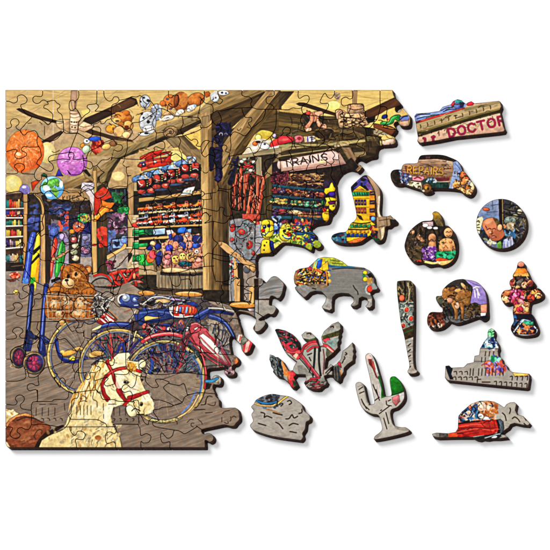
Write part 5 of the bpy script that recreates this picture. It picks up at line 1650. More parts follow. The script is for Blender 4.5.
# batting helmet with the deer
back('helmet', '2f2a26', n=.35)
v(420, 270, 80)
dab(['4a4440', '221d1a', '3a3836', '5a554e'], 40, 150, 70, 460, 380, 24, 60, 211, asp=1.8, al=.7)
P('6a6a6c', '150 330 320 300 420 315 420 350 250 375 180 360', n=.15)
streaks(20, 160, 320, 380, 360, ['9a9aa0', '4a4a50'], -.1, 20, 60, 212)
P('4c4a3a', '105 200 115 175 160 175 165 235 130 235', n=.25)
L('8a8460', .7, '120 200 135 185 158 190')
dab(['5a4428', '7a5a34', '3a2c1c', '6a5030'], 40, 320, 230, 415, 320, 10, 26, 213)
scrib(['1c1410', '4a3420', '6a6a6a', '3a342e'], 80, 160, 240, 420, 345, 10, 40, .8, 309)
E('8a5a2c', 300, 185, 70, 55, 20, ol=.45, n=.2)
P('8a5c2c', '250 220 345 180 355 225 330 250 300 240 260 260', n=.2, ol=.35)
E('96622e', 195, 165, 52, 46, 0, ol=.45, n=.2)
E('7a4a20', 222, 128, 26, 12, -20, ol=.3)
E('c89a68', 300, 110, 30, 12, 50, ol=.4)
E('b88850', 262, 140, 28, 14, -10, ol=.35)
E('c88a68', 208, 210, 28, 22, 20, ol=.35)
E('241410', 180, 212, 9, 7)
E('e8d8c0', 175, 205, 7, 5)
L('2a1808', .7, '190 185 215 175 240 182')
P('a87038', '212 215 245 210 262 300 250 340 238 335 235 280 220 250', 1, ol=.35, n=.2)
P('986430', '265 230 300 230 300 330 285 335 280 270', 1, ol=.35, n=.2)
E('d8a888', 255, 245, 18, 24, 0, ol=.3)
scrib(['c08c4c', '5a3814', 'a87030', '3a220c', 'd8a868'], 60, 150, 115, 350, 250, 8, 22, .6, 214, 20, 50)
E('c88a68', 205, 208, 24, 18, 20, ol=.3)
E('1c100c', 178, 210, 9, 7)
L('2a1808', .8, '190 182 215 172 240 180')
E('1c100c', 232, 160, 6, 5)
P('a792d8', '305 55 380 60 440 110 470 170 465 240 415 240 380 225 345 230 355 170 360 120 330 90', 1, ol=.45, n=.1, c2='8c78c4')
for q in ('365 125 385 115 405 118', '375 140 380 185', '395 130 400 190', '385 125 410 175'):
    L('f0ecfa', 1.0, q)
L('6a58a8', .6, '330 75 380 100 420 110')
P('e08c70', '415 240 462 232 460 300 418 300', n=.12, ol=.3)
P('ece8e8', '415 295 455 292 450 325 418 320', n=.1, ol=.3)
P('201a30', '415 318 470 310 465 345 425 345', n=.3)
P('54281a', '48 315 80 285 150 292 160 350 150 395 70 405 45 370', 1, n=.35)
dab(['8a4a2c', '3a1a10', '6a3420', 'a05a38', '2a120c'], 90, 55, 295, 160, 400, 7, 18, 215)
dab(['1c1410', 'c8b8a8', '60483a'], 30, 55, 375, 150, 405, 6, 14, 216)
for q in ('165 260 190 320', '180 250 215 310', '160 290 175 330', '200 270 225 315'):
    L('17120e', 1, q)
# fire hydrant piece
back('hydrant', '2a1c1a', n=.35)
v(485, 250, 60)
E('c87860', 332, 130, 34, 28, 0, ol=.4, n=.2)
P('e07a28', '285 165 385 165 400 225 262 228', n=.2, ol=.3)
P('f0a850', '262 228 300 205 345 222 400 205 410 242 262 240', n=.15)
P('332824', '250 240 420 240 420 330 380 340 250 330', n=.35)
dab(['5a4a40', '1a1414', '7a6a5c'], 26, 270, 245, 390, 330, 14, 34, 217)
E('a84038', 242, 300, 34, 40, 0, ol=.4, n=.25)
E('d8a078', 362, 320, 30, 32, 0, ol=.4, n=.2)
E('8a3a34', 415, 305, 30, 34, 0, ol=.4, n=.25)
E('e0905c', 300, 345, 24, 22, 0, ol=.35)
E('d87848', 190, 395, 42, 34, 0, ol=.4, n=.2)
E('e0a878', 185, 455, 40, 36, 0, ol=.4, n=.2)
E('e09048', 455, 390, 46, 30, -20, ol=.4, n=.2)
E('e8b070', 490, 420, 36, 30, 0, ol=.4, n=.2)
E('d84c2c', 420, 440, 36, 36, 0, ol=.35, n=.2)
E('d02c78', 290, 410, 64, 56, 0, ol=.4, n=.25)
E('b82c58', 290, 470, 54, 40, 0, ol=.4, n=.25)
dab(['e860a0', '8a1848', 'f090b8', 'c03a4c'], 60, 235, 365, 350, 510, 12, 28, 218)
P('dc8a58', '270 505 408 480 412 582 262 580', n=.2)
P('e8b890', '330 500 400 490 400 575 350 560', n=.2, ol=.3)
E('c83848', 320, 545, 34, 28, 0, ol=.3)
E('e8a468', 385, 545, 22, 26, 0, ol=.3)
L('8a3c2c', .9, '258 582 412 584')
P('1e1a28', '250 590 430 586 490 720 440 800 250 790 230 720', n=.3)
P('2f5c94', '252 595 282 592 300 650 262 700', n=.25)
L('8ab8e0', 1.2, '300 690 345 640 440 660', ol=.2)
P('3a9a78', '335 650 440 652 450 690 350 690', n=.3, ol=.3)
P('b86838', '300 705 440 690 430 760 300 770', n=.3, ol=.3)
dab(['e0a060', '7a3420', '3a2a4a', 'd87840'], 40, 300, 690, 440, 770, 12, 30, 219)
L('c8dcf4', 1.3, '265 750 310 690 355 640')
L('e4e8f4', 1.1, '450 700 480 740 440 780 290 778')
scrib(['2a1414', '8a2438', 'f0b070', 'd8642c', 'e8c090', '5a1c28'], 150, 160, 240, 520, 580, 12, 40, .9, 310)
scrib(['1a1628', '2c4a84', '8ab8e0', 'c86838', '3a2a4a'], 22, 245, 590, 480, 780, 16, 50, .7, 311)
# capitol piece
back('capitol', GREY, n=.04)
v(440, 325, 100)
streaks(120, 20, 90, 490, 350, ['aaa49c', '847d76', 'b4aea6', '7a746e'], .09, 20, 70, 220)
E('3c9a58', 283, 40, 24, 26, 0, ol=.4, n=.3)
dab(['80d8a0', '1c5a34', 'b0e8c0'], 14, 265, 20, 305, 65, 8, 16, 221)
P('5a8acc', '255 70 300 65 330 120 300 125 225 125', n=.25)
dab(['8ab8e8', '23467c', '4ad0b0', 'e0f0f8', '2c3a8a'], 34, 230, 75, 320, 122, 10, 22, 222)
L('5a5450', .6, '215 128 330 132')
L('5a5450', .6, '190 200 340 206')
for x in (248, 270, 292):
    L(LS, .7, [x + 4, 145, x, 170], 0)
for x in (230, 250, 300, 318):
    L(LS, .6, [x, 178, x - 2, 204], 0)
dab(['3cb878', '7ae0b0', '2a8a5a', 'a0f0d0', '5a60b0'], 46, 280, 178, 345, 215, 10, 24, 223)
P('e07858', '245 205 275 198 300 230 300 260 275 262 250 235', 1, n=.2, ol=.3)
P('9a78c8', '300 215 340 205 370 240 345 265 305 270', 1, n=.2)
dab(['b898e0', '6a4a9c', 'e89078', 'c85a48'], 34, 250, 205, 365, 265, 9, 20, 224)
L('b03040', .8, '228 222 250 212 275 225')
P('e8b05c', '400 262 488 266 480 282 410 284', n=.15, ol=.2)
P('1f2530', '30 225 55 225 70 240 62 270 75 300 55 300 40 260', n=.3)
for x in (168, 184, 214, 232, 252, 272, 290, 308, 332, 350):
    L(LS, .7, [x, 240, x - 3, 278], 0)
for k in range(5):
    x = 76 + k * 30
    if k < 3:
        L(LS, .7, [x, 258, x + 14, 256, x + 16, 272])
    L(LS, .7, [x - 6, 288, x + 10, 286, x + 12, 302])
for k in range(4):
    x = 386 + k * 28
    L(LS, .7, [x, 284, x + 12, 282, x + 10, 304])
for k in range(7):
    x = 298 + k * 28
    L(LS, .7, [x, 312 + k * 2, x + 12, 310 + k * 2, x + 12, 330 + k * 2])
L('4a2a20', 1.0, '232 314 275 314')
L(LS, .7, '205 300 205 316')
L(LS, .7, '205 300 225 298')
scrib(['e8f4f8', '23467c', '4aa8c0', '1c2c50'], 30, 232, 75, 322, 122, 8, 22, .6, 312)
scrib(['6a4a9c', 'c8b0e8', '2a6a5a', 'b04a3c'], 16, 245, 185, 360, 262, 8, 22, .5, 313)
# armadillo piece
back('armadillo', 'aea89f', n=.04)
v(425, 390, 70)
streaks(90, 500, 90, 830, 360, ['b4aea6', '8a847c', 'c0bab2'], .12, 30, 90, 225)
P('d8b4a0', '262 200 360 105 500 80 560 110 560 260 262 250', n=.2)
P('8a9494', '255 215 330 180 350 240 262 250', n=.3)
dab(['3a6a9c', '24446c', 'e0a890', 'f0d0c0', '2c2c34', 'd87868', '5a8ab8', '1c2430'], 110, 268, 120, 430, 245, 14, 34, 226, asp=1.7)
P('d88850', '470 90 545 95 565 160 540 220 500 180', n=.25)
dab(['e8b080', 'b0602c', 'f4d8b8', 'd08048'], 50, 430, 95, 560, 220, 14, 34, 227, asp=1.8)
E('f0c4ac', 445, 130, 36, 40, 20, ol=.35, n=.15)
E('2f5c94', 388, 155, 20, 44, 30, ol=.3, n=.2)
E('f0d4c4', 485, 232, 30, 24, 20, ol=.35)
E('f4dccc', 440, 205, 26, 20, 40, ol=.35)
L('c8a8a0', 1.0, '330 200 310 230')
L('23262c', 1.2, '262 215 300 245 350 240')
P('d02c20', '258 258 420 236 545 232 590 230 585 320 540 345 400 362 262 380 178 390 180 345 245 330 262 300', n=.14, c2='b82018', gd=(.1, 1))
L('2a1414', 1.4, '262 265 360 250 430 245', ol=.1)
L('ee5a44', .9, '268 290 380 270 470 275')
L('8a1410', 1.4, '265 300 360 295 470 300 560 300')
L('e84a38', 1.2, '262 330 400 305 540 320')
for q in ('270 340 380 320', '300 355 420 335', '440 260 480 300', '500 250 520 330', '540 240 556 320'):
    L('8a1812', .8, q)
P('e85028', '180 345 245 332 262 345 250 378 185 380', n=.14)
P('5c5654', '112 340 180 343 185 385 112 380', n=.25)
P('8c8882', '45 345 112 338 112 380 45 372', n=.15)
streaks(14, 60, 340, 160, 375, ['3a3434', 'b0a8a0'], .3, 10, 30, 228)
P('27272c', '380 372 500 350 600 335 620 350 560 395 400 392', n=.3)
P('4e5660', '566 236 590 228 615 250 622 300 605 350 585 345 596 290', n=.2, ol=.4)
P('1a1a1e', '560 240 575 240 590 300 580 350 560 360 575 300', 1, n=.2)
E('c8ccd8', 545, 372, 26, 12, -20, ol=.35)
L('b8b8c0', .9, '470 378 560 350 590 345')
P('9a968e', '600 350 630 352 655 375 600 385', n=.15)
for q in ('608 180 628 200 638 240', '668 142 672 160 664 185', '686 225 705 212 730 228 745 250', '775 205 795 238', '778 262 800 285'):
    L(LS, .9, q)
scrib(['1c1a20', 'e8c8b0', '24446c', 'b0785c', 'f4e0d0', '6a3024'], 50, 266, 95, 560, 240, 14, 44, .8, 314)
scrib(['8a1410', 'f05a44', '5a0c0c'], 16, 200, 250, 580, 380, 30, 90, .6, 315, -6, 10)
# cactus piece
back('cactus', 'b8b3ac', n=.04)
v(350, 345, 70)
streaks(90, 40, 200, 440, 720, ['bcb7b0', '8e8880', 'c8c3bc'], -.45, 30, 90, 229)
streaks(40, 130, 60, 250, 420, ['c8c8cc', '8a9094', 'd8d4d0'], 1.35, 30, 90, 230, .6)
P('8a3a38', '140 100 170 110 190 180 210 240 225 270 205 255 180 190 150 150', n=.2)
P('d8b8b0', '125 85 160 64 180 84 170 110 130 110', n=.12)
P('b0584c', '165 120 185 130 200 190 190 195', n=.2)
L('f4eeea', 1.1, '150 64 180 90 200 150 215 210')
L('2f7a3c', 1.8, '225 250 250 330 268 405')
P('1d7a1f', '245 340 262 345 285 405 245 420', n=.2)
P('1f8a22', '312 250 350 240 380 262 420 320 432 365 380 380 330 395 322 330', n=.16, c2='147018')
L('0f4a14', 1.2, '325 395 380 380 425 360')
P('c07070', '330 412 385 388 395 440 360 480 335 450', n=.15, ol=.2)
P('d8d4d0', '385 385 425 375 425 420 395 440', n=.08)
for q in ('90 425 110 470 150 508', '180 310 200 360 215 390', '205 350 220 400 232 435', '250 510 240 515', '285 440 290 470 325 478', '70 350 100 330', '75 380 110 365', '150 470 230 410', '265 575 290 660', '282 530 305 618', '300 440 320 430', '230 540 310 480', '95 440 130 500'):
    L(LS, .8, q)
L('8a847c', .5, '60 330 100 310')
# bison piece
back('bison', '7f7d7a', n=.04)
v(285, 240, 100)
streaks(130, 50, 150, 500, 390, ['8f8d8a', '706e6c', '9a9896'], 0, 30, 90, 231)
P('b0b83c', '180 100 270 90 350 145 260 145 230 120', n=.2)
for q in ('250 110 300 118', '260 128 320 132'):
    L('5a6a20', .8, q)
L('2f6a8a', 2.2, '235 142 300 148 380 150')
L('3a3228', .9, '260 160 340 155 440 160')
P('9a7850', '45 170 110 160 180 200 170 260 70 250 48 220', n=.25)
P('d8b830', '75 160 130 150 150 160 140 190 85 185', n=.2)
P('e8c428', '160 120 215 95 225 150 200 180 150 175', n=.2)
P('2f56a8', '182 110 205 105 198 150 180 160 172 150', n=.2, ol=.3)
L('60c8d8', 1.1, '165 145 172 120 190 105')
P('e8b428', '205 140 235 115 240 170 225 230 205 225', n=.2, ol=.25)
P('d8b028', '60 235 75 225 85 250 60 255', n=.2)
E('c8283c', 132, 160, 16, 14, 0, ol=.3, n=.2)
E('c82c30', 193, 188, 12, 10, 0, ol=.3)
dab(['d8a83c', 'b8823c', '9a6a38', 'e8c030'], 40, 70, 165, 240, 250, 12, 26, 232, asp=1.8)
scrib(['e8c030', '2c4c9c', 'c8402c', '20202a', 'f0e080', '8a5a30', '3a2a20', 'b87838', '141018'], 130, 70, 165, 240, 250, 12, 36, 1.3, 233)
for q in ('95 200 130 190 170 200 200 195', '90 225 140 232 190 228 225 235', '110 245 160 250 210 244'):
    L('2a1c14', 1.0, q)
for x in (120, 150, 178, 206):
    E('2c4c9c', x, 205, 8, 5, 0, ol=.25)
    E('e8e4dc', x - 3, 204, 2, 2)
L('d8882c', 1.6, '225 170 232 210 228 250', ol=.25)
P('8a8886', '60 252 110 245 150 268 130 295 100 315', n=.15)
P('8a7a68', '120 240 230 240 230 262 150 268', n=.25, al=.8)
E('e8b828', 440, 180, 13, 12, 0, ol=.3)
E('f0c424', 442, 216, 14, 13, 0, ol=.3)
P('2f7a44', '428 185 442 190 438 205 426 200', 1, n=.2)
P('2a2420', '450 190 470 180 490 205 470 215', n=.3)
P('c8944c', '450 210 478 205 480 240 455 245', n=.2)
E('b8b4b0', 464, 274, 24, 28, 0, n=.15)
E('d84830', 468, 270, 18, 20, 0, ol=.35, n=.2)
P('9a9894', '470 235 500 240 518 270 480 272', n=.15)
for q in ('375 250 385 268 398 282 402 300', '205 290 222 310 225 325', '150 265 170 270'):
    L(LS, .8, q)
P('a8a4a0', '200 345 230 320 262 330 262 395 200 385', n=.15)
P('a8a49e', '440 330 490 320 490 380 440 385', n=.15)
# boot piece
back('boot', '4a3420', n=.3)
v(330, 165, 90)
P('2c2434', '120 150 190 65 225 62 262 120 250 150 140 170', n=.35)
dab(['3a3a8c', '5a4aa0', '1c1826', '6a4a8a'], 34, 135, 80, 250, 150, 12, 28, 233)
P('a8886c', '225 62 260 85 315 150 318 320 290 320 280 180 255 140', n=.15, grain=1.2)
L('3a2c1c', .8, '225 70 262 140 275 170')
P('e8d4b4', '296 190 310 190 308 300 318 318 300 320 290 280', n=.12)
P('e8b818', '130 170 180 130 240 160 245 180 240 345 150 345 155 250', n=.12, c2='e0a818')
P('f0c820', '138 160 182 125 232 158', ol=.4, n=.12)
P('e08c30', '155 152 182 136 210 152', n=.15, ol=.25)
P('2c8a50', '132 165 240 165 240 188 140 190', n=.2, ol=.3)
for k in range(6):
    L('0f3a20', .8, [150 + k * 15, 170, 154 + k * 15, 184], 0)
P('e08c20', '240 150 272 160 275 340 240 345', n=.2)
for y in (175, 230, 280, 325):
    P('3c2a44', [243, y - 14, 272, y - 14, 272, y + 10, 243, y + 10], ol=.2, n=.3)
    L('c8902c', .6, [248, y, 268, y - 4])
for y, c in ((232, '3a1c58'), (282, '8a2c30')):
    for k in range(4):
        P(c, [152 + k * 18, y - 20, 166 + k * 18, y - 20, 168 + k * 18, y + 14, 154 + k * 18, y + 14], ol=.2, n=.3)
        E('c89020', 160 + k * 18, y - 2, 3, 6)
L('9a6a10', .7, '140 205 240 205')
L('9a6a10', .7, '150 258 240 258')
P('20180c', '160 300 190 310 205 340 180 330', n=.2, al=.8)
E('6a9cd4', 264, 328, 15, 15, 0, ol=.35)
P('e8c020', '120 360 150 335 250 345 290 375 285 440 200 460 100 465 95 405', n=.15)
for y, c in ((375, '2a7a40'), (408, 'd89420'), (432, '1f3a68')):
    for k in range(5):
        P(c, [125 + k * 26 - (y - 375) * .4, y - 10, 146 + k * 26 - (y - 375) * .4, y - 13, 148 + k * 26 - (y - 375) * .4, y + 8, 124 + k * 26 - (y - 375) * .4, y + 10], ol=.25, n=.3)
L('20180c', 1.0, '130 352 190 358 245 352')
L('20180c', 1.0, '110 392 200 395 250 388')
P('d86a28', '105 470 170 448 230 440 200 470 130 480', n=.2, ol=.3)
P('1c3444', '0 450 20 420 95 405 105 480 50 490', n=.3)
P('2c6a94', '20 465 95 460 98 476 40 480', n=.2)
dab(['4a7a8a', '1a2028', '5a3a38', '2c5a7a'], 20, 15, 420, 95, 470, 10, 24, 234)
P('a08464', '285 320 370 305 410 335 400 370 340 385 330 470 280 485 285 400', n=.15, grain=1.3)
P('e0c8a0', '312 395 330 375 335 440 315 455', n=.12)
P('5a3a30', '250 370 285 365 290 450 255 440', n=.3, ol=.25)
dab(['8a2c30', 'd88a28', '2c2430'], 16, 250, 370, 288, 445, 8, 18, 235)
P('2a5a34', '252 440 300 450 320 470 285 482 260 465', n=.3)
P('342a20', '365 330 405 335 402 362 370 372', n=.3)
for q in ('300 340 360 330', '300 380 335 372', '345 320 350 370'):
    L('5a4430', .7, q)
# bat piece
back('bat', 'aca69f', n=.04)
v(380, 270, 120)
P('5c5240', '70 40 160 40 160 150 80 150', n=.3)
scrib(['7a6a34', '3a3024', 'a08a5c', '6a5a3c', '2a241c', '4a4838', '1a1610'], 110, 76, 48, 156, 150, 14, 44, 1.3, 236, 80, 50)
L('a89878', 1.2, '128 60 134 100 130 145')
L('17120e', 1.4, '112 50 116 100 110 150')
E('d0583c', 100, 128, 13, 15, 0, ol=.35, n=.2)
P('8c9088', '85 150 160 145 160 275 105 275', n=.18)
scrib(['b0b4a8', '5a625c', '6a8a84', 'c8c8c0', '3a4040', '20241f'], 70, 88, 150, 158, 272, 10, 34, 1.0, 237)
for x, y in ((122, 182), (142, 222), (106, 256)):
    E('b8b4a4', x, y, 15, 16, 0, ol=.2)
    E('d0402f', x, y, 9, 11, 20, ol=.25, n=.3)
    E('e8705c', x - 2, y - 4, 4, 3, al=.7)
P('42321c', '100 275 160 250 160 310 115 325', n=.3)
L('2a5a2c', 1.0, '108 290 155 270')
P('aea8a1', '110 322 158 305 175 480 120 480', n=.12)
for k in range(5):
    L(LS, .9, [128, 348 + k * 26, 140, 338 + k * 26], 0)
    L('7a746e', .5, [122, 330 + k * 26, 155, 322 + k * 26], 0)
# slab piece
back('slab', 'a69f98', n=.04)
v(240, 380, 90)
streaks(150, 60, 90, 430, 370, ['aea79f', '8a837c', 'b8b1a9', '7e7871'], -.2, 25, 80, 238)
streaks(50, 80, 180, 400, 360, ['8a837c', 'b4ada5'], .5, 25, 60, 239)
P('6c6c74', '110 120 160 95 240 92 235 165 180 170 120 150', n=.2)
dab(['4a5260', '8a8e98', '3a3a40', '6a7a90'], 26, 120, 95, 235, 160, 10, 24, 240)
L('2f7ab8', 1.6, '100 125 140 140 190 142 222 132', ol=.3)
L('d8b878', 1.4, '82 140 130 155 190 158 215 150', ol=.25)
L('e0c060', 1.5, '225 150 260 120 292 98', ol=.3)
L('c08850', .9, '160 178 200 188 255 212', ol=.15)
for q in ('128 198 150 205 148 228 165 220 195 232', '280 238 300 235 318 212 330 232 352 222', '360 205 378 198 378 178', '112 265 158 278', '218 258 240 270 262 298', '300 278 325 265 355 272', '305 315 345 322', '202 200 258 215', '250 160 262 148 255 142', '290 130 305 125 315 140 300 150', '160 115 190 100', '170 135 200 120', '230 130 225 160'):
    L(LS, .95, q)
# eagle piece
back('eagle', 'a6a19a', n=.04)
v(270, 310, 90)
streaks(110, 20, 60, 520, 500, ['aaa59f', '837e79', 'b8b3ad'], .3, 15, 45, 241)
P('2f2a28', '25 115 95 118 165 170 180 220 165 250 130 230 60 180', n=.3)
scrib(['c83c48', '3a4c50', 'd86070', '141216', '6a7a74', '2c4a3c', 'a82c38', '0e0c10', 'b09a90', '3a4a58'], 80, 40, 125, 170, 250, 18, 60, 1.2, 242, 50, 60)
L('c83a48', 2.6, '80 200 110 240 150 280', ol=.3)
L('d84a50', 3.4, '110 250 150 255 190 260 172 290 150 280', ol=.3)
L('b83040', 2.8, '130 200 105 215 130 245 170 235', ol=.25)
P('f0b8a0', '140 282 160 262 172 275 158 300', n=.1)
P('6a7a5a', '55 190 75 230 95 275 80 250', n=.3)
P('4a4a30', '195 172 240 180 290 165 285 185 220 192', n=.3)
P('a8a39c', '190 150 215 130 255 135 280 160 200 175', n=.1)
L('b83440', 3.0, '195 250 205 220 240 200 300 190', ol=.35)
L('d85a5a', 2.0, '215 235 250 210 300 205', ol=.25)
L('c03c48', 2.2, '230 250 262 228 305 225', ol=.25)
L('30282a', 1.6, '285 165 300 210 308 250')
L('28282c', 2.0, '275 235 270 320 262 400')
L('28282c', 2.0, '300 235 300 320 310 400')
L('7a4a54', 1.2, '325 240 332 300 325 390')
L('a83a48', 3.2, '190 275 240 340 310 430', ol=.35)
L('d86a70', .8, '200 280 250 345 300 410')
L('28221f', .8, '180 295 230 355 270 420')
P('54512f', '318 160 370 140 440 115 445 150 390 165 325 182', n=.3)
P('96948c', '325 150 340 118 425 65 445 100 420 125 360 145', n=.12)
P('c83a48', '320 180 360 168 370 185 335 200', n=.2, ol=.3)
P('8a9a96', '340 190 425 165 430 210 380 230', n=.2)
L('d04a50', 3.0, '318 215 345 220 385 255', ol=.35)
L('f0b0a0', 1.2, '350 228 388 258')
P('6a6450', '345 235 392 270 355 300 340 270', n=.25)
for q in ('370 105 385 98 388 108', '455 285 458 295 450 305', '462 260 470 268 460 275', '448 310 440 325', '225 145 245 142 250 150'):
    L(LS, .9, q)
P('3a5a58', '-10 290 20 280 40 320 20 400 5 390', n=.3)
P('76787a', '0 290 60 310 80 370 75 410 20 400', n=.2)
scrib(['3c4648', 'a8acac', '2c3034', '5a6a6c', '7a8484', '1c2022'], 60, 0, 290, 75, 405, 30, 70, 1.2, 243, 70, 20)
P('e08a48', '68 305 90 320 105 370 110 410 85 400 75 340', n=.2)
P('c83a40', '108 400 135 370 165 395 150 440 160 470 140 485 110 440', n=.2, ol=.3)
P('e8643a', '105 375 125 370 122 430 112 430', n=.2)
P('4a4630', '135 430 175 440 180 480 150 490', n=.3)
P('8a8680', '165 340 200 335 260 400 180 410', n=.1)
P('86827c', '205 440 330 410 370 440 345 500 270 515', n=.15)
for q in ('215 445 260 425 300 440', '230 465 280 450 320 455', '250 420 300 415'):
    L('b83440', 1.6, q, ol=.3)
L('2f6a3c', 1.0, '215 470 245 490 280 500')
scrib(['6a6660', '2c2826', 'b0aaa2', 'b83440', '4a4640'], 60, 205, 440, 365, 505, 18, 60, .9, 244, -15, 35)
P('5c5a54', '380 350 430 330 440 440 400 460 375 430', n=.25)
P('c04050', '408 310 432 320 438 355 415 335', n=.15, ol=.2)
for q in ('400 350 405 440', '415 345 425 430', '385 360 390 430'):
    L('2a2826', .9, q)
L('d88a50', 1.2, '430 370 438 400 425 440')
for q in ('340 385 375 350', '350 392 385 360', '240 290 250 310', '230 275 255 265', '250 350 240 380'):
    L('28221f', 1.0, q)
# the whole sheet: fine print grain, crisp print edges, deeper darks
_gx, _gy = np.meshgrid(np.arange(W) / S, np.arange(H) / S)
SHEET *= (1 + .05 * (noise(_gx / .7, _gy / .7, 901) - .5) + .05 * (noise(_gx / 2.4, _gy / 2.0, 902) - .5) + .05 * (noise(_gx / 6, _gy / 5, 903) - .5))[..., None]


def boxblur(a, r):
    for ax in (0, 1):
        for _ in range(2):
            p = np.concatenate([np.repeat(a.take([0], ax), r + 1, ax), a, np.repeat(a.take([-1], ax), r, ax)], ax)
            c = np.cumsum(p, ax, dtype=np.float64)
            n_ = a.shape[ax]
            a = ((c.take(range(2 * r + 1, 2 * r + 1 + n_), ax) - c.take(range(0, n_), ax)) / (2 * r + 1)).astype(np.float32)
    return a


SHEET = boxblur(SHEET, 1)
SHEET = SHEET + 0.5 * (SHEET - boxblur(SHEET, 5)) + 0.22 * (SHEET - boxblur(SHEET, 16))
SHEET = np.clip(SHEET * np.array([1.025, 1.0, .955], np.float32), 0, 1)
_l = SHEET.mean(-1, keepdims=True)
SHEET = np.clip(_l + (SHEET - _l) * .94, 0, 1)
SHEET = np.clip(SHEET + .06 * (SHEET - .46) * (1 - np.abs(2 * SHEET - 1) ** 3), 0, 1)
# ---------------------------------------------------------------- torn outline of the assembled puzzle and its laser cuts
BODY = [float(t) for t in '''5.5 90 392.5 90 392.9 93 394.4 97 398 100.3 400.5 103.6 400 105.4 397 106.2 395 108.4 396 111.8 399 112.4 401 109.8 402.6 108.4 408 113.9 409.6 116 410 121 409 125.4
404.7 126.4 400 125.4 398 121.7 395.4 122 393.8 124.3 394.9 127 396.2 129.4 393 133.6 391.4 136 394.4 137.4 394.4 144 382 145.4 377.4 147.5 376 152 375.6 156 370 157.2 365.8 159.2 363.6 160.2 360.4 158.4 356.4 159.3
355.4 162.3 358 164.5 361 165.5 361.6 167.8 358 171.6 355.4 170 349.5 168.6 343 171 338.5 175.4 336 180 335.2 186 336 192 337 201 336 206.4 333.4 211.6 330.6 214.4 329.6 218 327.6 221.4 323.5 222.5 315 224 311 227.4 310 231 314 232.8 315.6 236 314.2 239
317.6 240 320.8 243 321 246 318.5 248 315.4 247.6 312.6 246 311 250.4 302 245.4 293 243.4 286 242.6 282 243 277 247.6 271.5 253 266 253.4 259.5 254 256.4 256.3 255.5 261 256 268.6 255.7 275 257.4 278.2
260 278.4 262 280 264.6 283 267 281.8 271.7 276.8 276.6 276.5 281.6 280.8 283.8 284.6 282.8 289.5 282 293.4 279.6 297.4 277.6 298.6 275.5 297 271.4 295.8 269.6 298.4 269.2 304.5 271.6 305.6 274.4 305.8 276 308.6 273.6 313.4 270.8 314.4 268.4 313.6 264.6 315.6 260.8 317.8
258.6 319.6 260.6 320.8 264 320.3 265.4 323.6 263 327.4 259.8 330.6 257 331.4 254.2 330.6 253 328 255.4 323.8 256.2 320.6 255.6 317.4 253.4 316.2 248.2 313 241.6 311.4 237.8 311.4 236 313.6 237.6 317.4 238.4 322 240.4 327.5 241.6 333.2 245 336.8
250.6 341.2 252.4 343.6 251.2 346.6 249.6 350.6 247 352.6 243.8 352.6 241.6 349.6 241 345 238.6 342.4 235.6 339.2 233 337 230.9 336.2 229.4 339 229.6 345 230.8 351.5 231.5 354.8 235.4 355.4 238.2 358.8 238.2 362 236 364.2 233.2 365
231.8 368.2 234.6 371.2 233.6 375 228 375.6 224.6 373.6 224 370.8 225.4 368.4 222.7 367 217 367.8 208.6 368.8 207.1 371.4 208 376.8 208.7 379.3 211.6 379.2 213.4 376.2 216.7 375 220.2 376.6 221.2 381 219.8 384.4 216.7 384.8 213.7 384.5 212.6 387.7 214.5 392 215.8 396.5 218.8 399.7 220.6 407.6
235.2 407.6 238.6 412 239.4 419 236.2 422.8 233.8 425.8 229.5 425.8 224.4 424.6 215.5 426.3 202.2 429.4 202.1 433 204.2 434 207.8 433 211.4 434 213.4 437.4 212.6 440.6 209.7 442 207.2 440.6 204.8 440.3 205 444.5 205 447.4 9 447.4 6.6 446 5.5 443.4'''.split()]

_b0 = np.array(BODY).reshape(-1, 2)
_n0 = len(_b0) - 3            # the last points are the clean lower corner
_t0 = _smooth(_b0[1:_n0], False, 3)
BODY = np.vstack([_b0[:1], _t0, _b0[_n0:]]).ravel().tolist()

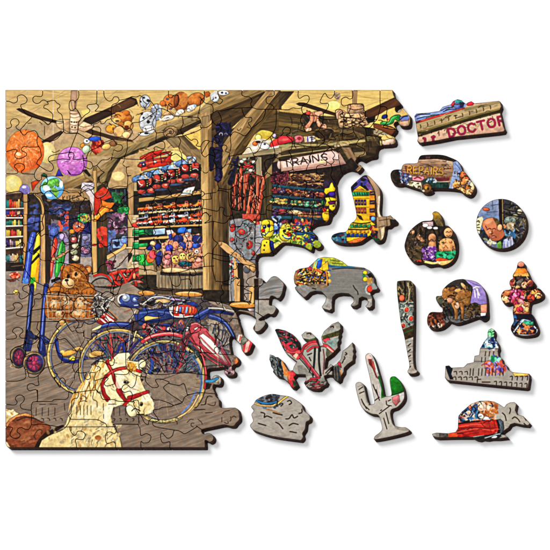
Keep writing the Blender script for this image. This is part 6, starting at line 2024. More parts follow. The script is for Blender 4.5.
CUTS = [
    (0, 85, 70, ['38 125 75 130 105 142 128 135 138 118 135 95 150 82 175 78 200 92 213 115 205 138 185 148 165 155 165 175 178 192 200 222 248 247 235 270 205 300 180 330 158 358 180 392',
                 '38 343 75 338 92 320 82 298 88 278 110 265 138 270 150 295 140 315 125 325 135 345 158 358 180 392 200 390 215 372 240 365 270 358 292 378 298 400 290 430 295 470 315 500 325 560',
                 '335 30 335 70 325 90 300 90 275 88 258 105 262 130 285 145 310 140 325 125 345 118 370 130',
                 '370 130 378 150 350 160 345 180 370 190 400 215 415 235 415 280 445 285 497 290',
                 '370 130 395 125 430 122 445 140 470 155 468 175 450 190 460 215 485 235 497 290 500 320 500 360 510 375 540 380 620 380',
                 '248 247 300 262 350 290 375 312 392 302 415 280', '298 400 340 430 400 440 450 420 500 360']),
    (70, 85, 70, ['65 30 70 80 62 110 45 125 40 150 40 180 60 200 75 225 92 262', '40 150 35 125 12 120 -4 135 -6 180 8 200 30 195 40 180',
                  '212 30 210 100 205 145 145 155 135 175 155 195 150 215 120 235 92 262 65 295 65 340 55 378', '-10 380 55 378 100 400 135 420 170 400 180 370 172 345 190 330 225 330 242 350 238 385 240 420 250 460',
                  '205 145 225 165 215 185 198 205 240 205 300 205 325 212', '265 30 270 90 300 125 330 120 345 95 375 95 385 120 370 140 335 155 325 180 325 210 322 262 290 275 270 300 245 305 240 285 215 300 185 310 190 330',
                  '322 262 335 285 360 305 400 320 440 350 470 340 490 370 470 400 450 440 450 500 430 560', '385 120 430 112 465 100 490 90 520 95 548 82',
                  '250 460 300 440 340 430 365 465 400 470 413 490 400 515 370 520 345 510 335 540 325 590', '250 460 220 490 170 510 140 540 130 580', '450 440 500 430 560 375', '470 340 490 300 550 290 600 260']),
    (140, 85, 70, ['225 30 225 92 250 100 265 80 300 85 305 130 285 170 240 170 225 150 215 190 220 205', '505 30 505 95 480 120 470 180 455 245 465 262',
                   '-2 82 20 95 25 125 60 150 80 125 110 160 130 190 170 185 220 205 250 230 270 245 330 245 400 250 465 262 480 300 475 330 480 345 420 375 355 395',
                   '355 395 400 435 420 425 445 430 455 455 440 475 475 482 490 455 520 435 570 445', '0 375 60 365 110 350 130 375 190 370 215 350 240 340 265 360 255 385 230 380 205 395 250 410 300 405 340 400 355 395',
                   '130 375 125 430 130 450 185 445 195 490 170 500 130 485 110 495 115 515 80 530 40 560', '300 405 320 440 305 490 325 540 330 580', '110 350 100 290 125 240 130 190', '330 245 340 300 320 350 340 400']),
    (210, 85, 70, ['255 30 250 75 275 90 310 95 330 120 320 150 330 178', '500 30 505 75 485 90 450 95 440 120 450 145 475 150 500 170 500 190',
                   '-80 95 -40 140 10 155 25 185 25 215 60 200 85 205 90 205 150 190 250 180 330 178 375 190 440 190 560 190', '10 155 45 135 75 150 100 120 75 100 60 45 60 30',
                   '150 560 165 480 160 410 185 370 220 375 250 390 270 400 300 380 325 340 300 300 325 285 325 255 280 255 260 220 250 180',
                   '520 190 520 290 510 350 480 400 440 435 415 440 400 470 390 500 350 540 330 520 310 490 285 500 255 535 200 550', '25 215 10 250 20 290 -20 330 -70 335', '60 200 90 270 60 320 20 290', '440 190 420 260 380 300 325 340', '480 400 520 420 560 400']),
    (280, 85, 70, ['145 30 142 85 155 105 190 85 220 85 230 110 215 140 180 160 170 190 185 225 240 240 300 245 340 270 445 270', '430 30 425 75 400 105 375 95 355 65 335 85 315 130 330 145 375 145 380 165 365 195 340 230 340 270',
                   '-15 190 60 195 100 180 140 185 175 178', '445 270 435 205 465 190 490 205 495 235 520 260 560 255', '0 400 25 380 20 360 50 330 80 345 75 380 50 395 95 440 90 500 70 520 90 560 85 600', '80 345 150 350 200 370 250 360 300 360 330 310 340 270',
                   '95 460 160 470 250 490 290 490 330 465 380 475 430 520 450 505 470 530 460 560 470 620', '250 490 255 520 235 560 245 600', '300 360 345 405 350 440 330 465', '-20 400 0 400', '180 225 160 280 180 320 200 370']),
    (340, 85, 70, ['100 30 100 95 75 110 45 95 15 110 10 145 30 165 75 155 85 180 70 215 90 260', '315 30 315 140 320 170 350 170 370 185 365 230 370 290 340 330 400 345 440 350', '320 170 300 240 290 270 262 300 240 330 200 345',
                   '75 155 110 148 165 150 185 170 188 195 200 215 195 260 150 300 100 320 60 340 20 330 -30 340', '195 260 240 270 290 270', '200 345 205 400 150 430 130 470 170 490 195 510 185 545 150 560 140 620', '205 400 260 400 320 420 330 470', '100 320 110 370 150 430', '200 345 150 300', '110 370 60 390 20 380 -30 400']),
    (0, 150, 70, ['38 185 110 188 140 178 135 155 112 130 130 108 160 105 190 120 190 150 170 165 175 185 215 188 270 190', '38 18 75 5 110 -5 135 5 125 22 115 40 125 62 155 68 195 52 210 35 198 18 175 8 168 -8 190 -28 230 -22 294 -25',
                  '325 40 325 49 315 60 295 85 290 110 310 125 285 155 270 190 275 220 300 240 325 232 330 205 355 205 375 240 365 270 335 275 315 295 320 325 345 345', '310 125 340 145 375 165 405 165 420 140 410 110 385 90 380 65 400 45 440 35 500 25 560 15',
                  '38 345 80 335 130 325 165 328 178 350 165 385 175 405 205 410 235 400 225 375 220 350 245 340 285 345 320 335 345 345 370 325 400 320 440 325 480 315 510 320 560 345']),
    (0, 165, 100, ['195 165 225 190 245 250 232 310 240 350 215 372 225 392 245 380', '30 280 80 285 110 270 130 285 120 310 135 330 232 310', '215 372 195 400 180 440 160 470 180 490 205 480 215 510 200 550 210 590', '30 440 90 445 120 425 135 440 125 465 140 480 165 470',
                   '245 250 300 260 330 240 360 255 350 285 370 300 440 290', '320 185 350 200 440 170 470 180 500 210 510 250', '440 290 430 330 455 350 480 340 485 310 520 300', '440 290 440 230 470 180', '245 380 300 390 330 370 355 385 345 415 365 440 430 430 450 445 440 470 455 490 490 485 500 460 485 445 500 400 485 310',
                   '300 390 290 440 310 470 290 500 300 545', '440 170 450 130 480 110 520 125']),
    (70, 150, 70, ['0 0 20 -50', '100 40 105 80 110 130 85 185 40 195 0 190 -20 160', '105 80 165 95 180 125 210 120 250 80 300 75 330 30 320 0', '270 175 245 160 210 120', '270 175 250 190 230 215 240 260 290 250 305 300 380 285 450 290', '-10 335 60 330 75 345 100 370 130 385 140 420',
                   '320 60 430 70 552 75', '430 80 415 110 440 135 465 130', '390 170 430 175 445 200 480 200', '450 290 455 210 440 190', '450 290 445 350 460 380 500 360 560 350', '445 350 400 400 420 440 460 450 455 520 470 560', '305 300 285 345 240 375 205 375 150 305 100 330 75 345', '240 375 250 440 220 480 240 520 210 560', '250 440 320 460 350 430 380 450 420 440',
                   '110 130 160 150 180 125']),
    (140, 150, 70, ['-10 -5 30 -20 40 -10', '325 60 330 120 310 165 250 175 230 210 200 200 190 160 130 150 100 180 60 170 0 190', '380 105 380 80 410 60 435 85 425 115 450 135 480 140 490 210 500 240 480 280', '330 62 360 90 380 105', '480 -5 485 30 510 55 540 35 560 40', '325 60 300 40 280 30 240 45 200 20 130 40 100 20 60 40 0 20',
                   '250 345 245 365 290 370 330 340 400 345 410 360', '410 360 420 320 490 325 505 350 480 375 500 390 560 385', '250 345 220 300 240 260 230 210', '100 180 110 240 80 280 110 310 120 370 90 420 110 460', '0 355 60 365 120 370 180 380 250 345', '490 560 490 510 520 490 545 520 560 515', '290 370 280 430 310 460 290 500 300 560',
                   '110 460 190 450 210 480 240 470 250 440 280 430', '110 460 90 520 100 560', '300 500 380 480 400 510 430 500 440 470 490 460', '490 460 500 420 500 390', '490 460 490 510']),
    (210, 150, 70, ['-10 160 30 150 50 120 30 90 40 40 20 0', '150 40 120 120 80 160 90 220 60 260 70 300 50 330 0 340', '70 300 150 310 200 280 230 300 225 340 250 370 310 360 350 330', '165 300 160 400 190 430 170 470 190 560', '225 340 190 360 165 350', '350 -5 340 40 370 60 350 100 300 130 250 120 225 160 240 200 225 240 250 260 300 250', '300 250 310 200 350 190 420 210 450 180 490 200 540 190 560 200', '300 250 310 300 350 330 360 390 330 420 340 460 380 470 390 520 380 560',
                    '450 180 430 120 440 80 500 60 510 20 500 -20', '430 230 440 300 410 330 430 370 480 360 500 390 480 420 450 440 440 500 460 560', '360 390 400 400 430 370', '540 190 545 260 520 290 530 330 560 340', '0 470 60 480 80 450 110 460 105 500 130 520 180 510', '225 130 150 110 120 120']),
    (280, 150, 70, ['20 170 70 165 100 150 90 110 60 90 10 80 -30 60', '100 150 110 180 90 215 120 240 160 230 200 250 210 290 190 320 200 350', '90 110 130 100 200 75 230 90 215 130 195 165 120 165 100 150', '345 20 330 60 365 90 360 120 330 115 290 130 290 180 320 210 300 250 210 260', '345 20 380 -10', '400 0 430 40 415 70 470 75 480 40 440 10', '365 90 400 110 425 90 415 70', '400 110 410 150 400 200 420 240',
                    '-40 340 30 345 60 320 80 340 70 370 100 390 190 380 200 350 260 340 290 370 350 370 380 360 400 400 450 400', '100 390 110 440 80 470 100 500 90 560', '260 340 270 420 240 450 260 490 250 560', '350 370 340 440 360 480 440 490', '-20 490 40 500 80 470', '110 440 180 450 240 450']),
    (0, 215, 140, ['80 110 85 160 100 215 130 255 165 275 190 285 200 310', '150 140 155 170 175 180 205 178 250 190 300 205 335 235 350 270 365 290 385 300', '20 180 60 182 75 165 92 175', '250 190 260 150 290 140 310 120 340 130 360 110', '335 235 380 225 395 200 430 190 445 210 470 200', '310 120 300 80 320 60 350 70', '185 305 225 300 260 312 290 340 310 320 385 318 420 300 455 315 470 290',
                    '385 318 390 350 375 370 385 400 420 405', '260 312 265 345 245 360 255 385 285 380 290 340', '190 380 245 372 255 385 250 410 300 415 350 410 385 400']),
    (90, 165, 100, ['195 270 235 290 245 380 235 460 180 530 140 560', '30 300 70 310 100 290 125 305 120 335 150 350 245 340', '20 440 60 430 80 450 110 440 120 410 200 400 243 400', '245 380 300 370 330 390 360 375 350 345 380 330 440 340', '235 460 300 465 330 440 360 455 355 490 390 505', '440 340 450 400 430 430 450 470 500 460 530 480', '440 340 430 290 450 260', '300 465 310 510 290 540 310 580',
                    '390 505 400 550 390 600', '120 410 110 470 140 500 120 550', '530 480 540 420 520 380 540 340 600 345']),
    (170, 165, 100, ['165 30 195 20 215 40 200 60 175 70 170 100', '165 300 185 265 210 270 215 300 190 320 225 312 240 310', '160 330 165 300', '235 100 245 140 280 140 320 150', '320 150 330 230 370 250 400 240 405 180 440 185 470 170 500 190', '240 310 235 400 260 430 240 460 235 490 230 550 240 600', '240 310 300 320 330 290', '330 290 330 340 360 340 385 340 400 320 430 335 440 375 410 400 385 405 360 380 360 340', '330 290 320 240', '360 380 355 420 370 460 400 490 410 520 470 520', '470 330 465 420 490 430 500 445 460 500',
                     '470 330 440 300 400 310', '470 330 480 280 520 270', '185 505 210 485 235 490', '185 505 190 560', '120 500 185 505', '330 540 330 505 370 460', '235 490 290 500 330 505']),
    (0, 280, 70, ['38 112 105 110 135 95 155 105 150 130 165 150 195 140 225 115 215 100 180 80 185 50 225 35 235 10', '38 238 80 242 105 235 115 215 102 195 115 180 145 178 172 195 172 220 150 240 130 255 130 275 160 285 215 288 240 270',
                  '38 468 70 465 110 462 130 450 120 425 98 405 110 382 140 372 170 382 180 405 160 425 155 445 175 458 210 455', '240 240 300 232 345 225 420 228 480 240 530 250 560 290 590 300', '240 330 300 328 400 325 460 325 500 300 560 290', '225 35 250 100 270 120 305 105 325 115 330 135 310 150 272 150 272 190 240 240 240 270 235 320 240 330 215 400 210 455 200 540',
                  '325 115 370 110', '300 328 290 380 310 410 290 440 310 470 295 520 310 560', '460 325 440 370 465 400 440 440 470 470 510 460 550 500', '590 300 620 340 600 380 560 400 500 300']),
    (70, 280, 70, ['-10 110 50 115 80 110 130 160 170 180 200 160 190 120', '200 160 280 150 340 170 350 120 320 90 330 40 340 0', '280 150 270 200 300 230 280 280 310 330', '350 120 380 110', '340 170 380 210 420 205 470 215 500 260 480 300 500 330', '500 330 550 320 600 340', '310 330 290 390 330 420 300 460 310 540', '200 330 150 350 110 330 90 370 40 380 30 400', '310 330 360 340 400 380 430 370 500 330', '300 460 370 450 390 480 430 470 460 480 500 450 560 460', '500 450 490 400 500 330', '110 400 100 470 60 520', '430 470 440 550']),
    (140, 280, 70, ['240 -10 250 30 280 50 310 40 320 0 310 -40', '320 0 390 -5 400 70 440 80 480 70 500 110 480 140 500 170 540 165', '400 70 380 110 390 150 350 170 280 160 265 200 260 240', '50 0 60 60 20 90 30 120 -10 130', '60 60 130 75 250 80 250 30', '250 80 260 130 280 160', '30 120 60 180 40 210 60 260 30 290', '60 180 130 190 150 170 180 190 170 220 265 200', '60 260 140 250 160 280 190 270 200 240 260 240', '260 240 265 330 240 360 260 400 265 470 270 560', '260 240 330 260 350 300 400 290 470 310 480 350 550 360', '140 250 150 330 120 360 140 390 265 400', '0 390 60 380 90 400 120 360', '265 400 330 410 350 380 390 390 400 420 470 400 480 350', '470 400 460 450 490 480 470 520 480 560', '470 310 460 250 490 220 470 190 500 170', '130 490 200 500 265 470', '130 490 90 460 60 380', '330 470 265 470']),
    (210, 280, 70, ['-10 20 50 10 100 15 150 0', '150 0 160 -60', '100 15 90 60 110 100 80 130 90 180', '-10 165 40 170 60 190 90 180 150 195', '90 180 110 240 80 270 90 320 60 350 -10 340', '90 320 150 330 180 300 230 310', '180 55 195 65 180 75', '268 70 330 30 345 60', '268 70 330 100 270 110 290 150 265 165 290 170 310 190 320 150', '345 -30 300 -10 285 20 310 40', '60 350 70 420 50 450 90 480 110 520 150 500', '230 200 300 200 360 235', '382 60 420 20 382 -10', '382 60 380 200']),
    (0, 330, 70, ['38 230 85 232 100 260', '38 402 130 402 190 385 200 370 185 350 165 340 160 325 180 318 210 310 225 345 225 365 245 375 290 365 335 320 360 295 420 285 480 260', '300 365 300 400 305 430 280 435 250 420 220 430 215 460 235 478 265 470 290 478 295 560',
                  '420 285 410 310 430 340 450 345 440 370 425 370', '520 485 500 440 515 410 500 380 480 380 465 400 475 420 470 450 430 390', '85 232 80 190 100 150 200 100 210 0', '200 100 260 110 320 60 350 110 380 110', '480 260 490 200 450 170 430 100', '480 260 540 250 570 220']),
    (0, 390, 70, ['295 0 295 80 275 92', '38 112 115 118 135 95 120 70 135 45 165 40 190 60 185 90 160 115 165 140 190 152 245 160', '245 160 250 110 275 92 400 90 430 75 525 70 540 10 525 -20', '245 160 250 200 248 270 310 268 380 275 470 290 552 290',
                  '38 292 75 290 100 300 85 330 80 355 100 375 130 380 155 365 155 345 135 330 140 305 170 295 200 310 230 305 248 270']),
    (70, 390, 70, ['-10 290 340 288 345 270 540 270 550 285', '-10 200 0 220 15 230 200 232 250 250 280 265 290 288', '0 290 0 310 15 340 35 358 50 345 60 325 95 325 120 350 105 385 80 390 50 385 42 400 50 425 50 470', '235 10 245 50 265 75 340 75 380 88 480 92 500 85 540 95 540 270', '-10 200 10 170 12 95 30 70 60 60 65 20 20 15 10 -20']),
    (0, 350, 100, ['375 225 405 190 412 130 440 95 445 60 440 0', '375 225 400 235 440 230 480 225']),
    (90, 350, 100, ['135 420 145 440 135 460 110 450 88 460 85 490 95 515 125 505 140 515 138 560', '262 408 275 430 280 470 310 460 335 475 325 505 295 512 280 505 282 560', '460 450 450 475 425 485 395 455 388 480 400 510 435 505 440 515 435 560',
                    '262 340 285 370 300 400 320 410 325 390 345 375 380 385 360 395 345 395 355 420 430 435 490 445 520 460 560 440 590 420', '330 235 350 245 340 262 355 275 385 275 430 290 460 305', '350 345 365 365 380 385', '350 345 350 330 380 325 400 315 445 312 460 305 505 290 520 260 550 245 600 235 680 240', '460 305 505 290', '262 340 240 300 245 290',
                    '300 60 275 75 270 100 300 125 310 130 305 170 340 205 370 205 375 195 360 165 390 160 420 170 435 180 405 205 430 235 505 285', '310 130 400 135 520 125 640 138', '460 190 490 195 515 185 525 205 535 245', '300 60 330 40 360 50 390 90 370 130', '390 90 440 80 470 100 480 60 460 30 470 -10', '520 125 530 80 510 40', '535 245 550 245']),
    (70, 330, 70, ['195 400 270 375 300 380 285 400 270 420 285 440 330 430 355 410 345 345', '195 400 205 470 235 500 235 480', '440 100 440 280 470 320 500 345 550 365 600 370', '345 345 440 350 470 320', '525 360 510 430 480 455 450 430 420 435 405 470 430 490 470 480 490 510 480 560 500 560', '195 400 190 370 210 330 240 310 230 290 200 280 205 250 260 250 330 280 350 240 330 200 345 150 300 100 310 20',
                   '205 470 240 500 235 490', '105 20 110 80 60 170 35 250 20 290 35 330 20 360 25 400 0 440 -10 480', '440 100 480 80 550 90 590 60', '440 100 400 60 345 150', '105 20 60 20 30 -30', '260 250 250 180 280 150 260 110 300 100']),
]
# interlocking cuts with one knob each: x0 y0 x1 y1 side
JIG = [(134, 247, 135, 270, 1), (110, 268, 146, 270, -1), (146, 270, 171, 273, 1), (171, 273, 214, 266, -1), (188, 250, 190, 271, 1), (146, 270, 146, 304, 1), (118, 269, 113, 296, 1), (190, 271, 192, 302, -1), (171, 240, 171, 273, -1),
       (268, 216, 272, 251, 1), (291, 220, 290, 244, -1), (231, 258, 232, 302, 1), (213, 258, 257, 268, -1), (214, 284, 258, 286, 1), (174, 352, 201, 352, 1), (200, 338, 202, 370, -1), (200, 353, 234, 354, 1),
       (56, 160, 87, 158, 1), (127.5, 175, 124, 156, 1), (194, 165, 218, 168, -1), (214, 150, 234, 152, 1), (222, 128, 205, 148, 1), (36, 262, 62, 262, 1), (64, 266, 58, 296, -1), (25, 341, 26, 376, 1),
       (78, 338, 110, 340, 1), (76, 372, 100, 374, -1), (322, 140, 352, 139, 1), (256, 238, 272, 236, 1), (196.5, 426, 203, 430.5, 0), (240, 302, 262, 316, 0), (300, 232, 318, 236, 0), (138, 355, 166, 352, 1), (344, 118, 342, 140, 0)]
# ---------------------------------------------------------------- cut the sheet: distance field of the cuts, regions, outlines
CS = 4
CX0, CY0 = 0.0, 84.0
CW, CH = int(420 * CS), int(372 * CS)


def ext_lines():
    """All cuts as smooth polylines, every loose end carried on until it meets another cut or the rim."""
    lines = []
    for x, y, w, ss in CUTS:
        for q in ss:
            lines.append(_smooth(np.array([float(t) for t in q.split()]).reshape(-1, 2) * (w / 550.0) + (x, y), False, 5))
    for x0, y0, x1, y1, sd in JIG:
        p0, p1 = np.array([x0, y0], float), np.array([x1, y1], float)
        u = p1 - p0
        n_ = np.array([u[1], -u[0]]) * sd
        k_ = min(1.0, 22 / max(np.hypot(*u), 1))
        prof = ((0, 0), (.2, .03), (.40, -.02), (.42, .05), (.37, .15), (.40, .26), (.5, .30), (.6, .26), (.63, .15), (.58, .05), (.60, -.02), (.8, -.04), (1, 0))
        lines.append(_smooth(np.array([p0 + u * (.5 + (a_ - .5) * (k_ if .3 < a_ < .7 else 1)) + n_ * b_ * k_ for a_, b_ in prof]), False, 5) if sd else np.vstack([p0, p1]))
    body = np.array(BODY).reshape(-1, 2)
    rim = np.vstack([body, body[:1]])
    out = list(lines)
    for rnd in range(2):
        A0 = np.vstack([l[:-1] for l in out] + [rim[:-1]])
        A1 = np.vstack([l[1:] for l in out] + [rim[1:]])
        own = np.concatenate([np.full(len(l) - 1, k) for k, l in enumerate(out)] + [np.full(len(rim) - 1, -1)])
        add = []
        for k, l in enumerate(out):
            for e, b in ((l[0], l[min(3, len(l) - 1)]), (l[-1], l[max(-4, -len(l))])):
                dd = A1 - A0
                t = np.clip(((e - A0) * dd).sum(1) / ((dd * dd).sum(1) + 1e-12), 0, 1)
                dist = np.hypot(*(A0 + dd * t[:, None] - e).T)
                far = np.ones(len(own), bool)
                if True:
                    ow = own == k
                    m = np.minimum(np.hypot(*(A0 - e).T), np.hypot(*(A1 - e).T))
                    far &= ~(ow & (m < 5))
                if dist[far].min() < .45:
                    continue
                if not _inside(body, np.array([[e[0]]]), np.array([[e[1]]]))[0, 0]:
                    continue
                u = (e - b) / (np.hypot(*(e - b)) + 1e-9)
                den = u[0] * dd[:, 1] - u[1] * dd[:, 0]
                den = np.where(np.abs(den) < 1e-9, 1e-9, den)
                w_ = A0 - e
                s_ = (w_[:, 0] * dd[:, 1] - w_[:, 1] * dd[:, 0]) / den
                r_ = (w_[:, 0] * u[1] - w_[:, 1] * u[0]) / den
                ok = far & (s_ > .2) & (s_ < 15) & (r_ >= -.02) & (r_ <= 1.02)
                j = int(np.argmin(np.where(far, dist, 99)))
                if ok.any():
                    h = float(s_[ok].min())
                    if dist[j] < .45 * h:
                        add.append(np.vstack([e, e + (A0[j] + dd[j] * t[j] - e) * 1.02]))
                    else:
                        add.append(np.vstack([e, e + u * (h + .1)]))
                elif dist[j] < 14:
                    add.append(np.vstack([e, e + (A0[j] + dd[j] * t[j] - e) * 1.02]))
        out += add
        if not add:
            break
    return out


def cut_field():
    d = np.full((CH, CW), 9.0, np.float32)
    body = np.array(BODY).reshape(-1, 2)
    b = np.vstack([body, body[:1]])
    lines = ext_lines()
    for a in lines:
        for (xa, ya), (xb, yb) in zip(a[:-1], a[1:]):
            pad = 1.6
            i0, i1 = max(0, int((min(xa, xb) - pad - CX0) * CS)), min(CW, int((max(xa, xb) + pad - CX0) * CS) + 2)
            j0, j1 = max(0, int((min(ya, yb) - pad - CY0) * CS)), min(CH, int((max(ya, yb) + pad - CY0) * CS) + 2)
            if i1 <= i0 or j1 <= j0:
                continue
            X, Y = np.meshgrid((np.arange(i0, i1) + .5) / CS + CX0, (np.arange(j0, j1) + .5) / CS + CY0)
            dx, dy = xb - xa, yb - ya
            l2 = dx * dx + dy * dy + 1e-12
            t = np.clip(((X - xa) * dx + (Y - ya) * dy) / l2, 0, 1)
            q = d[j0:j1, i0:i1]
            np.minimum(q, np.hypot(X - xa - t * dx, Y - ya - t * dy), out=q)
    X, Y = np.meshgrid((np.arange(CW) + .5) / CS + CX0, (np.arange(CH) + .5) / CS + CY0)
    ins = _inside(body, X, Y)
    e = np.full((CH, CW), 9.0, np.float32)
    for (xa, ya), (xb, yb) in zip(b[:-1], b[1:]):
        pad = 1.6
        i0, i1 = max(0, int((min(xa, xb) - pad - CX0) * CS)), min(CW, int((max(xa, xb) + pad - CX0) * CS) + 2)
        j0, j1 = max(0, int((min(ya, yb) - pad - CY0) * CS)), min(CH, int((max(ya, yb) + pad - CY0) * CS) + 2)
        XX, YY = X[j0:j1, i0:i1], Y[j0:j1, i0:i1]
        dx, dy = xb - xa, yb - ya
        t = np.clip(((XX - xa) * dx + (YY - ya) * dy) / (dx * dx + dy * dy + 1e-12), 0, 1)
        q = e[j0:j1, i0:i1]
        np.minimum(q, np.hypot(XX - xa - t * dx, YY - ya - t * dy), out=q)
    e = np.where(ins, e, -e)
    return d, e


GAP = 0.40      # half width of a laser cut, millimetres


def label_regions(m):
    h, w = m.shape
    lab = np.zeros((h, w), np.int32)
    parent = [0]

    def find(a):
        while parent[a] != a:
            parent[a] = parent[parent[a]]
            a = parent[a]
        return a
    prev = []
    for j in range(h):
        row = m[j].astype(np.int8)
        df = np.diff(np.concatenate([[0], row, [0]]))
        st, en = np.nonzero(df == 1)[0], np.nonzero(df == -1)[0]
        cur = []
        p = 0
        for s, t in zip(st.tolist(), en.tolist()):
            l = 0
            for ps, pt, pl in prev:
                if ps < t and pt > s:
                    r_ = find(pl)
                    if l == 0:
                        l = r_
                    elif r_ != l:
                        parent[r_] = l
            if l == 0:
                l = len(parent)
                parent.append(l)
            lab[j, s:t] = l
            cur.append((s, t, l))
        prev = cur
    root = np.array([find(a) for a in range(len(parent))], np.int32)
    return root[lab]


def merge_small(lab, f, amin):
    """A sliver left by crossing cuts belongs to the neighbour it shares most of its border with."""
    r_ = int((GAP * 2 + .5) * CS) + 1
    ids, c = np.unique(lab[lab > 0], return_counts=True)
    for k in ids[np.argsort(c)]:
        m = lab == k
        if m.sum() / CS / CS > amin:
            continue
        js, is_ = np.nonzero(m)
        j0, j1, i0, i1 = max(0, js.min() - r_), min(lab.shape[0], js.max() + r_ + 1), max(0, is_.min() - r_), min(lab.shape[1], is_.max() + r_ + 1)
        q = lab[j0:j1, i0:i1]
        mm = m[j0:j1, i0:i1].copy()
        for _ in range(r_):
            g = mm.copy()
            g[1:] |= mm[:-1]; g[:-1] |= mm[1:]; g[:, 1:] |= mm[:, :-1]; g[:, :-1] |= mm[:, 1:]
            mm = g
        nb, cn = np.unique(q[mm & (q > 0) & (q != k)], return_counts=True)
        if len(nb) == 0:
            continue
        n_ = nb[np.argmax(cn)]
        ff = f[j0:j1, i0:i1]
        # cells of the cut that lie between the sliver and that neighbour
        nn = (q == n_)
        for _ in range(r_):
            g = nn.copy()
            g[1:] |= nn[:-1]; g[:-1] |= nn[1:]; g[:, 1:] |= nn[:, :-1]; g[:, :-1] |= nn[:, 1:]
            nn = g
        br = mm & nn & (q == 0)
        ot = (q > 0) & (q != k) & (q != n_)
        for _ in range(2):
            g = ot.copy()
            g[1:] |= ot[:-1]; g[:-1] |= ot[1:]; g[:, 1:] |= ot[:, :-1]; g[:, :-1] |= ot[:, 1:]
            ot = g
        br &= ~ot
        q[br | (q == k)] = n_
        ff[br] = .3
    return lab, f
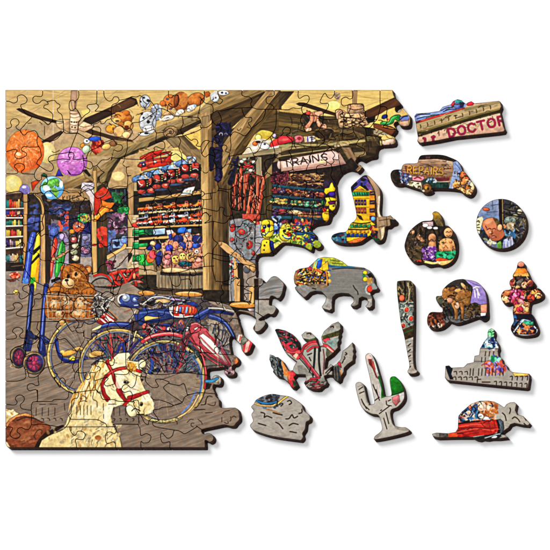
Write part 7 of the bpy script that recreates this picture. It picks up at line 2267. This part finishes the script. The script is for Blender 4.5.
FEATURES = """
12 96 bare ceiling boards in the top corner
55 95 ceiling boards beside a white string
78 93 the rod of the tan ceiling fan
112 93 ceiling boards above the long fan blade
152 92 ceiling above the spotted dog
185 92 the back of the lying brown dog
215 96 white cat paws on a beam
230 95 the wide timber beam under the roof
262 97 the top of the big diagonal brace
300 95 pale ceiling beside the dark rafter
325 96 ceiling next to a small ceiling disc
345 96 the rod of the second ceiling fan
370 95 ceiling seams near the torn edge
388 98 ceiling in the torn upper corner
14 110 the tip of the dark fan blade
36 114 the dark blade over plain ceiling
52 113 the white string crossing the fan blade
75 123 the hub of the tan ceiling fan
88 118 the yellow glow behind the fan
60 138 the short dark fan blade
35 122 the grey ceiling under the dark blade
105 116 the thick end of the long fan blade
125 105 the broad tip of the long fan blade
122 122 a brown teddy bear on the beam
112 132 the pale paws of the teddy bear
105 140 the lower fan blade by the teddy bear
92 138 the blue cap of the parrot
98 148 the red breast of the parrot
106 147 the round tan feet beside the parrot
145 102 the head of the spotted dog
148 122 the nose of the spotted dog
157 112 the grey flank of the spotted dog
168 104 the face of the lying brown dog
178 112 the white front paws of the brown dog
192 108 the pale hind paw of the brown dog
200 118 the upper face of the long beam
170 132 the round sawn beam end
150 140 the shaded beam under the spotted dog
180 145 the slanted strut under the beam
195 140 yellow ceiling behind the strut
204 125 the notched top of the tan post
212 150 the furry black arm on the post
224 132 the eyes of the black furry monkey
222 140 the chest of the black furry monkey
235 115 the dark gap under the beam
245 125 the lit edge of the diagonal brace
255 112 the brace crossing the beam
262 130 the shaded side of the brace
228 145 the foot of the lit brace
248 145 dark planks behind the brace
268 125 dark boards to the brace end
265 136 the yellow toy dog on the shelf
262 147 the white toy with a dark eye
276 144 the red toy truck on the shelf
288 125 dark roof timber beside the monkey
308 120 the pink toy monkey arm
318 125 the pink toy monkey leg
306 108 the long dark blade of the second fan
322 112 the middle of the second fan blade
334 107 the yellow lamp glow
348 118 the carved hub of the second fan
352 105 the collar of the second fan
368 112 the wide blade of the second fan
392 108 the blade end at the torn edge
376 120 the small blue hat beside the dinosaur
390 120 the green dinosaur back
405 120 the blue scrap at the torn edge
378 130 the brown blade under the dinosaur
388 142 the pink box at the torn edge
362 138 the dark beams under the fan
350 145 the notched upright under the fan
320 137 dark lumps hanging on the beam
300 139 the pink round toy
309 138 the striped white and lavender box
285 140 the red toy truck hood
330 146 the pale long rail
25 150 the top of the orange paper lantern
20 162 the underside of the orange lantern
38 158 the shaded rim of the orange lantern
47 155 the pale lamp beside the orange lantern
70 155 the bright top of the purple lantern
74 168 the shaded bottom of the purple lantern
84 160 the rim of the purple lantern
12 184 the round yellow lamp
25 190 the small lavender globe
35 184 the orange paper bird
44 175 the green scrap above the globe
59 173 the dark blue cone
52 186 the blue globe with green land
58 194 the underside of the globe lantern
70 195 the KITES sign
84 186 the white paper kite
87 200 the tail of the white kite
95 190 the top of the tan kite post
100 195 the red kite
106 205 the orange kite
110 178 the foot of the curved brace
118 165 the middle of the curved brace
135 150 the top of the curved brace
118 177 the small wall lamp
130 182 plain tan wall by the shelf
120 200 green leaves in the dark opening
126 210 the lower green leaves
114 220 the purple teddy in the opening
112 240 the pale blue bag with a heart
15 203 the upper row of red books
15 215 the row of purple and red books
14 224 the row of green books
14 233 the row of yellow and red books
14 244 the row of purple books
15 258 the teal and tan books
24 230 the post beside the bookcase
32 215 blue toys behind the curved post
42 205 the curved tan post
60 205 dark blue toys under the globe
70 212 the red and blue doll
84 215 the green and yellow butterfly kite
79 227 the red bird toy
52 230 the round blue toy
62 236 the lavender soft toy
28 245 the blue surfboard
37 240 the yellow surfboard with black stripes
42 255 the tan post behind the surfboards
48 262 the dark post foot
54 250 the red narrow board
60 255 the green narrow board
75 240 jars on the little rack
87 240 the purple toy panel
94 245 the tan kite post foot
100 232 red tassels on the dark post
101 255 the lower dark post
115 258 the slanted tan rail
130 222 the shelf side post
135 225 the red item on the green shelf
138 235 the green boxes on the shelf
150 170 the red toy planes
148 182 the first drummer toy
163 178 the second drummer toy
178 172 the third drummer toy
192 168 the fourth drummer toy
195 178 the lower red boots of the drummers
188 192 the pale price card
155 195 the shelf board under the drummers
150 206 the orange trucks
180 204 the bright orange trucks
165 218 the white and red trucks
190 214 the red trucks by the post
160 232 the white and blue boxes
185 228 the blue toy car
145 245 the green crates below the shelf
155 252 the puppet in a blue hat
170 258 the pink puppets in the barrel
185 255 the yellow faced puppets
195 240 the dark blue capped puppets
206 200 the tan post beside the trucks
206 235 the tan post beside the puppets
208 270 the foot of the tan post
175 272 the rim of the wooden barrel
160 280 the planks of the barrel
190 282 the shaded end of the barrel
220 170 the furry black leg
220 200 the dark trunk post
220 235 the middle of the dark post
220 275 the foot of the dark post
235 185 the upper red wind chimes
245 205 the lower red wind chimes
258 195 the longest red wind chime
254 165 the grey upright by the chimes
270 170 the slanted strut beside the sign
240 160 the pale hanging tags
290 165 the letter T of the TRAINS sign
305 162 the middle of the TRAINS sign
330 158 the last letters of the TRAINS sign
357 165 the sawn beam end at the torn edge
340 150 the slanted timber by the sign
275 185 maroon toys on the top shelf
300 178 the stack of brown toy trains
290 193 red trains over the blue shelf
310 195 brown trains over the blue shelf
290 205 yellow and green trains
312 205 green trains over the blue shelf
300 215 the lower toy train shelf
328 190 the yellow jumping jack head
330 205 the yellow jumping jack body
326 215 the yellow jumping jack foot
268 229 the smiling clown with a blue eye
266 246 the yellow clown body
286 232 the clown with a red nose
300 228 the small blue shelf under the trains
305 238 the lime green cloth
315 245 the lime scrap at the torn edge
238 222 red fringe over the dotted cloth
240 235 the upper red dots
250 245 the large red dot
233 245 the striped cloth edge
230 250 the tan rail end
245 262 the slanted tan rail middle
253 268 the cut end of the tan rail
238 280 the tan upright under the rail
245 282 the dark gap between uprights
250 290 the grey panel under the rail
270 288 the grey stone scrap
268 308 the lower grey stone scrap
259 326 the brown knob at the torn edge
240 305 the tan seat by the torn edge
15 275 the red pot on the floor
15 292 the small yellow ball
15 315 bare floor by the hand truck
12 335 pale floor boards at the rim
30 320 the blue rail of the hand truck
44 320 the second blue rail
28 340 the foot of the blue hand truck
42 340 the blue bracket of the hand truck
18 357 the smaller maroon truck wheel
34 363 the larger maroon truck wheel
12 385 plain floor under the truck wheels
30 385 floor streaks below the wheels
15 405 floor beside the saddle
48 385 floor beside the tan tyre
70 268 the face of the teddy bear
84 265 the ear of the teddy bear
55 290 the arm of the teddy bear
70 290 the chest of the teddy bear
88 290 the other arm of the teddy bear
58 305 the paws in the wire basket
80 305 the lap in the wire basket
95 302 the corner of the wire basket
110 300 the chrome bars by the basket
60 345 the spokes of the rear wheel
50 355 the tan tyre of the rear wheel
56 380 the bottom of the tan tyre
70 335 the top of the tan tyre
70 356 the blue mudguard stay
78 368 the yellow lamp on the floor
90 345 the yellow tyre of the blue bicycle
105 320 the red and white striped basket
115 312 grey floor between the bicycles
115 325 the blue mudguard
112 348 the red tubes inside the wheel
96 353 the wooden pedal block
130 297 the round bicycle head lamp
145 294 the tan bread shaped seat
110 280 the spoked wheel of the red bicycle
130 275 the red bicycle frame
150 305 the chrome handlebar
160 315 the blue tank of the bicycle
150 318 the tan flash on the blue tank
188 294 the tan seat under the barrel
182 310 the red and white tail lamp
150 328 the pink lower lamp
170 330 the lower red reflector
200 310 the dark gap behind the tail lamp
205 318 the blue seat tube
225 320 the blue rear mudguard
225 340 grey spokes behind the mudguard
236 330 the tip of the blue mudguard
248 347 the red and white mudguard end
160 338 the long red mudguard
150 350 the tan tyre under the red mudguard
175 350 the crossing red and blue tubes
190 345 the steering head of the red bicycle
210 345 the white panel of the red carrier
222 356 the red tip of the carrier
232 370 the dark scrap under the carrier
195 365 the rim of the red front wheel
205 375 the red mudguard end
170 385 grey floor through the spokes
152 372 the black pedal
217 380 the blue scrap at the torn edge below
200 395 the tan tyre near the floor marks
215 405 engraved floor near the torn edge
195 415 the long snout shaped floor piece
160 405 the floor under the spokes
160 420 the beaded tyre tread
150 440 grey floor in the bottom row
185 438 grey floor by the bottom corner
135 440 grey floor below the horse
120 358 the ear of the rocking horse
126 383 the eye of the rocking horse
132 366 the orange forelock
140 370 the second ear of the horse
108 378 the red cheek strap
112 392 the crossing red bridle straps
145 403 the nostril of the horse
135 410 the chin of the horse
130 395 the red noseband
95 385 the orange mane
100 400 the neck of the horse
90 415 engraved columns on the horse neck
75 400 engraved floor beside the mane
120 415 the engraved arches under the chin
45 412 the engraved column panel on the floor
12 418 the pale rump of the horse
30 425 the rim of the brown saddle
25 440 the brown saddle
60 440 the spotted flank of the horse
100 440 the spotted belly of the horse
"""
WORLD, KEY, FILL = 0.2, 900, 480
# ---------------------------------------------------------------- scene
import bpy

MM = 0.001
T = 5.0                    # the plywood is 5 mm thick
col = bpy.context.scene.collection


def wx(p):
    return (p[0] - 275) * MM


def wy(p):
    return (275 - p[1]) * MM


# burnt edge of the laser cut on the printed sheet
v(0, 0)
_b = np.array(BODY).reshape(-1, 2)
_stroke(np.vstack([_b, _b[:1]]), .7, .7, '1e120c', .55)
for k_ in FIG:
    a_ = fig_outline(k_)
    _stroke(np.vstack([a_, a_[:1]]), .9, .9, '1e120c', .6)

img = bpy.data.images.new('print', W, H, alpha=False)
_px = np.ones((H, W, 4), np.float32)
_px[..., :3] = np.clip(SHEET[::-1], 0, 1)
img.pixels.foreach_set(_px.ravel())
img.update()
img.pack()


def new_mat(name):
    m = bpy.data.materials.new(name)
    m.use_nodes = True
    return m, m.node_tree.nodes, m.node_tree.links, m.node_tree.nodes['Principled BSDF']


PRINT_GAIN = 0.86
m_print, nd, lk, bs = new_mat('printed_paper')
tx = nd.new('ShaderNodeTexImage')
tx.image = img
tx.interpolation = 'Linear'
tx.extension = 'EXTEND'
mx = nd.new('ShaderNodeMix')
mx.data_type = 'RGBA'
mx.blend_type = 'MULTIPLY'
mx.inputs[0].default_value = 1
mx.inputs[7].default_value = (PRINT_GAIN,) * 3 + (1,)
lk.new(tx.outputs['Color'], mx.inputs[6])
lk.new(mx.outputs[2], bs.inputs['Base Color'])
bs.inputs['Roughness'].default_value = 0.62
bs.inputs['Specular IOR Level'].default_value = 0.04
tc = nd.new('ShaderNodeTexCoord')
nz = nd.new('ShaderNodeTexNoise')
nz.inputs['Scale'].default_value = 900
nz.inputs['Detail'].default_value = 3
bp = nd.new('ShaderNodeBump')
bp.inputs['Strength'].default_value = 0.05
bp.inputs['Distance'].default_value = 0.0004
lk.new(tc.outputs['Object'], nz.inputs['Vector'])
lk.new(nz.outputs['Fac'], bp.inputs['Height'])
lk.new(bp.outputs['Normal'], bs.inputs['Normal'])

# laser-burnt plywood edge: dark plies with char streaks
m_wood, nd, lk, bs = new_mat('burnt_plywood')
tc = nd.new('ShaderNodeTexCoord')
sp = nd.new('ShaderNodeSeparateXYZ')
lk.new(tc.outputs['Object'], sp.inputs[0])
nz = nd.new('ShaderNodeTexNoise')
nz.inputs['Scale'].default_value = 420
nz.inputs['Detail'].default_value = 4
mp = nd.new('ShaderNodeMapping')
mp.inputs['Scale'].default_value = (1, 1, .25)
lk.new(tc.outputs['Object'], mp.inputs[0])
lk.new(mp.outputs[0], nz.inputs['Vector'])
ml = nd.new('ShaderNodeMath')
ml.operation = 'MULTIPLY_ADD'
ml.inputs[1].default_value = 2200.0
lk.new(sp.outputs['Z'], ml.inputs[0])
ml.inputs[2].default_value = 0.3
sn = nd.new('ShaderNodeMath')
sn.operation = 'SINE'
lk.new(ml.outputs[0], sn.inputs[0])
ad = nd.new('ShaderNodeMath')
ad.operation = 'MULTIPLY_ADD'
ad.inputs[1].default_value = 0.12
lk.new(sn.outputs[0], ad.inputs[0])
lk.new(nz.outputs['Fac'], ad.inputs[2])
cr = nd.new('ShaderNodeValToRGB')
cr.color_ramp.elements[0].position = .32
cr.color_ramp.elements[0].color = (0.010, 0.004, 0.003, 1)
cr.color_ramp.elements[1].position = .75
cr.color_ramp.elements[1].color = (0.060, 0.022, 0.013, 1)
lk.new(ad.outputs[0], cr.inputs[0])
lk.new(cr.outputs[0], bs.inputs['Base Color'])
bs.inputs['Roughness'].default_value = 0.75
bs.inputs['Specular IOR Level'].default_value = 0.15

m_table, nd, lk, bs = new_mat('white_board')
nz = nd.new('ShaderNodeTexNoise')
nz.inputs['Scale'].default_value = 3
cr = nd.new('ShaderNodeValToRGB')
cr.color_ramp.elements[0].color = (0.88, 0.88, 0.885, 1)
cr.color_ramp.elements[1].color = (0.90, 0.90, 0.90, 1)
tc = nd.new('ShaderNodeTexCoord')
lk.new(tc.outputs['Object'], nz.inputs['Vector'])
lk.new(nz.outputs['Fac'], cr.inputs[0])
lk.new(cr.outputs[0], bs.inputs['Base Color'])
bs.inputs['Roughness'].default_value = 0.9
bs.inputs['Specular IOR Level'].default_value = 0.0

me = bpy.data.meshes.new('ground')
q = 6.0
me.from_pydata([(-q, -q, 0), (q, -q, 0), (q, q, 0), (-q, q, 0)], [], [(0, 1, 2, 3)])
me.materials.append(m_table)
ground = bpy.data.objects.new('ground', me)
ground['kind'] = 'structure'
col.objects.link(ground)


def area(a):
    x, y = a[:, 0], a[:, 1]
    return .5 * float((x * np.roll(y, -1) - np.roll(x, -1) * y).sum())


def simplify(a, eps):
    """Douglas-Peucker on a closed loop."""
    n = len(a)
    if n < 8:
        return a
    k = int(np.argmax(np.hypot(*(a - a[0]).T)))
    keep = np.zeros(n + 1, bool)
    b = np.vstack([a, a[:1]])
    keep[[0, k, n]] = True
    st = [(0, k), (k, n)]
    while st:
        i, j = st.pop()
        if j - i < 2:
            continue
        d = b[j] - b[i]
        L_ = math.hypot(*d)
        p = b[i + 1:j] - b[i]
        dist = np.abs(p[:, 0] * d[1] - p[:, 1] * d[0]) / L_ if L_ > 1e-9 else np.hypot(*p.T)
        m = int(np.argmax(dist))
        if dist[m] > eps:
            m += i + 1
            keep[m] = True
            st += [(i, m), (m, j)]
    return b[:-1][keep[:-1]]


def make_piece(name, a):
    """Plywood body (sides and underside) with its printed face as a child; origin at the middle of the piece."""
    if area(a) > 0:          # page y runs down: make the loop counter-clockwise seen from above
        a = a[::-1]
    cx, cy = (a.min(0) + a.max(0)) / 2
    n = len(a)
    X, Y = (a[:, 0] - cx) * MM, (cy - a[:, 1]) * MM
    z0, z1 = 0.02 * MM, T * MM
    # the laser kerf narrows towards the underside
    tx_, ty_ = np.roll(X, -1) - np.roll(X, 1), np.roll(Y, -1) - np.roll(Y, 1)
    l_ = np.maximum(np.hypot(tx_, ty_), 1e-9)
    kf = (GAP - .05) * MM
    lo = [(x + kf * b_ / q_, y - kf * a_ / q_, z0) for x, y, a_, b_, q_ in zip(X, Y, tx_, ty_, l_)]
    hi = [(x, y, z1) for x, y in zip(X, Y)]
    m = bpy.data.meshes.new(name)
    m.from_pydata(lo + hi, [], [(i, (i + 1) % n, n + (i + 1) % n, n + i) for i in range(n)] + [tuple(range(n))[::-1]])
    m.materials.append(m_wood)
    o = bpy.data.objects.new(name, m)
    o.location = ((cx - 275) * MM, (275 - cy) * MM, 0)
    col.objects.link(o)
    f = bpy.data.meshes.new('printed_face')
    f.from_pydata(hi, [], [tuple(range(n))])
    uv = f.uv_layers.new(name='page')
    for lp in f.loops:
        p = a[lp.vertex_index]
        uv.data[lp.index].uv = ((p[0] - PX0) / (PX1 - PX0), 1 - (p[1] - PY0) / (PY1 - PY0))
    f.materials.append(m_print)
    c = bpy.data.objects.new('printed_face', f)
    c.parent = o
    col.objects.link(c)
    return o


# ---- the interlocked pieces
fd, fe = cut_field()
fld = np.minimum(fd - GAP, fe)
lab = label_regions(fld > 0)
lab, fld = merge_small(lab, fld, 30)


def contour(g):
    """Longest zero contour of a small field (marching squares, linear interpolation)."""
    h, w = g.shape
    s = g > 0
    code = s[:-1, :-1] * 1 + s[:-1, 1:] * 2 + s[1:, 1:] * 4 + s[1:, :-1] * 8
    nxt = {}
    T_ = {1: ((3, 0),), 2: ((0, 1),), 3: ((3, 1),), 4: ((1, 2),), 5: ((3, 0), (1, 2)), 6: ((0, 2),), 7: ((3, 2),), 8: ((2, 3),), 9: ((2, 0),), 10: ((0, 1), (2, 3)), 11: ((2, 1),), 12: ((1, 3),), 13: ((1, 0),), 14: ((0, 3),)}
    js, is_ = np.nonzero((code > 0) & (code < 15))

    def key(j, i, e):
        return (j, i, 0) if e == 0 else (j, i + 1, 1) if e == 1 else (j + 1, i, 0) if e == 2 else (j, i, 1)
    for j, i in zip(js.tolist(), is_.tolist()):
        for a, b in T_[int(code[j, i])]:
            nxt[key(j, i, a)] = key(j, i, b)
    best = []
    while nxt:
        k0, k = nxt.popitem()
        loop = [k0]
        while k in nxt:
            loop.append(k)
            k = nxt.pop(k)
        if len(loop) > len(best):
            best = loop
    pts = []
    for j, i, e in best:
        a = g[j, i]
        b = g[j, i + 1] if e == 0 else g[j + 1, i]
        t = a / (a - b)
        pts.append((i + t, j) if e == 0 else (i, j + t))
    return np.array(pts)


FEAT = [l.split(' ', 2) for l in FEATURES.strip().splitlines()]
FEAT = [(float(a), float(b), c) for a, b, c in FEAT]
pieces = []
for k in np.unique(lab[lab > 0]).tolist():
    js, is_ = np.nonzero(lab == k)
    j0, j1, i0, i1 = js.min() - 3, js.max() + 4, is_.min() - 3, is_.max() + 4
    j0, i0 = max(j0, 0), max(i0, 0)
    L_ = lab[j0:j1, i0:i1]
    g = fld[j0:j1, i0:i1].copy()
    g[(L_ != k) & (g > 0)] *= -1
    g[(L_ == k) & (g <= 0)] = .05
    g = np.clip(g, -.6, .6)
    g[0], g[-1], g[:, 0], g[:, -1] = -.5, -.5, -.5, -.5
    a = contour(g)
    if len(a) < 12:
        continue
    a = (a + (i0 + .5, j0 + .5)) / CS + (CX0, CY0)
    a = simplify(a, .05)
    cen = (is_.mean() / CS + CX0, js.mean() / CS + CY0)
    inside = []
    for x, y, nm in FEAT:
        i, j = int((x - CX0) * CS), int((y - CY0) * CS)
        if 0 <= j < CH and 0 <= i < CW and lab[j, i] == k:
            inside.append((math.hypot(x - cen[0], y - cen[1]), nm))
    pieces.append([cen, a, sorted(inside)])
used = set()
pieces.sort(key=lambda p: -len(p[2]))
for cen, a, inside in pieces:
    o = make_piece('jigsaw_piece', a)
    o['category'] = 'puzzle piece'
    o['group'] = 'interlocked pieces of the half finished jigsaw'
    lb = None
    for _, nm in inside:
        lb = 'wooden jigsaw piece printed with ' + nm
        if lb not in used:
            break
        lb = None
    if lb is None:
        near = sorted((math.hypot(x - cen[0], y - cen[1]), nm, x - cen[0], y - cen[1]) for x, y, nm in FEAT)[:14]
        cand = []
        for i in range(len(near)):
            for j in range(i + 1, len(near)):
                d0, n0, x0, y0 = near[i]
                d1, n1, x1, y1 = near[j]
                cs = (x0 * x1 + y0 * y1) / max(d0 * d1, 1e-6)
                cand.append((d0 + d1 + 14 * cs, n0, n1))
        for _, n0, n1 in sorted(cand):
            lb = 'jigsaw piece between %s and %s' % (n0, n1)
            if lb not in used and len(lb.split()) <= 16:
                break
    used.add(lb)
    o['label'] = lb
print('pieces', len(pieces), 'by position', sum(1 for p in pieces if not p[2]))

FIGL = {
    'plank': ('plank_puzzle_piece', 'slanted plank shaped wooden piece lettered DOCTOR in crimson'),
    'car': ('car_puzzle_piece', 'old car shaped wooden piece lettered REPAIRS in gold'),
    'disc': ('round_puzzle_piece', 'round wooden piece printed with a bald smiling man'),
    'pumpkin': ('pumpkin_puzzle_piece', 'pumpkin shaped wooden piece printed with two dolls in purple and green skirts'),
    'helmet': ('helmet_puzzle_piece', 'batting helmet shaped wooden piece with a brown deer and purple shirt'),
    'hydrant': ('hydrant_puzzle_piece', 'fire hydrant shaped wooden piece printed with pink and orange soft toys'),
    'capitol': ('capitol_puzzle_piece', 'domed capitol building shaped grey wooden piece with rows of small windows'),
    'armadillo': ('armadillo_puzzle_piece', 'armadillo shaped wooden piece with a red car and grey snout'),
    'cactus': ('cactus_puzzle_piece', 'cactus shaped grey wooden piece with one green arm'),
    'bison': ('bison_puzzle_piece', 'bison shaped grey wooden piece with a yellow patterned hump'),
    'boot': ('boot_puzzle_piece', 'cowboy boot shaped wooden piece printed with a yellow house front'),
    'bat': ('bat_puzzle_piece', 'baseball bat shaped wooden piece with red spots on its barrel'),
    'slab': ('state_outline_puzzle_piece', 'grey slab shaped wooden piece with wavy edge and engraved dashes'),
    'eagle': ('eagle_puzzle_piece', 'spread eagle shaped wooden piece crossed by red bicycle tubes'),
}
for k, (nm, lb) in FIGL.items():
    o = make_piece(nm, simplify(fig_outline(k), .03))
    o['label'] = lb
    o['category'] = 'puzzle piece'
    o['group'] = 'figure shaped pieces lying beside the puzzle'

# ---------------------------------------------------------------- lamps, camera
sc = bpy.context.scene
w = bpy.data.worlds.new('World')
sc.world = w
w.use_nodes = True
w.node_tree.nodes['Background'].inputs[0].default_value = (1, 1, 1, 1)
w.node_tree.nodes['Background'].inputs[1].default_value = WORLD


def lamp(name, loc, size, power):
    l = bpy.data.lights.new(name, 'AREA')
    l.shape = 'DISK'
    l.size = size
    l.energy = power
    o = bpy.data.objects.new(name, l)
    o.location = loc
    from mathutils import Vector
    o.rotation_euler = (-Vector(loc)).to_track_quat('-Z', 'Y').to_euler()
    col.objects.link(o)
    return o


lamp('key_softbox', (-5.2, 6.0, 6.2), 5.0, KEY)
lamp('overhead_softbox', (0.8, -0.6, 9.0), 9.0, FILL)

cam = bpy.data.cameras.new('camera')
HC = 2.5
cx_, cy_ = 0.52 * HC, -0.58 * HC
cam.sensor_width = 36
cam.lens = 36 * HC / 0.55
cam.shift_x = -cx_ / 0.55
cam.shift_y = -cy_ / 0.55
cam.clip_start = 0.05
cam.clip_end = 100
co = bpy.data.objects.new('camera', cam)
co.location = (cx_, cy_, T * MM + HC)
co.rotation_euler = (0, 0, 0)
col.objects.link(co)
sc.camera = co
sc.view_settings.view_transform = 'Standard'
sc.view_settings.look = 'None'
sc.view_settings.exposure = 0
sc.view_settings.gamma = 1
sc.cycles.max_bounces = 6
